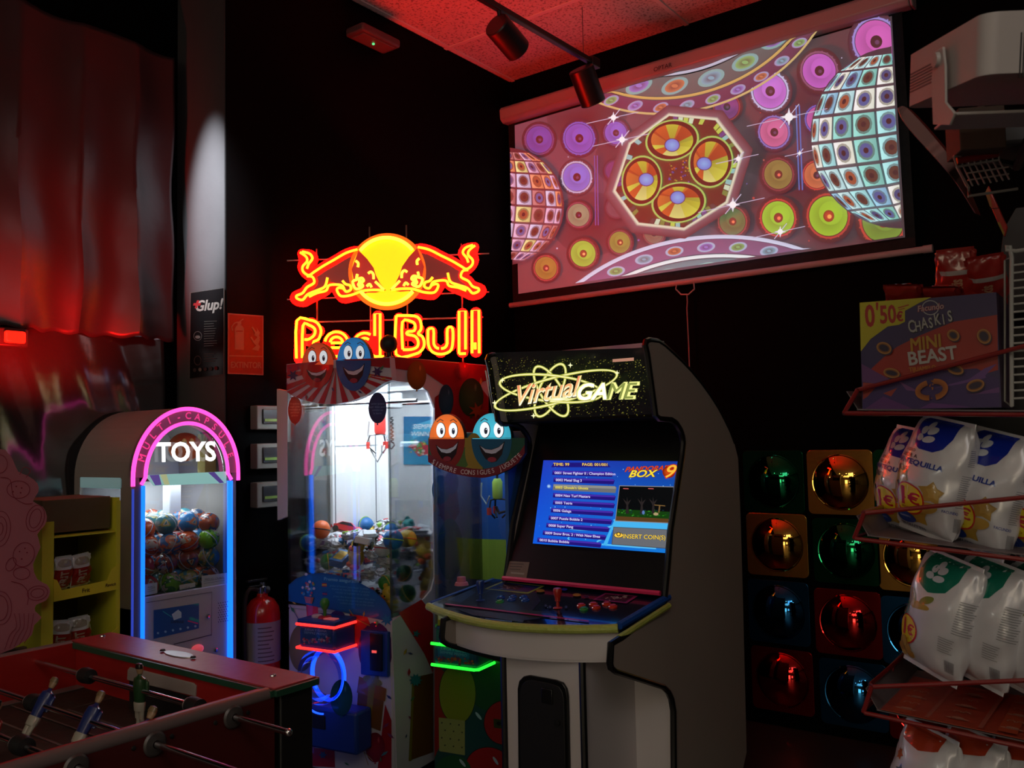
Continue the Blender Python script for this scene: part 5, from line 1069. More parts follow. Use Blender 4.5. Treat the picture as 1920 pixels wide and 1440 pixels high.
# logo, game preview and coin sign
x, y = g([(850, 778)])[0]; A.text("PANDORA'S", x+6, y-.5, 12.5, S(90, 10, 10), .05, .5, -.04, 1.2, ydown=True); A.text("PANDORA'S", x+6, y-.5, 12.5, S(225, 70, 30), .02, .5, -.04, 1.2, ydown=True)
x, y = g([(858, 803)])[0]; A.text('BOX', x-6, y, 18, S(90, 20, 10), .06, .4, -.02, 1.3, ydown=True); A.text('BOX', x-6, y, 18, S(250, 220, 60), .025, .4, -.02, 1.3, ydown=True)
x, y = g([(985, 793)])[0]; A.disc(x, y, 12, 11, S(230, 90, 20), S(120, 20, 10)); A.text('9', x-2, y, 34, S(200, 40, 20), .05, .4, .0, 1.2, ydown=True); A.text('9', x-2, y, 34, S(250, 190, 60), .01, .4, .0, 1.2, ydown=True)
A.quad(g([(728, 862), (1012, 868), (994, 1060), (706, 1048)]), S(130, 130, 135)); A.quad(g([(731, 866), (1009, 872), (991, 1056), (710, 1044)]), S(6, 8, 10))
A.quad(g([(718, 985), (998, 1000), (992, 1052), (711, 1042)]), S(18, 60, 14)); A.quad(g([(712, 1022), (994, 1036), (991, 1056), (710, 1044)]), S(90, 60, 30)); 
for k in range(40): x, y = g([(rr.uniform(718, 988), 1000+rr.uniform(-14, 22))])[0]; A.disc(x, y, rr.uniform(1, 3), .8, S(*rr.choice([(40, 130, 30), (30, 90, 20), (60, 150, 40), (20, 50, 60)])), n=6)
for tx in (770, 845, 905): A.poly(g([(tx-8, 1010), (tx-3, 965), (tx-22, 930), (tx-2, 950), (tx, 920), (tx+4, 950), (tx+22, 935), (tx+6, 965), (tx+10, 1010)]), S(40, 34, 34))
A.line(g([(935, 1005), (940, 965)]), 2.4, S(120, 90, 50)); A.line(g([(912, 965), (968, 970)]), 1.6, S(120, 90, 50)); A.disc(*g([(855, 1004)])[0], 2.6, 4, S(90, 120, 180), n=8); A.disc(*g([(920, 1012)])[0], 5, 3, S(170, 150, 110), n=8)
for x_ in (750, 880): A.line(g([(x_, 880), (x_+28, 881)]), 1.4, S(200, 90, 90))
A.quad(g([(700, 1078), (984, 1092), (972, 1192), (690, 1170)]), S(70, 72, 80)); A.quad(g([(703, 1081), (981, 1095), (970, 1188), (694, 1167)]), S(104, 106, 112))
x, y = g([(727, 1122)])[0]; A.disc(x, y, 9, 5, S(30, 24, 10)); A.disc(x, y, 8, 4.2, S(250, 200, 70)); A.disc(x, y-2, 4, 4, S(60, 50, 20)); A.disc(x, y-2, 2.5, 2.6, S(250, 200, 70))
x, y = g([(860, 1132)])[0]; A.text('INSERT COIN(S)', x, y, 11.5, S(40, 30, 10), .035, 0, .035, .98, ydown=True); A.text('INSERT COIN(S)', x, y, 11.5, S(245, 205, 70), .008, 0, .035, .98, ydown=True)
A.build('game_menu', art_mat('screen_glow', 1.0, .2, base=(.005, .005, .005)), scrn)
lg_ = plane_map(PL(975, 1067, bbx+bn_*.004, bn_), bn_)
A = Art(plane_map(bbx+bn_*.0015, bn_)); A.quad([(953, 1052), (993, 1054), (987, 1085), (948, 1082)], S(120, 96, 82)); [A.line([(956, y), (982-k*3, y+1)], 1.2, S(60, 46, 40)) for k, y in enumerate((1057, 1062, 1067))]; A.line([(958, 1074), (983, 1076)], 3, S(150, 136, 124)); A.build('notice_sticker', P_matt, T)
# control panel
r0 = vx(1248, 1116); r1_ = vx(1166, 1176); pd = (r1_-r0).normalized(); pn = pd.cross(Vector((0, 1, 0))).normalized(); pn = -pn if pn.z < 0 else pn
PP = lambda x, y: PL(x, y, r0, pn)
cur = smooth_path([(805, 1130), (822, 1138), (847, 1146), (883, 1156), (920, 1163), (965, 1168), (1020, 1171), (1080, 1172), (1130, 1171), (1160, 1170)], 3)
edge = [PP(*q) for q in cur]; top = [PP(925, 1085)]+edge+[PP(1253, 1117)]
MB().prism(top, -pn*.03).build('control_deck', mat('control_deck_navy', (.006, .012, .03), .12, coat=.6), T, smooth=False)
dn = Vector((0, 0, -1)); tp_ = [p+Vector((-.004, 0, -.013)) for p in edge]
MB().tube(tp_, .0145, 10).build('front_tape_edge', mat('yellow_tape', (.42, .5, .10), .45, bump=.6, bscale=50, var=.15), T)
def strip(p, q, r, nm, m, dz=.0): MB().tube([PP(*p)+Vector((0, 0, dz)), PP(*q)+Vector((0, 0, dz))], r, 8).build(nm, m, T)
M_tb = mat('blue_tape', (.01, .07, .36), .4, bump=.3, bscale=50)
strip((1253, 1117), (1161, 1171), .013, 'side_tape_edge', M_tb, -.004); strip((925, 1085), (806, 1130), .010, 'side_tape_edge', M_tb, -.006)
strip((1254, 1124), (1160, 1184), .010, 'side_tape_edge', MC['yellow_tape'], -.02)
MB().tube([bbx+bn_*.006+Vector((0, .0, .004)), bbx+bn_*.006+Vector((0, W_+.01, .004))], .009, 6).build('rear_tape_edge', mat('pink_tape', (.75, .03, .13), .45), T)
A = Art(plane_map(r0+pn*.0006, pn), dz=.00006)
zz = lambda L: [(780+x/3, 1000+y/3) for x, y in L]
A.poly(zz([(150, 395), (340, 300), (500, 262), (640, 275), (700, 380), (600, 500), (320, 460)]), S(10, 24, 50)); A.poly(zz([(180, 372), (300, 320), (340, 330), (250, 392)]), S(30, 60, 100)); A.poly(zz([(455, 380), (560, 395), (700, 480), (560, 495)]), S(14, 40, 76)); A.poly(zz([(560, 430), (740, 440), (800, 470), (640, 480)]), S(30, 50, 40))
A.line(zz([(390, 480), (540, 496)]), 2.2, S(30, 80, 140)); A.line(zz([(340, 350), (470, 300)]), 1.2, S(60, 80, 110)); 
A.poly(zz([(385, 313), (490, 268), (725, 296), (630, 341)]), S(140, 150, 60)); A.poly(zz([(402, 312), (492, 275), (705, 298), (626, 333)]), S(12, 30, 90)); A.poly(zz([(450, 304), (500, 283), (612, 296), (570, 320)]), S(20, 20, 30)); 
rr = random.Random(5)
for k in range(22): x, y = zz([(rr.uniform(475, 590), rr.uniform(290, 312))])[0]; A.line([(x, y), (x+rr.uniform(-8, 8), y+rr.uniform(-3, 3))], 1.2, S(*rr.choice([(150, 120, 110), (90, 90, 110), (170, 150, 140), (60, 40, 40)])))
A.poly(zz([(995, 376), (1065, 338), (1250, 355), (1185, 397)]), S(150, 40, 100)); A.poly(zz([(1015, 373), (1068, 345), (1225, 358), (1178, 389)]), S(20, 12, 26)); A.poly(zz([(1048, 372), (1078, 348), (1205, 361), (1160, 386)]), S(16, 16, 22))
for k in range(22): x, y = zz([(rr.uniform(1070, 1180), rr.uniform(354, 378))])[0]; A.line([(x, y), (x+rr.uniform(-8, 8), y+rr.uniform(-3, 3))], 1.2, S(*rr.choice([(170, 150, 140), (90, 90, 110), (190, 180, 170), (120, 60, 60)])))
A.line(zz([(165, 402), (400, 430), (700, 467), (972, 499)]), 2.6, S(170, 40, 100))
for x, y in zz([(755, 420), (845, 420), (730, 412)]): A.star(x, y, 4, S(60, 70, 80), 6, .4)
for x, y in zz([(700, 328), (905, 352)]): A.disc(x, y, 8, 3, S(150, 110, 20), n=14)
A.disc(*zz([(835, 320)])[0], 6, 2.6, S(30, 50, 170), n=14); A.disc(*zz([(960, 362)])[0], 5, 2.2, S(60, 30, 60), n=14); A.build('deck_graphics', art_mat('print_gloss', 0), T)
def button(px, py, c, r=.0155):
    o = PP(px, py); m = MB().lathe([(r, 0), (r, .005), (r*.8, .0075), (r*.72, .005), (r*.7, .009), (r*.45, .0105), (0, .011)], o, pn, 22); m.build('push_button', c, T)
BR, BB, BG = mat('button_red', (.55, .03, .01), .25, coat=.5), mat('button_blue', (.01, .06, .3), .25, coat=.5), mat('button_green', (.03, .25, .06), .25, coat=.5)
for q in ((930, 410), (998, 403), (1072, 401), (1014, 421), (1108, 416)): button(*zz([q])[0], BR)
button(*zz([(945, 430)])[0], BG); button(*zz([(473, 388)])[0], BG)
for q in ((478, 366), (545, 362), (606, 364), (538, 378), (616, 380)): button(*zz([q])[0], BB)
def stick(base, c, top):
    o = PP(*base); L = PL(*top, o, Vector((-.8, -.6, 0))).z-o.z
    MB().lathe([(.017, 0), (.015, .003), (.006, .005), (.0055, L*.3), (.010, L*.34), (.009, L*.42), (.0125, L*.62), (.016, L*.86), (.013, L*.96), (0, L)], o, (0, 0, 1), 20).build('joystick', c, T)
stick((901, 1126), mat('stick_blue', (.01, .04, .2), .3, coat=.4), (901, 1087)); stick((1046, 1140), mat('stick_red', (.4, .02, .01), .3, coat=.4), (1046, 1101))
# white apron under the deck, following the curved front
dz_a = .095
ins = [p+Vector((.018, 0, -.02)) for p in edge]; [setattr(p, 'y', min(max(p.y, YR+.012), YL-.012)) for p in ins]
m = MB()
for a, b in zip(ins, ins[1:]): m.prism([a, b, b+Vector((0, 0, -dz_a)), a+Vector((0, 0, -dz_a))], (.014, 0, 0))
bmesh.ops.remove_doubles(m.bm, verts=m.bm.verts, dist=.0005); m.build('front_apron', M_ctrl_w, T)
for p in ins[:1]: MB().tube([p+Vector((-.001, 0, 0)), p+Vector((-.001, 0, -dz_a))], .010, 8).build('edge_trim', M_tm, T)
und = [p+Vector((.0, 0, -dz_a)) for p in ins]; m = MB(); m.prism([(p.x+.004, p.y, p.z) for p in und]+[(2.85, YR+.02, und[-1].z-.03), (2.85, YL-.02, und[-1].z-.03)], (0, 0, -.008)); m.build('underside', M_ctrl_w, T, smooth=False)
MB().box((2.79, ym, .45), (.02, W_, .9)).build('body_front', M_ctrl_w, T); MB().box((3.33, ym, .75), (.02, W_, 1.1)).build('body_back', M_side, T)
# pedestal with coin door
pl, pr_ = PX(943, 1260, 2.447).y, PX(1095, 1300, 2.447).y; zt = und[-1].z-.002
MB().box(((2.447+2.79)/2, (pl+pr_)/2, zt/2), (2.79-2.447, pl-pr_, zt-.02)).build('pedestal', M_ctrl_w, T)
for yy in (pl-.004, pr_+.004): MB().tube([(2.447, yy, .02), (2.447, yy, zt)], .012, 8).build('edge_trim', M_tm, T)
d = [(974+8*0, 1440), (974, 1290), (977, 1275), (985, 1267), (996, 1265), (1045, 1274), (1058, 1279), (1065, 1290), (1068, 1305), (1070, 1440)]
dp = [PX(*q, 2.445) for q in d]; dp[0].z = dp[-1].z = .12; dr = MB().prism(dp, (-.012, 0, 0)).build('coin_door', M_tm, T, bevel=.003)
dp2 = [Vector((2.433, p.y+(-.012 if p.y > (dp[0].y+dp[-1].y)/2 else .012), p.z-(.012 if p.z > .3 else -.02))) for p in dp]; MB().prism(dp2, (-.004, 0, 0)).build('door_plate', mat('door_plate_black', (.012, .012, .013), .5), dr, bevel=.002)
c = PX(1026, 1305, 2.428); MB().box(tuple(c), (.008, .045, .05)).build('coin_slot', M_blk, dr, bevel=.003); c = PX(1045, 1355, 2.428); MB().lathe([(0, 0), (.012, 0), (.011, .006), (0, .008)], c, (-1, 0, 0)).build('door_lock', mat('dull_lock', (.05, .05, .05), .4, metal=.8), dr)

# ================================================================== TABLE FOOTBALL
T = thing('foosball_table', 'red table football with green edged end plank and steel rods, lower left', 'foosball table', (.72, 2.18, 0))
YN, YF, XE, XP = 1.713, 2.655, 1.335, 1.462; ZT_ = .9; PF = .772
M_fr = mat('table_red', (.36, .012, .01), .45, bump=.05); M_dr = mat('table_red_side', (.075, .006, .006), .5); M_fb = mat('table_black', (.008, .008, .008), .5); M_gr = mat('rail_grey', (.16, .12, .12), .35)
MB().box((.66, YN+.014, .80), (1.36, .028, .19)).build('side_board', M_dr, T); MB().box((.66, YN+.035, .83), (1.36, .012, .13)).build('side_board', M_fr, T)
MB().box((.66, YF-.014, .80), (1.36, .028, .19)).build('side_board', M_fr, T)
MB().box((XE+.01, (YN+YF)/2, .82), (.02, YF-YN-.06, .15)).build('end_board', M_fr, T); MB().box((-.0, (YN+YF)/2, .80), (.02, YF-YN-.06, .2)).build('end_board', M_fr, T)
MB().box(((XE+XP)/2+.008, (YN+YF)/2, .60), (XP-XE-.03, YF-YN, .56)).build('end_block', M_fb, T, bevel=.004)
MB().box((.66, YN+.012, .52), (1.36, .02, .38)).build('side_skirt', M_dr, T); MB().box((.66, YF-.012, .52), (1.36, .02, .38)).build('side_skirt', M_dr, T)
pk = MB().box(((XE+XP)/2, (YN+YF)/2, ZT_-.011), (XP-XE+.0, YF-YN+.01, .02)).build('end_plank', mat('plank_red', (.33, .03, .04), .34, bump=.03), T, bevel=.002)
MB().tube([(XE-.002, YN-.006, ZT_-.012), (XE-.002, YF+.006, ZT_-.012)], .0105, 4).build('plank_edge', mat('green_edge', (.015, .07, .04), .4), pk); MB().tube([(XE, YN-.008, ZT_-.012), (XP, YN-.008, ZT_-.012)], .0105, 4).build('plank_edge', MC['green_edge'], pk)
MB().tube([(XP+.002, YN-.006, ZT_-.012), (XP+.002, YF+.006, ZT_-.012)], .0105, 4).build('plank_edge', mat('orange_edge', (.5, .06, .02), .4), pk)
q = PZ(335, 1227, ZT_); m = MB().lathe([(0, 0), (.05, 0), (.049, .003), (0, .0035)], (0, 0, 0), n=32)
for v in m.bm.verts: v.co = Vector((v.co.x*.42+q.x, v.co.y*1.25+q.y, v.co.z+ZT_-.001))
m.build('oval_plate', mat('silver_plate', (.5, .48, .5), .3, metal=.7), pk)
for p in ((305, 1220), (362, 1233)): MB().lathe([(0, 0), (.008, 0), (.006, .004), (0, .005)], PZ(*p, ZT_+.002)).build('plate_screw', M_rub, pk)
for p in ((192, 1193), (512, 1267)): MB().lathe([(0, 0), (.008, 0), (.007, .003), (0, .004)], PZ(*p, ZT_)).build('plank_screw', M_chrome, pk)
for yy in (YN+.012, YF-.012): MB().tube([(-.02, yy, ZT_-.014), (XE-.006, yy, ZT_-.014)], .0155, 12).build('side_rail', M_gr, T)
fl = MB().box((.66, (YN+YF)/2, PF-.01), (1.35, YF-YN-.06, .02)).build('playing_field', mat('field_dark_green', (.018, .022, .015), .5, bump=.05), T)
A = Art(frame_map((0, 0, PF), (1, 0, 0), (0, 1, 0)), dz=.0003); w_ = S(90, 88, 84)
for x_ in (.66, 1.05): A.line([(x_, YN+.05), (x_, YF-.05)], .008, w_)
A.line([(1.32, 1.95), (1.2, 1.95), (1.2, 2.4), (1.32, 2.4)], .008, w_); A.ring(.66, 2.18, .1, .1, .008, w_); A.line([(1.32, 1.78), (1.13, 1.78), (1.13, 2.57), (1.32, 2.57)], .006, w_); A.build('field_lines', P_matt, fl)
for yy in (YF-.04, YN+.05): MB().prism([(.0, yy, PF+.001), (XE, yy, PF+.001), (XE, yy+(.04 if yy < 2 else -.04), PF+.001)], (0, 0, .002)).build('field_edge', M_gr, fl)
gp = [PX(*q, XE-.004) for q in ((239, 1256), (243, 1251), (362, 1281), (367, 1286), (366, 1306), (238, 1275))]; MB().prism(gp, (.004, 0, 0)).build('goal_plate', mat('goal_plate_cream', (.36, .3, .28), .5), T, bevel=.001)
gp = [(XE-.001, 2.03, PF), (XE-.001, 2.33, PF), (XE-.001, 2.33, PF+.058), (XE-.001, 2.03, PF+.058)]; MB().prism(gp, (.004, 0, 0)).build('goal_mouth', M_rub, T)
def figure(col1, col2, col3, hair, k=1.):
    """small player figure hanging on its rod: boots, shorts, shirt, arms and head in one body"""
    m = MB()
    def seg(mi, prof, dx=0, dy=0, sy=1.):
        b = len(m.bm.verts); m.mi = mi; m.lathe([(r, h) for r, h in prof], (0, 0, 0), n=14); m.bm.verts.ensure_lookup_table()
        for v in m.bm.verts[b:]: v.co = Vector((v.co.x*.62+dx, v.co.y*sy+dy, v.co.z))
    seg(0, [(0, -.03), (.018, -.028), (.02, -.005), (.022, .015), (.019, .03), (.008, .036), (.006, .04)]); seg(1, [(0, -.05), (.018, -.048), (.02, -.03), (.018, -.026)])
    for s_ in (-1, 1): seg(1, [(0, -.07), (.008, -.068), (.0095, -.048), (.009, -.045)], 0, s_*.009); seg(2, [(0, -.092), (.007, -.09), (.007, -.07), (.006, -.066)], .002 , s_*.009); seg(0, [(0, -.012), (.006, -.01), (.007, .01), (.006, .024), (0, .03)], .006, s_*.023)
    seg(3, [(0, .038), (.009, .042), (.0125, .052), (.011, .062), (0, .067)]); seg(4, [(0, .0685), (.0105, .066), (.0128, .057), (.0125, .055)], -.002)
    m.mi = 2; m.box((.009, 0, -.09), (.03, .03, .01)); return m
FM = {n: mat('figure_'+n, S(*c), .35, coat=.3) for n, c in (('white', (170, 165, 150)), ('blue', (36, 50, 110)), ('green', (30, 66, 34)), ('skin', (150, 120, 90)), ('dark', (20, 14, 12)), ('blond', (120, 100, 70)), ('red', (120, 24, 24)))}
def rod(xr, zr, players, kit, y_out, tilt, bumps):
    r = MB().tube([(xr, YF+.06, zr), (xr, y_out, zr)], .0068, 12).build('rod', M_chrome, T)
    MB().ball((xr, y_out, zr), .0085, 12).build('rod_end', M_chrome, r)
    for yy in (YN-.004, YF+.004): MB().lathe([(.008, -.006), (.022, -.006), (.026, 0), (.022, .004), (.008, .006)], (xr, yy, zr), (0, -1, 0), 24).build('bushing', mat('dull_steel', (.12, .11, .11), .4, metal=.6), r)
    for yy in bumps: MB().lathe([(.007, -.03), (.019, -.028), (.021, 0), (.019, .012)], (xr, yy, zr), (0, 1, 0), 18).build('bumper', M_rub, r); MB().lathe([(.019, .012), (.016, .02), (.012, .024), (.007, .03)], (xr, yy, zr), (0, -1 if yy < 2 and 0 else 1, 0), 18).build('bumper_ring', mat('bumper_grey', (.3, .27, .27), .4), r)
    for yy in players:
        m = figure(*[None]*4); Rm = Matrix.Translation((xr, yy, zr)) @ Matrix.Rotation(tilt, 4, 'Y') @ Matrix.Scale(1.0, 4)
        for v in m.bm.verts: v.co = Rm @ v.co
        m.build('player_figure', [FM[k] for k in kit], r)
xr1 = 1.225
rod(xr1, .863, [PX(262, 1292, xr1).y], ('green', 'white', 'white', 'skin', 'dark'), 1.52, .0, (PX(160, 1258, xr1).y, PX(362, 1313, xr1).y))
xr2 = 1.035
rod(xr2, .858, [PX(78, 1306, xr2).y, PX(165, 1338, xr2).y, PX(262, 1366, xr2).y], ('blue', 'white', 'blue', 'skin', 'blond'), 1.36, .55, (PX(62, 1298, xr2).y,))
xr3 = .872
rod(xr3, .86, [PX(-20, 1372, xr3).y], ('red', 'white', 'red', 'skin', 'dark'), 1.45, .3, (PX(38, 1385, xr3).y,))
rod(.62, .86, [2.0, 2.2, 2.4], ('white', 'white', 'blue', 'skin', 'blond'), 1.45, 0, (1.8,))
for x_, y_ in ((XP-.05, YN+.05), (XP-.05, YF-.05), (.05, YN+.05), (.05, YF-.05)): MB().box((x_, y_, .17), (.08, .08, .34)).build('leg', M_fb, T, bevel=.004)
for x_ in (xr1, xr2): 
    for dx in (-.045, .04): MB().lathe([(0, 0), (.005, 0), (.004, .003), (0, .004)], (x_+dx, YN-.001, .862), (0, -1, 0), 10).build('side_screw', M_rub, T)
# ================================================================== LEFT SIDE: foil blackout, plastic sheet, signs, extinguisher
M_foil = mat('dark_foil', (.05, .035, .04), .38, metal=.35, bump=.5, bscale=5)
YFO = 3.50
def fold(x): return .045*abs(math.sin(x*12.5+.4*math.sin(x*3)))-.02+.008*math.sin(x*7+2)
ztop = lambda x: 3.12+(2.245-x)*.02
q_tr = PY(326, 106, YFO); q_br = PY(322, 640, YFO); q_bl = PY(0, 612, YFO)
def foil(u, v):
    x = .9+(q_tr.x-.9)*u; z0 = q_br.z+(q_bl.z-q_br.z)*(q_br.x-x)/(q_br.x-q_bl.x)+.006*math.sin(x*60); z1 = q_tr.z+.01*math.sin(x*14)*(1 if x < 2.2 else 0)
    k = .35+.65*(1-v); return Vector((x+.006*math.sin(v*9), YFO+fold(x)*k+.010*math.sin(v*17+x*8)*k-.02*(1-v)**3*math.sin(x*13), z0+(z1-z0)*v))
t = MB().grid(foil, 120, 60).build('foil_curtain', M_foil, None, solid=.002)
tag(t, 'dark crinkled foil sheet hung over the left window, glowing red at its foot', 'curtain')
M_sheet = mat('mirror_film', (.2, .2, .215), .13, metal=.9, bump=.55, bscale=2.2)
q2 = PY(322, 900, YFO+.03)
def film(u, v):
    x = .85+(q_br.x+.004-.85)*u; return Vector((x, YFO+.058+.010*math.sin(x*5+v*3)+.008*math.sin(v*11+x*4)+.003*math.sin(x*31+v*13), .55+(q_br.z+.03-.55)*v))
t = MB().grid(film, 70, 50).build('mirror_film', M_sheet, None, solid=.001)
tag(t, 'glossy wavy mirror film below the foil sheet reflecting the arcade lights', 'window film')
t = thing('red_lamp', 'small glowing red lamp tucked under the foil at the far left', 'lamp', tuple(PY(28, 660, 3.42))); q = PY(28, 632, 3.42)
MB().box((q.x, 3.42, q.z), (.075, .02, .045)).build('lens', mat('red_lamp_lens', (1, .02, .01), .4, emit=2.0, ecol=(1, .012, .004)), t, bevel=.008); MB().box((q.x, 3.45, q.z), (.11, .04, .07)).build('housing', M_rub, t, bevel=.006)
# window frame and pane behind the foil
tag(MB().box((1.5, YW-.012, 2.2), (1.35, .02, 1.9)).build('window_3', mat('night_window', (.03, .03, .035), .1), None), kind='structure')
m = MB(); [m.box((x, YW-.025, 2.2), (.05, .03, 1.95)) for x in (.83, 1.5, 2.17)]; [m.box((1.5, YW-.026, z), (1.39, .03, .05)) for z in (1.25, 3.17)]; tag(m.build('trim_2', mat('window_frame_dark', (.02, .02, .02), .5)), kind='structure')
# club poster
t = thing('rules_poster', 'narrow black poster with white border and italic heading on the pier side', 'poster', tuple(PX(388, 710, XC-.01)))
pq = [(357, 549), (420, 540), (420, 702), (355, 710)]; MB().prism([PX(*q, XC-.011) for q in pq], (.004, 0, 0)).build('board', M_blk, t, smooth=False)
A = Art(plane_map((XC-.0115, 0, 0), (-1, 0, 0))); A.line(pq, 1.6, S(96, 92, 88), True); A.text('Glup!', 390, 573, 27, S(150, 145, 140), .03, .35, -.1, .86, ydown=True); A.text('+', 367, 572, 26, S(150, 40, 44), .05, .3, 0, .9, ydown=True)
A.ring(371, 630, 8, 9, 1.2, S(90, 86, 84)); A.disc(371, 632, 5, 3.2, S(120, 116, 112), n=10); A.ring(371, 676, 7, 9, 1.2, S(70, 66, 64)); rr = random.Random(1)
for k in range(11): A.line([(383, 603+k*4.6), (408-rr.uniform(0, 8), 602+k*4.6)], .9, S(90, 88, 84))
for k in range(4): A.line([(383, 664+k*4.6), (406-rr.uniform(0, 8), 663+k*4.6)], .9, S(80, 78, 74))
for k, c in enumerate(((50, 50, 50), (110, 106, 100), (50, 50, 50), (60, 60, 60), (90, 30, 30))): A.disc(366+k*10, 694-k*.9, 3.2, 3.6, S(*c), n=12)
A.build('poster_print', P_matt, t)
t = thing('extinguisher_sign', 'red EXTINTOR sign with extinguisher and flame symbol on the black wall', 'sign', tuple(PY(460, 703, YB-.01)))
pq = [(427.5, 587), (494, 592), (494, 703.5), (427, 701)]; MB().prism([PY(*q, YB-.004) for q in pq], (0, .004, 0)).build('sign_plate', mat('sign_red', (.2, .01, .01), .45), t, smooth=False)
A = Art(plane_map((0, YB-.0045, 0), (0, -1, 0))); W1 = S(120, 96, 94); A.quad(pq, S(130, 84, 82)); A.quad([(429.5, 589.5), (492, 594), (492, 701.5), (429, 699)], S(112, 12, 18))
A.quad([(430, 666), (492, 667.5), (492, 669.5), (430, 668)], W1); A.text('EXTINTOR', 461, 685, 16, W1, .018, 0, .02, .74, ydown=True)
A.poly([(440, 616), (443, 611), (446, 609), (449, 609), (454, 611), (457, 616), (457, 656), (440, 655)], W1); A.rect(445, 603, 452, 609, W1); A.line([(445, 604), (439, 606), (434, 613), (436, 620)], 2, W1); A.line([(449, 603), (456, 598)], 2, W1); A.rect(442, 620, 455, 622, S(112, 12, 18))
for k in range(3): A.poly([(472+k*2, 655-k*13), (484, 658-k*13), (487, 650-k*13), (480, 640-k*13), (482, 646-k*13), (478, 650-k*13)], W1)
A.line([(472, 613), (478, 622), (486, 634)], 3, W1); A.line([(470, 632), (476, 642), (484, 650)], 3, W1); A.build('sign_print', P_matt, t)
# three small wall units
for k, (y0, y1, lab) in enumerate(((760, 805, 'top one of three small grey wall units with a green label'), (832, 878, 'middle one of three small grey wall units with a green label'), (905, 950, 'bottom one of three small grey wall units with a green label'))):
    a = PY(482, y0, YB-.05); b = PY(517, y1, YB-.05); w0 = .17; t = thing('wall_unit', lab, 'wall unit', (a.x+w0/2, YB, b.z), group='small wall units beside the claw machine')
    MB().box((a.x+w0/2, YB-.025, (a.z+b.z)/2), (w0, .05, a.z-b.z)).build('housing', mat('wall_unit_grey', (.2, .2, .18), .5), t, bevel=.004)
    c = PY(485, y0+8, YB-.053); MB().box((a.x+w0/2+.01, YB-.053, (a.z+b.z)/2+.004), (w0-.035, .008, (a.z-b.z)*.62)).build('dark_window', M_blk, t, bevel=.002)
    MB().box((a.x+w0/2+.01, YB-.058, (a.z+b.z)/2-.012), (w0-.05, .004, .012)).build('green_label', mat('unit_label', (.2, .35, .06), .5), t)
# fire extinguisher on its bracket
ex = PY(492, 1150, YB-.1); ex = Vector((ex.x, YB-.1, 0)); t = thing('fire_extinguisher', 'red fire extinguisher with black hose hung low between the two glowing machines', 'fire extinguisher', (ex.x, ex.y, .36))
MB().lathe([(0, .36), (.066, .362), (.075, .375), (.075, .74), (.070, .775), (.05, .805), (.024, .82), (.022, .835)], ex, n=32).build('cylinder', mat('extinguisher_red', (.5, .012, .012), .25, coat=.5), t)
MB().lathe([(.0755, .55), (.0757, .55), (.0757, .72), (.0755, .72)], ex, n=32).build('label_band', mat('extinguisher_label', (.3, .27, .3), .5), t)
v_ = MB().lathe([(.02, .83), (.024, .835), (.024, .86), (.012, .865), (.012, .88)], ex, n=16).build('valve', M_chrome, t)
MB().box(ex+Vector((-.03, 0, .892)), (.1, .022, .01)).build('lever', M_blk, v_, bevel=.002); MB().box(ex+Vector((-.03, 0, .868)), (.09, .02, .008)).build('carry_handle', M_blk, v_, bevel=.002)
g_ = MB().lathe([(0, 0), (.016, 0), (.016, .008), (0, .009)], ex+Vector((0, -.026, .85)), (0, -1, 0), 18).build('pressure_gauge', M_chrome, v_)
MB().tube(smooth_path([tuple(ex+Vector(p)) for p in ((-.024, 0, .85), (-.07, -.01, .86), (-.095, -.01, .82), (-.1, -.01, .7), (-.095, -.01, .5), (-.085, -.01, .45))], 5), .009, 8).build('hose', M_rub, t)
MB().lathe([(.01, 0), (.018, -.07), (.016, -.07), (0, -.01)], ex+Vector((-.085, -.01, .455))).build('nozzle', M_rub, t)
MB().box(ex+Vector((0, .085, .70)), (.06, .03, .12)).build('wall_bracket', M_rub, t)
A = Art(lambda x, y, w: ex+Vector(((.0758+w)*math.sin(x), -(.0758+w)*math.cos(x), y)), maxlen=.03); rr = random.Random(6)
for k in range(9): A.rect(-.9, .56+k*.017, -.1+rr.uniform(-.2, .2), .565+k*.017, S(90, 70, 80))
A.rect(-.7, .45, -.2, .53, S(190, 180, 180)); A.build('label_print', P_matt, t)
# ---- yellow cardboard display of bagged sweets
YY = 2.8; x0, x1 = PY(78, 1000, YY).x, PY(224, 1000, YY).x; zt_, zb2 = PY(150, 932, YY).z, .02
t = thing('cardboard_display', 'yellow cardboard display stand with stacked trays left of the capsule machine', 'display stand', ((x0+x1)/2, YY+.15, 0))
M_y = mat('yellow_card', (.55, .53, .03), .6, bump=.05); M_br = mat('brown_card', (.10, .07, .035), .7, bump=.1, bscale=80)
MB().box((x0+.003, YY+.13, (zt_-.03)/2), (.006, .26, zt_-.03)).build('side_panel', M_y, t); MB().box((x1-.003, YY+.13, (zt_-.01)/2), (.006, .26, zt_-.01)).build('side_panel', M_y, t); MB().box(((x0+x1)/2, YY+.262, zt_/2), (x1-x0, .006, zt_-.01)).build('back_panel', M_br, t)
MB().box((x0+.018, YY-.002, (zt_-.07)/2), (.036, .004, zt_-.07)).build('front_strip', M_y, t); MB().box((x1-.006, YY-.002, (zt_-.02)/2), (.014, .004, zt_-.02)).build('front_strip', M_y, t)
z1 = PY(150, 1000, YY).z; MB().box(((x0+x1)/2, YY+.13, (z1+zt_)/2+.0), (x1-x0-.03, .2, zt_-z1-.01)).build('top_box', M_br, t, bevel=.002)
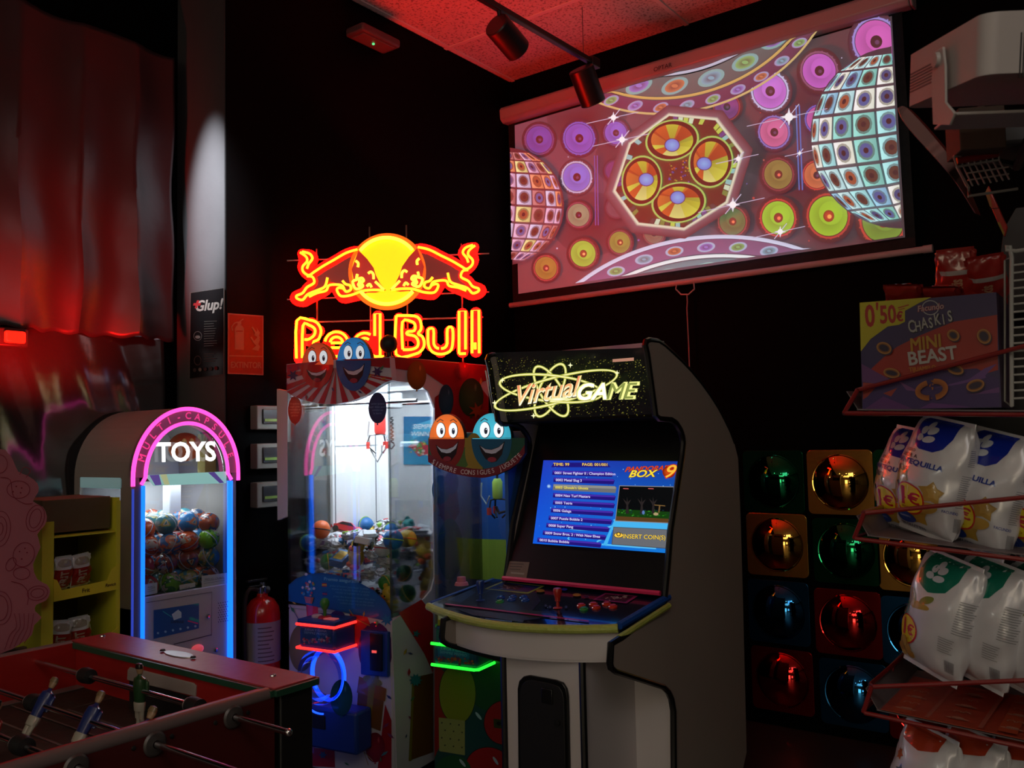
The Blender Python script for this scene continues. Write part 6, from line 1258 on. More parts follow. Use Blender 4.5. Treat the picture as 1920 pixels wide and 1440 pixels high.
for k, zl in enumerate((PY(150, 1108, YY).z, PY(150, 1230, YY).z, .42)):
    MB().box(((x0+x1)/2, YY+.13, zl-.004), (x1-x0-.012, .25, .006)).build('shelf', M_y, t)
    lp = [(x0+.036, zl-.02), (x1-.006, zl-.012), (x1-.004, zl+.07), (x1-.03, zl+.055), (x1-.045, zl+.022), (x0+.06, zl+.012), (x0+.045, zl+.045), (x0+.034, zl+.05)]; o = MB().prism([(x, YY-.008, z) for x, z in lp], (0, .004, 0)).build('tray_lip', mat('yellow_lip', (.62, .54, .03), .5), t, smooth=False)
    A = Art(frame_map((0, YY-.0085, 0), (1, 0, 0), (0, 0, 1))); A.text('Frit', (x0+x1)/2+.01, zl, .018, S(60, 40, 10), .02); A.text('Ravich', x1-.035, zl+.006, .014, S(60, 40, 10), .02, .3); A.build('lip_print', P_matt, o)
MB().box(((x0+x1)/2, YY+.13, z1-.005), (x1-x0-.01, .26, .005)).build('shelf', M_y, t)

# ---- snack bags: a pillow of printed film
def bag_fn(Wd, Tk, H, seed, wr=.75):
    rd = random.Random(seed); ph = [rd.uniform(0, 6) for _ in range(8)]
    def f(th, v, w=0):
        e = max(0., min(1., v)); s_ = math.sin(PI*min(1, max(0, (e-.035)/.93)))**.55 if .035 < e < .965 else 0
        a = Wd/2*(.80+.14*s_+.02*math.sin(e*9+ph[0])); b = .0015+Tk/2*s_
        c, d = math.sin(th), math.cos(th); c = math.copysign(abs(c)**.85, c)
        end = (1-s_); n_ = wr*(.0028*math.sin(5*th+ph[1]+e*7)*(.3+end)+.0022*math.sin(9*th-e*15+ph[2])*(.2+end)+.0018*math.sin(13*th+e*26+ph[3])*(.2+end)+.0026*math.sin(2*th+e*11+ph[4])*s_+.0016*math.sin(4*th-e*23+ph[5])*s_)
        if s_ == 0: n_ = .0008*math.sin(th*20)
        r = 1+(n_+w)/max(.012, math.hypot(a*c, b*d)) if s_ else 1+w/.05
        return Vector((a*c*r, -(b*d+ (n_+w)*(1 if d > 0 else -1)*.6), (e-.5)*H))
    return f
def make_bag(name, lab, cat, Wd, Tk, H, seed, m, art, M):
    r = thing(name, lab, cat); f = bag_fn(Wd, Tk, H, seed)
    mb = MB(); NU, NV = 56, 60; V = [[mb.bm.verts.new(M @ f(2*PI*i/NU, j/NV)) for j in range(NV+1)] for i in range(NU)]
    for i in range(NU):
        for j in range(NV): mb._f([V[i][j], V[(i+1) % NU][j], V[(i+1) % NU][j+1], V[i][j+1]])
    o = mb.build('bag_film', m, r); o.parent = r; o.matrix_parent_inverse = Matrix()
    if art:
        P_ = Wd*1.16*2/(2*PI); A = Art(lambda x, y, w: M @ f(x/P_*1.0, y/H+.5, w+.0009), dz=.00012, maxlen=.007); art(A); ao = A.build('bag_print', art_mat('bag_print_gloss', 0, .3, coat=.5), r); ao.parent = r; ao.matrix_parent_inverse = Matrix()
    return r
M_film = mat('white_film', (.66, .66, .70), .32, metal=.15, coat=.5, bump=.3, bscale=16)
def euro(A, x, y, s_=1.):
    A.disc(x, y, .026*s_, .03*s_, S(190, 30, 30)); A.disc(x, y, .0235*s_, .0275*s_, S(225, 205, 30)); A.text('1', x-.008*s_, y+.002, .045*s_, S(190, 20, 40), .04); A.text('€', x+.011*s_, y+.001, .028*s_, S(190, 20, 40), .02); A.text('PRECIO', x, y-.018*s_, .007, S(150, 40, 30))
def cloverlogo(A, x, y, k=1.):
    for dx, dy, r_ in ((-.007, .008, .4), (.007, .009, -.4), (-.007, -.006, 1.), (.008, -.007, -1.), (0, .018, 0)): A.disc(x+dx*k, y+dy*k, .006*k, .008*k, S(190, 195, 205), rot=r_, n=14)
def artA(A):
    A.poly([(-.045, .125), (.04, .125), (.038, .09), (.028, .066), (.012, .055), (-.01, .056), (-.032, .07), (-.044, .09)], S(16, 40, 150)); cloverlogo(A, -.012, .088, 1.2)
    A.text('SABOR A', -.03, .038, .011, S(40, 44, 60), .02); A.text('LIGERO', -.03, .05, .009, S(60, 60, 70), .02); A.text('MANTEQUILLA', -.012, .025, .0155, S(36, 60, 150), .035)
    A.disc(-.045, .005, .011, .010, S(70, 46, 50), n=12); A.text('303', -.03, .006, .016, S(60, 50, 56), .02); A.poly([(-.085, -.005), (-.05, -.015), (-.06, .02), (-.075, .012)], S(110, 30, 110))
    A.star(.03, -.03, .026, S(176, 140, 66), 5, .62, .3); A.star(.034, -.028, .016, S(190, 156, 84), 5, .62, .3); A.star(-.03, -.012, .02, S(180, 146, 76), 5, .62, 1.0); A.star(.0, -.085, .026, S(170, 136, 50), 5, .65, .5)
    for k in range(9): A.disc(-.075+.012*(k % 3), -.015-.02*(k//3), .013, .012, S(190, 165, 105), n=12)
    A.disc(.02, -.064, .024, .012, S(186, 150, 70), rot=.3); euro(A, -.012, -.055, 1.15)
    A.disc(-.02, -.098, .02, .012, S(30, 60, 140)); A.text('nuestra', -.02, -.096, .007, S(190, 195, 220)); A.text('SIN GLUTEN', -.012, -.114, .008, S(60, 60, 90), .02)
    for k in range(9): A.rect(.085, .075-k*.004, .105, .0762-k*.004, S(110, 112, 130))
    for k in range(16): A.rect(.08, .02-k*.0045, .104-(k % 3)*.003, .0212-k*.0045, S(120, 122, 134))
    for k in range(10): A.rect(.082+k*.0022, -.10, .083+k*.0022, -.07, S(50, 50, 60))
    A.text('FACUNDO', .07, -.06, .008, S(40, 60, 150), .02)
def artB(A):
    A.poly([(-.05, .125), (.036, .125), (.034, .09), (.02, .06), (-.004, .047), (-.03, .06), (-.046, .085)], S(16, 110, 90)); cloverlogo(A, -.008, .088, 1.1)
    A.disc(-.03, .022, .008, .022, S(170, 140, 60), rot=.5); A.disc(-.016, .012, .022, .008, S(180, 146, 60), rot=.2); A.disc(-.002, .03, .006, .014, S(120, 130, 60), rot=-.6)
    A.ring(-.052, -.008, .016, .016, .004, S(20, 120, 100)); A.text('S', -.052, -.008, .022, S(20, 120, 100), .04); euro(A, -.034, -.05, 1.1)
    for k in range(12): A.disc(-.04+.012*math.sin(k*2.3), -.092+.012*math.cos(k*1.7), .013, .010, S(*((176, 130, 50), (160, 110, 40), (190, 150, 70))[k % 3]), rot=k, n=10)
    for k in range(14): A.rect(.05, .055-k*.0052, .095-(k % 4)*.004, .0562-k*.0052, S(110, 112, 116))
    for k in range(7): A.rect(.03, -.03-k*.005, .06-(k % 3)*.003, -.0288-k*.005, S(130, 130, 132))
    for k in range(10): A.rect(.045+k*.0022, -.10, .046+k*.0022, -.075, S(60, 60, 66))
def artC(A):
    artB_ = None
    A.poly([(-.05, .125), (.036, .125), (.034, .1), (.0, .085), (-.04, .095)], S(170, 60, 30)); A.star(-.035, .06, .014, S(190, 90, 40), 6, .6); A.star(-.02, .03, .015, S(90, 110, 50), 4, .4); A.star(-.03, .0, .015, S(110, 120, 50), 4, .4, .5); euro(A, -.034, -.04, 1.1); A.star(-.02, -.075, .02, S(180, 130, 60), 5, .6)
    for k in range(14): A.rect(.05, .055-k*.0052, .095-(k % 4)*.004, .0562-k*.0052, S(120, 120, 124))
bagA = make_bag('snack_bag', '', 'snack bag', .185, .11, .262, 3, M_film, artA, Matrix()); bagB = make_bag('snack_bag', '', 'snack bag', .185, .105, .262, 8, M_film, artB, Matrix()); bagC = make_bag('snack_bag', '', 'snack bag', .185, .105, .262, 5, M_film, artC, Matrix())
XB_ = 2.10; useds = set()
def bagat(pr, px, py, rz, lean, lab, grp, x=XB_, s_=1.):
    q = PX(px, py, x); rot = Matrix.Rotation(lean, 3, 'X') @ Matrix.Rotation(rz, 3, 'Z'); c = q+rot @ Vector((0, 0, .131*s_)); e = rot.to_euler()
    if id(pr) in useds: return dup(pr, c, e, lab, grp, s_)
    useds.add(id(pr)); pr.location = c; pr.rotation_euler = e; pr['label'] = lab; pr['group'] = grp; pr.scale = (s_,)*3; return pr
RZ = math.radians(-90-62)
g1, g2, g3 = 'blue topped snack bags on the middle shelf', 'teal topped snack bags on the lower shelf', 'snack bags under the lowest red tray'
bagat(bagA, 1733, 1004, RZ+.5, .24, 'white snack bag with blue top and yellow price badge, leftmost but one on middle shelf', g1)
bagat(bagA, 1688, 1000, RZ+.45, .20, 'white snack bag with blue top half hidden behind the leftmost bag on middle shelf', g1, 2.2, .95)
bagat(bagA, 1828, 1034, RZ+.45, .26, 'white snack bag with blue top, second full one along the middle shelf', g1)
bagat(bagA, 1936, 1052, RZ+.5, .24, 'white snack bag with blue top cut off by the right edge on middle shelf', g1)
bagat(bagB, 1742, 1262, RZ+.5, .26, 'white snack bag with teal top, leftmost on the lower shelf', g2)
bagat(bagB, 1824, 1276, RZ+.5, .24, 'white snack bag with teal top, middle one on the lower shelf', g2)
bagat(bagB, 1912, 1296, RZ+.5, .24, 'white snack bag with teal top, rightmost on the lower shelf', g2)
bagat(bagC, 1730, 1588, RZ+.5, .12, 'leftmost white snack bag under the lowest tray at the bottom right', g3, 2.12)
bagat(bagC, 1815, 1600, RZ+.5, .12, 'middle white snack bag under the lowest tray at the bottom right', g3, 2.12)
bagat(bagC, 1905, 1615, RZ+.5, .12, 'right white snack bag under the lowest tray at the bottom right', g3, 2.12)

# red and white packs in the yellow display
M_pr = mat('pack_red', (.3, .02, .02), .3, coat=.4)
def artP(A): A.rect(-.03, -.045, .03, .015, S(150, 24, 24)); A.text('FRIT', 0, -.015, .026, S(180, 170, 160), .04, 0, 1.57); A.disc(0, .035, .02, .012, S(160, 150, 140))
pk_ = make_bag('sweet_pack', '', 'sweet pack', .075, .04, .11, 4, M_film, artP, Matrix()); zA, zB = PY(150, 1108, YY).z, PY(150, 1230, YY).z
for k, (dx, z, lab) in enumerate(((.085, zA, 'left red and white sweet pack in the upper tray of the yellow display'), (.15, zA, 'right red and white sweet pack in the upper tray of the yellow display'), (.09, zB, 'left red and white sweet pack in the lower tray of the yellow display'), (.16, zB, 'right red and white sweet pack in the lower tray of the yellow display'))):
    p = (x0+dx, YY+.05+.01*k, z+.058)
    if k == 0: pk_.location = p; pk_['label'] = lab; pk_['group'] = 'sweet packs in the yellow display'; pk_.rotation_euler = (.2, 0, .2)
    else: dup(pk_, p, (.2, .1*(-1)**k, .3-.2*k), lab, 'sweet packs in the yellow display')
# ---- pink cut-out board
t = thing('sweets_cutout', 'pink cardboard cutout of outlined sweets at the far left edge', 'cutout board', tuple(PY(30, 1225, 2.74))); YC = 2.74
co = [(-80, 835), (0, 842), (12, 846), (24, 862), (34, 884), (52, 892), (70, 906), (72, 922), (62, 940), (80, 950), (88, 968), (84, 985), (70, 1002), (76, 1026), (62, 1058), (70, 1086), (88, 1096), (94, 1110), (86, 1126), (68, 1134), (66, 1146), (78, 1158), (64, 1172), (60, 1190), (40, 1206), (0, 1226), (-80, 1230)]
MB().prism([PY(*q, YC) for q in smooth_path(co, 2)], (0, .006, 0)).build('board', mat('pink_card', (.42, .14, .18), .6), t, smooth=False)
MB().box(tuple(PY(-20, 1225, YC+.03)-Vector((0, 0, PY(-20, 1225, YC).z/2))), (.2, .02, PY(-20, 1225, YC).z)).build('stand_strut', M_br, t)
A = Art(plane_map((0, YC-.0005, 0), (0, -1, 0))); dp_ = S(140, 44, 62)
for (x, y, rx, ry, r_) in ((0, 992, 20, 34, .1), (0, 992, 13, 24, .1), (0, 992, 6, 12, .1), (66, 972, 17, 26, .3), (66, 972, 11, 19, .3), (70, 1112, 20, 14, -.2), (70, 1112, 13, 9, -.2), (0, 1140, 22, 32, 0), (0, 1140, 15, 24, 0), (34, 918, 22, 17, 0), (-2, 870, 16, 18, 0), (44, 1040, 20, 24, .4), (40, 1075, 16, 12, 0), (20, 1058, 9, 14, .5)): A.ring(x, y, rx, ry, 1.3, dp_, rot=r_)
for x, y in ((30, 912), (40, 915), (24, 922), (38, 924), (50, 1036), (40, 1048), (46, 1028), (36, 1034)): A.disc(x, y, 1.6, c=dp_, n=8)
for k in range(5): A.line(smooth_path([(8+k*9, 1218-k*3), (18+k*9, 1190), (30+k*7, 1175), (26+k*9, 1150)], 4), 1.2, dp_)
A.line(smooth_path([(0, 895), (18, 900), (24, 930), (44, 944), (60, 944)], 4), 1.3, dp_); A.line(smooth_path([(48, 895), (56, 882), (44, 876), (36, 890)], 4), 1.3, dp_); A.line(smooth_path([(20, 1090), (40, 1096), (52, 1112), (50, 1134)], 4), 1.3, dp_); A.build('cutout_print', P_matt, t)

# ================================================================== MIRROR TILES on the right wall
def tile_mat(n, c, warp): return mat('mirror_'+n, c, .22, metal=.92, bump=warp, bscale=5.5)
TM = {'gold': tile_mat('gold', (.95, .52, .10), .28), 'red': tile_mat('red', (.5, .02, .02), .1), 'blue': tile_mat('blue', (.02, .15, .38), .1), 'green': tile_mat('green', (.01, .13, .05), .12)}
TD_ = {k: mat('dome_'+k, c, .03, metal=1.) for k, c in (('gold', (.95, .52, .10)), ('red', (.75, .03, .03)), ('blue', (.03, .22, .55)), ('green', (.015, .28, .11)))}
grid = [('green', 'gold', 'green'), ('gold', 'green', 'gold'), ('blue', 'red', 'blue'), ('red', 'blue', 'red')]
cyx = [[PX(1451, 905, XR).y, PX(1576, 905, XR).y, PX(1706, 905, XR).y], [PX(1458, 1028, XR).y, PX(1587, 1028, XR).y, PX(1713, 1028, XR).y], [PX(1461, 1151, XR).y, PX(1590, 1151, XR).y, PX(1720, 1151, XR).y], [PX(1468, 1278, XR).y, PX(1600, 1278, XR).y, PX(1733, 1278, XR).y]]
czs = [[1.224]*3, [.905, .892, .88], [.568, .55, .54], [.232, .215, .2]]
rown = ['top', 'second', 'third', 'bottom']; coln = ['left', 'middle', 'right']
for i in range(4):
    for j in range(3):
        cy, cz = cyx[i][j], czs[i][j]; n_ = grid[i][j]; h_ = .157; t = thing('mirror_tile', '%s mirrored square with a bulging dome, %s row, %s column on the wall' % (n_, rown[i], coln[j]), 'mirror', (XR-.005, cy, cz), group='coloured dome mirrors')
        m = MB(); P_ = []
        for sx, sz, a0 in ((1, 1, 0), (-1, 1, 90), (-1, -1, 180), (1, -1, 270)):
            for k in range(6): a = math.radians(a0+k*18); P_.append((XR-.012, cy+sx*(h_-.025)+.025*math.cos(a), cz+sz*(h_-.025)+.025*math.sin(a)))
        plate = m.prism(P_, (.010, 0, 0)).build('plate', TM[n_], t, smooth=False, bevel=.004)
        Rd = .128; sag = .048; rs_ = (Rd*Rd+sag*sag)/2/sag; pr2 = [(Rd+.008, .0), (Rd+.004, .004)]+[(rs_*math.sin(a), rs_*math.cos(a)-rs_+sag+.003) for a in [math.asin(Rd/rs_)*(1-k/14) for k in range(15)]]
        pr2[-1] = (0, sag+.003); MB().lathe(pr2, (XR-.012, cy, cz), (-1, 0, 0), 56).build('dome', TD_[n_], t)

# ================================================================== SNACK RACK with red wire trays
XF, XBk, YE = 2.0, 2.34, -.12
T = thing('snack_rack', 'black snack rack with red wire trays at the right edge', 'display rack', (2.36, .2, 0))
M_rw = mat('red_wire', (.22, .012, .012), .3, coat=.3); M_tr = mat('tray_sheet_grey', (.14, .11, .12), .4, bump=.1)
for yy in (.45, -.1): MB().box((2.43, yy, .87), (.03, .03, 1.74)).build('upright', M_trk, T)
MB().box((2.415, .18, .86), (.004, .60, 1.70)).build('back_mesh', M_trk, T)
MB().box((2.25, .18, .05), (.4, .6, .06)).build('rack_base', M_trk, T)
sh = [((1578, 775), (1602, 731), (1920, 778), (1920, 648)), ((1597, 1010), (1614, 962), (1920, 1050), (1920, 932)), ((1614, 1336), (1628, 1287), (1920, 1402), (1920, 1275))]
for k, (lo, up, lr, ur) in enumerate(sh):
    a, b, c, d = PX(*lo, XF), PX(*up, XF), PX(*lr, XF), PX(*ur, XF); ext = lambda p, q: p+(q-p)*((YE-p.y)/(q.y-p.y))
    c, d = ext(a, c), ext(b, d); bk = Vector((XBk+.06-XF, 0, 0)); tr = MB()
    fr = smooth_path([tuple(p) for p in (a+Vector((.03, .0, .002)), a, a+(b-a)*.5+Vector((0, .004, 0)), b, b+Vector((.04, 0, 0)))], 4)
    tr.tube([a+bk, a+Vector((.02, 0, 0)), a+Vector((.002, -.008, 0)), c], .0048, 8); tr.tube([b+bk, b+Vector((.02, 0, 0)), b+Vector((.002, -.01, 0)), d], .0048, 8); tr.tube([a+Vector((.004, -.004, 0)), b+Vector((.004, -.006, 0))], .0048, 8)
    tr.tube([a+bk*.55, b+bk*.55], .004, 6); [tr.tube([a+(c-a)*f, a+(c-a)*f+bk], .003, 6) for f in (.12, .45, .8)]
    tw = tr.build('wire_tray', M_rw, T)
    fl_ = [a+Vector((.012, -.03, .006)), c+Vector((.012, 0, .006)), c+bk+Vector((-.01, 0, .006)), a+bk+Vector((-.01, -.03, .006))]; MB().prism(fl_, (0, 0, .003)).build('tray_sheet', M_tr, tw, smooth=False)
    e0, e1 = a+Vector((.014, -.03, .009)), a+bk+Vector((-.01, -.03, .009)); MB().prism([e0, e1, e1+Vector((0, .022, .052)), e0+Vector((0, .022, .040))], (0, -.002, 0)).build('end_flap', M_tr, tw, smooth=False)
    if k == 2:
        f0, ux, uy = fl_[0]+Vector((.0, -.01, .004)), (c-a).normalized(), Vector((1, 0, 0)); n3 = Vector((0, 0, 1)); mp = lambda x, y, w: f0+ux*x+uy*y+n3*(w+.001)
        MB().prism([mp(0, -.005, 0), mp(.62, -.005, 0), mp(.62, .3, 0), mp(0, .3, 0)], (0, 0, .0015)).build('printed_card', mat('red_orange_card', (.30, .035, .012), .5), tw, smooth=False)
        A = Art(lambda x, y, w: mp(x, y, w+.0017)); wc = S(170, 120, 100)
        for i in range(6):
            A.rect(.02+i*.1, 0, .055+i*.1, .29, S(160, 60, 24)) if i % 2 == 0 else None
            A.poly([(.085+i*.1, 0), (.094+i*.1, 0), (.099+i*.1, .29), (.090+i*.1, .29)], S(150, 76, 60))
            for j in range(6):
                X, Y = .035+i*.1, .03+j*.048
                if j % 2: A.ring(X, Y, .008, .009, .0028, wc, n=16, a0=-.4, a1=PI+.4); A.ring(X+.017, Y, .008, .009, .0028, wc, n=16, a0=-.4, a1=PI+.4)
                else: A.disc(X+.008, Y, .022, .0045, wc, n=16); A.disc(X+.008, Y+.006, .012, .006, wc, n=14); A.text('FRITOS', X+.008, Y, .008, S(120, 30, 20), .02)
        A.build('card_print', P_matt, tw)
# ---- snack box
t = thing('snack_box', 'open purple cardboard box of mini snack rings priced 0\'50 on the top tray', 'box', tuple(PX(1745, 768, 2.13)))
fq = [(1612, 570), (1868, 548), (1878, 764), (1617, 769)]; f3 = [PX(*q, 2.02) for q in fq]; th = .005
MB().prism(f3, (th, 0, 0)).build('front_panel', mat('box_card', (.08, .05, .12), .5), t, smooth=False)
f4 = [p+Vector((.17, 0, 0)) for p in f3]; MB().prism(f4, (th, 0, 0)).build('back_panel', M_br, t, smooth=False)
for i_, j_ in ((0, 3), (1, 2)): s_ = -th if f3[i_].y > .4 else th; MB().prism([f3[i_], f3[j_], f4[j_], f4[i_]], (0, s_, 0)).build('side_panel', mat('box_side', (.07, .03, .08), .5), t, smooth=False)
MB().prism([f3[3], f3[2], f4[2], f4[3]], (0, 0, .004)).build('bottom_panel', M_br, t, smooth=False)
A = Art(plane_map((2.0195, 0, 0), (-1, 0, 0)), dz=.0001); z6 = lambda L: [(1560+x*.29167, 440+y*.29167) for x, y in L]
A.quad(fq, S(52, 38, 86)); A.poly(z6([(255, 860), (330, 790), (420, 720), (560, 650), (780, 560), (1062, 515), (1068, 870), (960, 900), (700, 880), (430, 930), (240, 905)]), S(150, 34, 26)); A.poly(z6([(190, 830), (370, 930), (330, 965), (195, 945)]), S(96, 50, 110))
A.poly(z6([(195, 950), (330, 975), (560, 880), (760, 870), (930, 860), (1070, 930), (1075, 1105), (200, 1125)]), S(58, 34, 96)); A.poly(z6([(640, 990), (880, 930), (980, 860), (1060, 830), (985, 905), (990, 920), (830, 960)]), S(100, 60, 130)); A.poly(z6([(430, 940), (560, 1010), (480, 1000)]), S(110, 60, 120)); A.poly(z6([(880, 1030), (1076, 980), (1076, 1015)]), S(100, 56, 120)); A.poly(z6([(205, 1125), (330, 1040), (520, 1120)]), S(90, 40, 110)); A.poly(z6([(560, 1118), (640, 1080), (900, 1108)]), S(96, 44, 120)); A.poly(z6([(330, 1020), (420, 985), (380, 1040)]), S(150, 50, 40)); A.poly(z6([(200, 950), (300, 960), (230, 1040), (200, 1060)]), S(150, 44, 34))
A.poly(z6([(179, 438), (640, 402), (560, 440), (470, 490), (470, 560), (430, 580), (360, 590), (250, 670), (186, 752)]), S(176, 168, 20))
RD = S(160, 24, 20); (x, y), = z6([(245, 530)]); A.text('0', x, y, 56, RD, .03, 0, -.06, .66, ydown=True); (x, y), = z6([(360, 515)]); A.text('50', x, y+1, 46, RD, .03, 0, -.06, .68, ydown=True); (x, y), = z6([(291, 480)]); A.text("'", x, y+9, 50, RD, .02, 0, 0, .7, ydown=True); (x, y), = z6([(438, 530)]); A.text('€', x, y, 24, RD, .03, 0, -.06, .8, ydown=True); A.line(z6([(425, 472), (495, 452)]), 2, RD); A.line(z6([(430, 484), (470, 474)]), 1.4, RD)
WH = S(165, 165, 170); (x, y), = z6([(634, 470)]); A.ring(x, y, 16, 14, 1.6, WH); A.text('Facundo', x, y, 15.5, S(150, 30, 40), .05, .15, -.12, .95, ydown=True); A.text('Facundo', x, y, 15.5, WH, .0, .15, -.12, .95, ydown=True)
for k, chh in enumerate('CHASKIS'): (x, y), = z6([(514+k*41, 598-k*11+(6 if k % 2 else -4))]); A.text(chh, x+1, y+1, 29-(k % 2)*2+(3 if k == 0 else 0), S(20, 14, 24), .045, 0, -.16, .62, ydown=True); A.text(chh, x, y, 29-(k % 2)*2+(3 if k == 0 else 0), S(160, 160, 160), .018, 0, -.16, .62, ydown=True)
(x, y), = z6([(602, 700)]); A.text('MINI', x, y, 34, S(170, 130, 30), .02, .1, -.16, .86, ydown=True); (x, y), = z6([(648, 783)]); A.text('BEAST', x, y, 35, S(170, 166, 165), .025, .0, -.14, .96, ydown=True)
(x, y), = z6([(585, 862)]); A.text('TIJUAMELO', x, y, 11, S(176, 110, 30), .03, 0, -.1, .9, ydown=True)
def ringsn(x, y, rx, ry, r_, wd=5): (X, Y), = z6([(x, y)]); A.disc(X+2, Y+2, rx*.29, ry*.29, S(36, 20, 50), rot=r_); A.ring(X, Y, rx*.29, ry*.29, wd, S(150, 96, 40), S(110, 64, 24), r_, 30); A.ring(X, Y, rx*.29-.8, ry*.29-.8, wd*.4, S(176, 124, 60), S(150, 96, 40), r_, 30)
for a_ in ((338, 730, 50, 38, .35), (387, 890, 54, 32, .2), (783, 648, 42, 36, .6), (980, 655, 44, 50, -.6), (797, 868, 54, 32, .25), (925, 970, 60, 38, -.3)): ringsn(*a_)
(X, Y), = z6([(645, 1000)])
A.ring(X-3, Y, 28, 19, 10, S(176, 100, 34), S(130, 66, 20), -.2, 30, 1.75, 4.6); A.ring(X+3, Y-1, 28, 20, 10, S(176, 100, 34), S(130, 66, 20), -.2, 30, -1.4, 1.5)
rr = random.Random(9)
for k in range(14): A.disc(X+rr.uniform(-4, 4), Y+rr.uniform(-18, 18), rr.uniform(.8, 1.8), c=S(160, 90, 30), n=6)
A.build('box_print', art_mat('print_gloss', 0), t)
M_red = mat('red_film', (.36, .02, .015), .3, coat=.5)
def artR(A): A.rect(-.03, .02, .03, .03, S(170, 160, 160)); A.text('Chaskis', 0, -.02, .02, S(190, 150, 120), .03, 0, 1.57)
rb = make_bag('snack_packet', 'red snack packet with white band standing highest out of the purple box', 'snack packet', .09, .035, .15, 6, M_red, artR, Matrix()); rb['group'] = 'red packets in the purple snack box'
rb.location = PX(1795, 528, 2.10); rb.rotation_euler = (.45, 0, -1.45)
dup(rb, PX(1700, 562, 2.07), (1.25, .1, -1.5), 'red snack packet lying flat at the left in the purple box'); dup(rb, PX(1775, 560, 2.08), (1.35, .1, -1.6), 'red snack packet lying in front of the upright one in the box'); dup(rb, PX(1848, 535, 2.12), (.7, -.1, -1.3), 'red snack packet leaning at the right end of the purple box')
# ---- white wire divider at the right edge
t = thing('wire_divider', 'white wire grid standing beside the purple snack box', 'wire grid', tuple(PX(1900, 770, 2.1))); M_ww = mat('white_wire', (.42, .42, .40), .4)
a, b = PX(1897, 483, 2.02), PX(1897, 762, 2.02); m = MB(); m.tube(smooth_path([tuple(b), tuple(a), tuple(a+Vector((0, -.008, .012))), tuple(a+Vector((0, -.22, .012)))], 4), .0042, 8); m.build('frame', M_ww, t)
m = MB(); [m.tube([b+(a-b)*(k+1)/19, b+(a-b)*(k+1)/19+Vector((0, -.22, 0))], .0022, 6) for k in range(18)]; m.build('cross_wires', M_ww, t)
a2, b2_ = PX(1884, 488, 2.05), PX(1884, 752, 2.05); m = MB(); m.tube([b, b2_, a2, a], .0022, 6); m.build('side_wire', M_ww, t)
# ---- projector on its bracket
fdir = ray(1025, 500).normalized(); rgt = fdir.cross(Vector((0, 0, 1))).normalized(); upv = rgt.cross(fdir)
pc = CP+ray(1846, 22)*1.16; t = thing('projector', 'white rounded projector aimed at the screen from the top right corner', 'projector', tuple(pc+fdir*.15+rgt*.12-upv*.14))
def pj(r_, f_, u_): return pc+rgt*r_+fdir*f_+upv*u_
PW, PLn_, PHt = .25, .255, .080; m = MB(); c_r = .022; sec = []
for cx_, cy_, a0 in ((c_r, c_r, 180), (PW-c_r, c_r, 270), (PW-c_r, PLn_-c_r, 0), (c_r, PLn_-c_r, 90)):
    for k in range(7): a = math.radians(a0+15*k); sec.append((cx_+c_r*math.cos(a), cy_+c_r*math.sin(a)))
m.prism([pj(x, y, 0) for x, y in sec], -upv*PHt); m.build('body', mat('projector_white', (.40, .36, .35), .45), t, bevel=.006, seg=3)
m = MB(); [m.prism([pj(.048+k*.0042, -.0008, -.028), pj(.0496+k*.0042, -.0008, -.028), pj(.0496+k*.0042, -.0008, -.086), pj(.048+k*.0042, -.0008, -.086)], fdir*.002) for k in range(34)]; m.build('vent_grille', M_rub, t, smooth=False)
m = MB(); [m.prism([pj(-.0008, .15, -.03-k*.0045), pj(-.0008, .235, -.03-k*.0045), pj(-.0008, .235, -.032-k*.0045), pj(-.0008, .15, -.032-k*.0045)], rgt*.002) for k in range(7)]; m.build('side_vent', mat('vent_shadow', (.12, .1, .1), .6), t, smooth=False)
MB().lathe([(0, 0), (.006, 0), (.005, .003), (0, .003)], pj(.09, 0, -.014), -fdir).build('status_sensor', M_rub, t)
MB().lathe([(0, 0), (.02, 0), (.024, -.01), (.018, -.012)], pj(PW*.5, PLn_, -PHt*.5), fdir).build('lens', M_blk, t)
br = MB(); off = -.006
pv = pj(off, .12, -.045); br.prism([pj(off, .10, -.02), pj(off, .13, -.02), pj(off, .135, -.06), pj(off, .125, -.125), pj(off, .07, -.135), pj(off, .055, -.12), pj(off, .085, -.10), pj(off, .09, -.05)], rgt*-.004)
br.prism([pj(off-.004, .06, -.118), pj(off-.004, .12, -.13), pj(PW+.006, .12, -.13), pj(PW+.006, .06, -.118)], -upv*.004); br.build('cradle_bracket', MC['projector_white'], t, bevel=.0015)
MB().lathe([(0, 0), (.011, 0), (.010, .005), (0, .006)], pj(off-.004, .115, -.035), -rgt, 24).build('pivot_knob', MC['projector_white'], t)
br = MB(); br.tube([pj(PW*.5, .09, -.13), pj(PW*.5, .09, -.16)], .012, 10); br.build('bracket_post', M_trk, t)
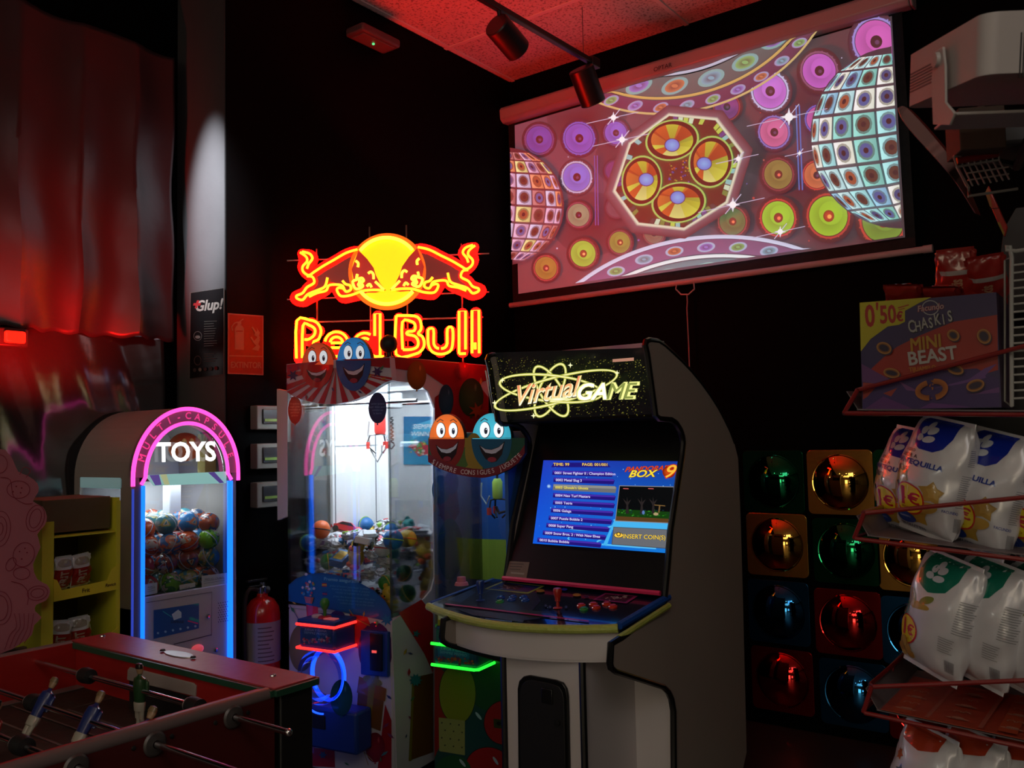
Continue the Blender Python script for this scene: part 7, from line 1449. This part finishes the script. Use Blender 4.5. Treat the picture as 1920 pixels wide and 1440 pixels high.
# things below the projector: brown carton, white wire basket, curved card
DZ = 1.55; dp3 = lambda x, y, z=DZ: CP+ray(x, y)*z
pp = pj(PW*.62, .11, -.16); MB().tube([(pp.x, pp.y, .01), pp], .016, 12).build('stand_pole', M_trk, t); MB().lathe([(0, .0), (.16, .0), (.16, .012), (.02, .02), (0, .02)], (pp.x, pp.y, 0), n=28).build('stand_base', M_trk, t)
tq = CP+ray(1905, 275)*1.6; MB().tube([(pp.x, pp.y, tq.z-.035), (tq.x, tq.y, tq.z-.035)], .010, 10).build('shelf_arm', M_trk, t); tq2 = dp3(1836, 284) if 0 else CP+ray(1832, 290)*1.55; MB().tube([(tq.x, tq.y, tq.z-.035), (tq2.x, tq2.y, tq2.z-.004)], .006, 8).build('shelf_arm', M_trk, t)
t = thing('brown_carton', 'plain brown carton under the projector bracket', 'box', tuple(dp3(1828, 285))); c = dp3(1828, 252); MB().box(tuple(c), (.07, .075, .075), .5).build('carton', mat('carton_brown', (.07, .045, .03), .7), t, bevel=.002)
MB().box(tuple(c+Vector((0, 0, .0378))), (.068, .012, .0008), .5).build('tape_strip', mat('carton_tape', (.1, .07, .045), .3), t)
t = thing('grey_shelf_tray', 'dark grey plastic tray behind the white wire basket below the projector', 'tray', tuple(dp3(1890, 285))); m = MB(); c = dp3(1900, 265, 1.6); m.box(tuple(c), (.12, .14, .05), .4); m.build('tray', mat('tray_dark_grey', (.05, .05, .055), .4), t, bevel=.01); MB().box(tuple(c+Vector((0, 0, .027))), (.13, .15, .006), .4).build('rim', mat('tray_dark_grey', (.05, .05, .055), .4), t, bevel=.002)
t = thing('wire_basket', 'small white wire basket hanging under the brown carton', 'basket', tuple(dp3(1850, 370))); m = MB()
L_ = [dp3(1788, 293), dp3(1872, 279), dp3(1873, 300), dp3(1794, 313)]; m.tube([L_[0], L_[1], L_[2], L_[3], L_[0]], .0022, 6); L2 = [dp3(1815, 368, 1.45), dp3(1908, 354, 1.45)]; m.tube([L_[3], dp3(1816, 352, 1.45), L2[0], L2[1]], .0022, 6)
for k in range(8): f_ = k/7; p = L_[3]+(L_[2]-L_[3])*f_; q = dp3(1812+80*f_, 350-14*f_, 1.45); m.tube([L_[0]+(L_[1]-L_[0])*f_, p, q], .0014, 6)
for yy in (325, 338): m.tube([dp3(1803+yy/30, yy, 1.49), dp3(1880+yy/30, yy-12, 1.49)], .0014, 6)
m.build('wires', mat('basket_wire', (.25, .24, .23), .4), t); MB().tube([dp3(1794, 302), dp3(1870, 289)], .006, 8).build('red_strip', mat('basket_red', (.2, .012, .012), .4), t)
t = thing('curved_card', 'long curved red backed card jutting out left below the projector', 'card', tuple(dp3(1760, 300, 1.75)))
ed = smooth_path([(1684, 202), (1690, 220), (1708, 245), (1735, 275), (1765, 308), (1795, 345), (1828, 398)], 3); ed2 = smooth_path([(1690, 199), (1700, 202), (1722, 224), (1752, 258), (1782, 296), (1802, 335), (1830, 400)], 3)
m = MB(); m2 = MB()
for (a, b), (c, d) in zip(zip(ed, ed[1:]), zip(ed2, ed2[1:])):
    m.prism([dp3(*a, 1.7), dp3(*b, 1.7), dp3(*d, 1.74), dp3(*c, 1.74)], fdir*.003); e = lambda p: (p[0]+9, p[1]+4); m2.prism([dp3(*c, 1.745), dp3(*d, 1.745), dp3(*e(d), 1.78), dp3(*e(c), 1.78)], fdir*.003)
for q_ in (m, m2): bmesh.ops.remove_doubles(q_.bm, verts=q_.bm.verts, dist=.0004)
m.build('pale_face', mat('card_pale', (.32, .18, .17), .4), t); m2.build('red_back', mat('card_red', (.16, .015, .012), .4), t)
t = thing('snack_stick_pack', 'thin red and yellow pack sticking up beside the wire divider', 'snack packet', tuple(PX(1876, 452, 2.05))); z4 = lambda L: [(1400+x*.41667, y*.41667) for x, y in L]
MB().prism([PX(*q, 2.05) for q in z4([(1072, 868), (1088, 834), (1132, 930), (1174, 1022), (1160, 1066), (1118, 975)])], (.012, 0, 0)).build('pack', mat('stick_red', (.3, .02, .015), .35), t, bevel=.002)
A = Art(plane_map((2.0485, 0, 0), (-1, 0, 0))); A.poly(z4([(1074, 868), (1086, 842), (1100, 900), (1105, 935), (1095, 930)]), S(150, 90, 30)); A.poly(z4([(1128, 1000), (1140, 1000), (1160, 1050), (1156, 1060)]), S(150, 120, 30)); A.line(z4([(1092, 940), (1140, 936)]), 1.5, S(20, 10, 10)); A.build('pack_print', P_matt, t)
t = thing('dark_header_board', 'dark upright card board behind the purple snack box at the right edge', 'board', tuple(PX(1890, 560, 2.2))); MB().prism([PX(*q, 2.2) for q in ((1862, 585), (1882, 430), (1905, 390), (1990, 380), (1990, 585))], (.01, 0, 0)).build('board', mat('board_dark', (.025, .02, .02), .6), t, smooth=False, bevel=.001)

# prototypes that were never placed are removed
for i_, (r, lab) in enumerate(protos):
    if i_ not in used:
        for c in kids(r): bpy.data.objects.remove(c)
        bpy.data.objects.remove(r)
for r, u, n_ in caps:
    if not u:
        for c in kids(r): bpy.data.objects.remove(c)
        bpy.data.objects.remove(r)
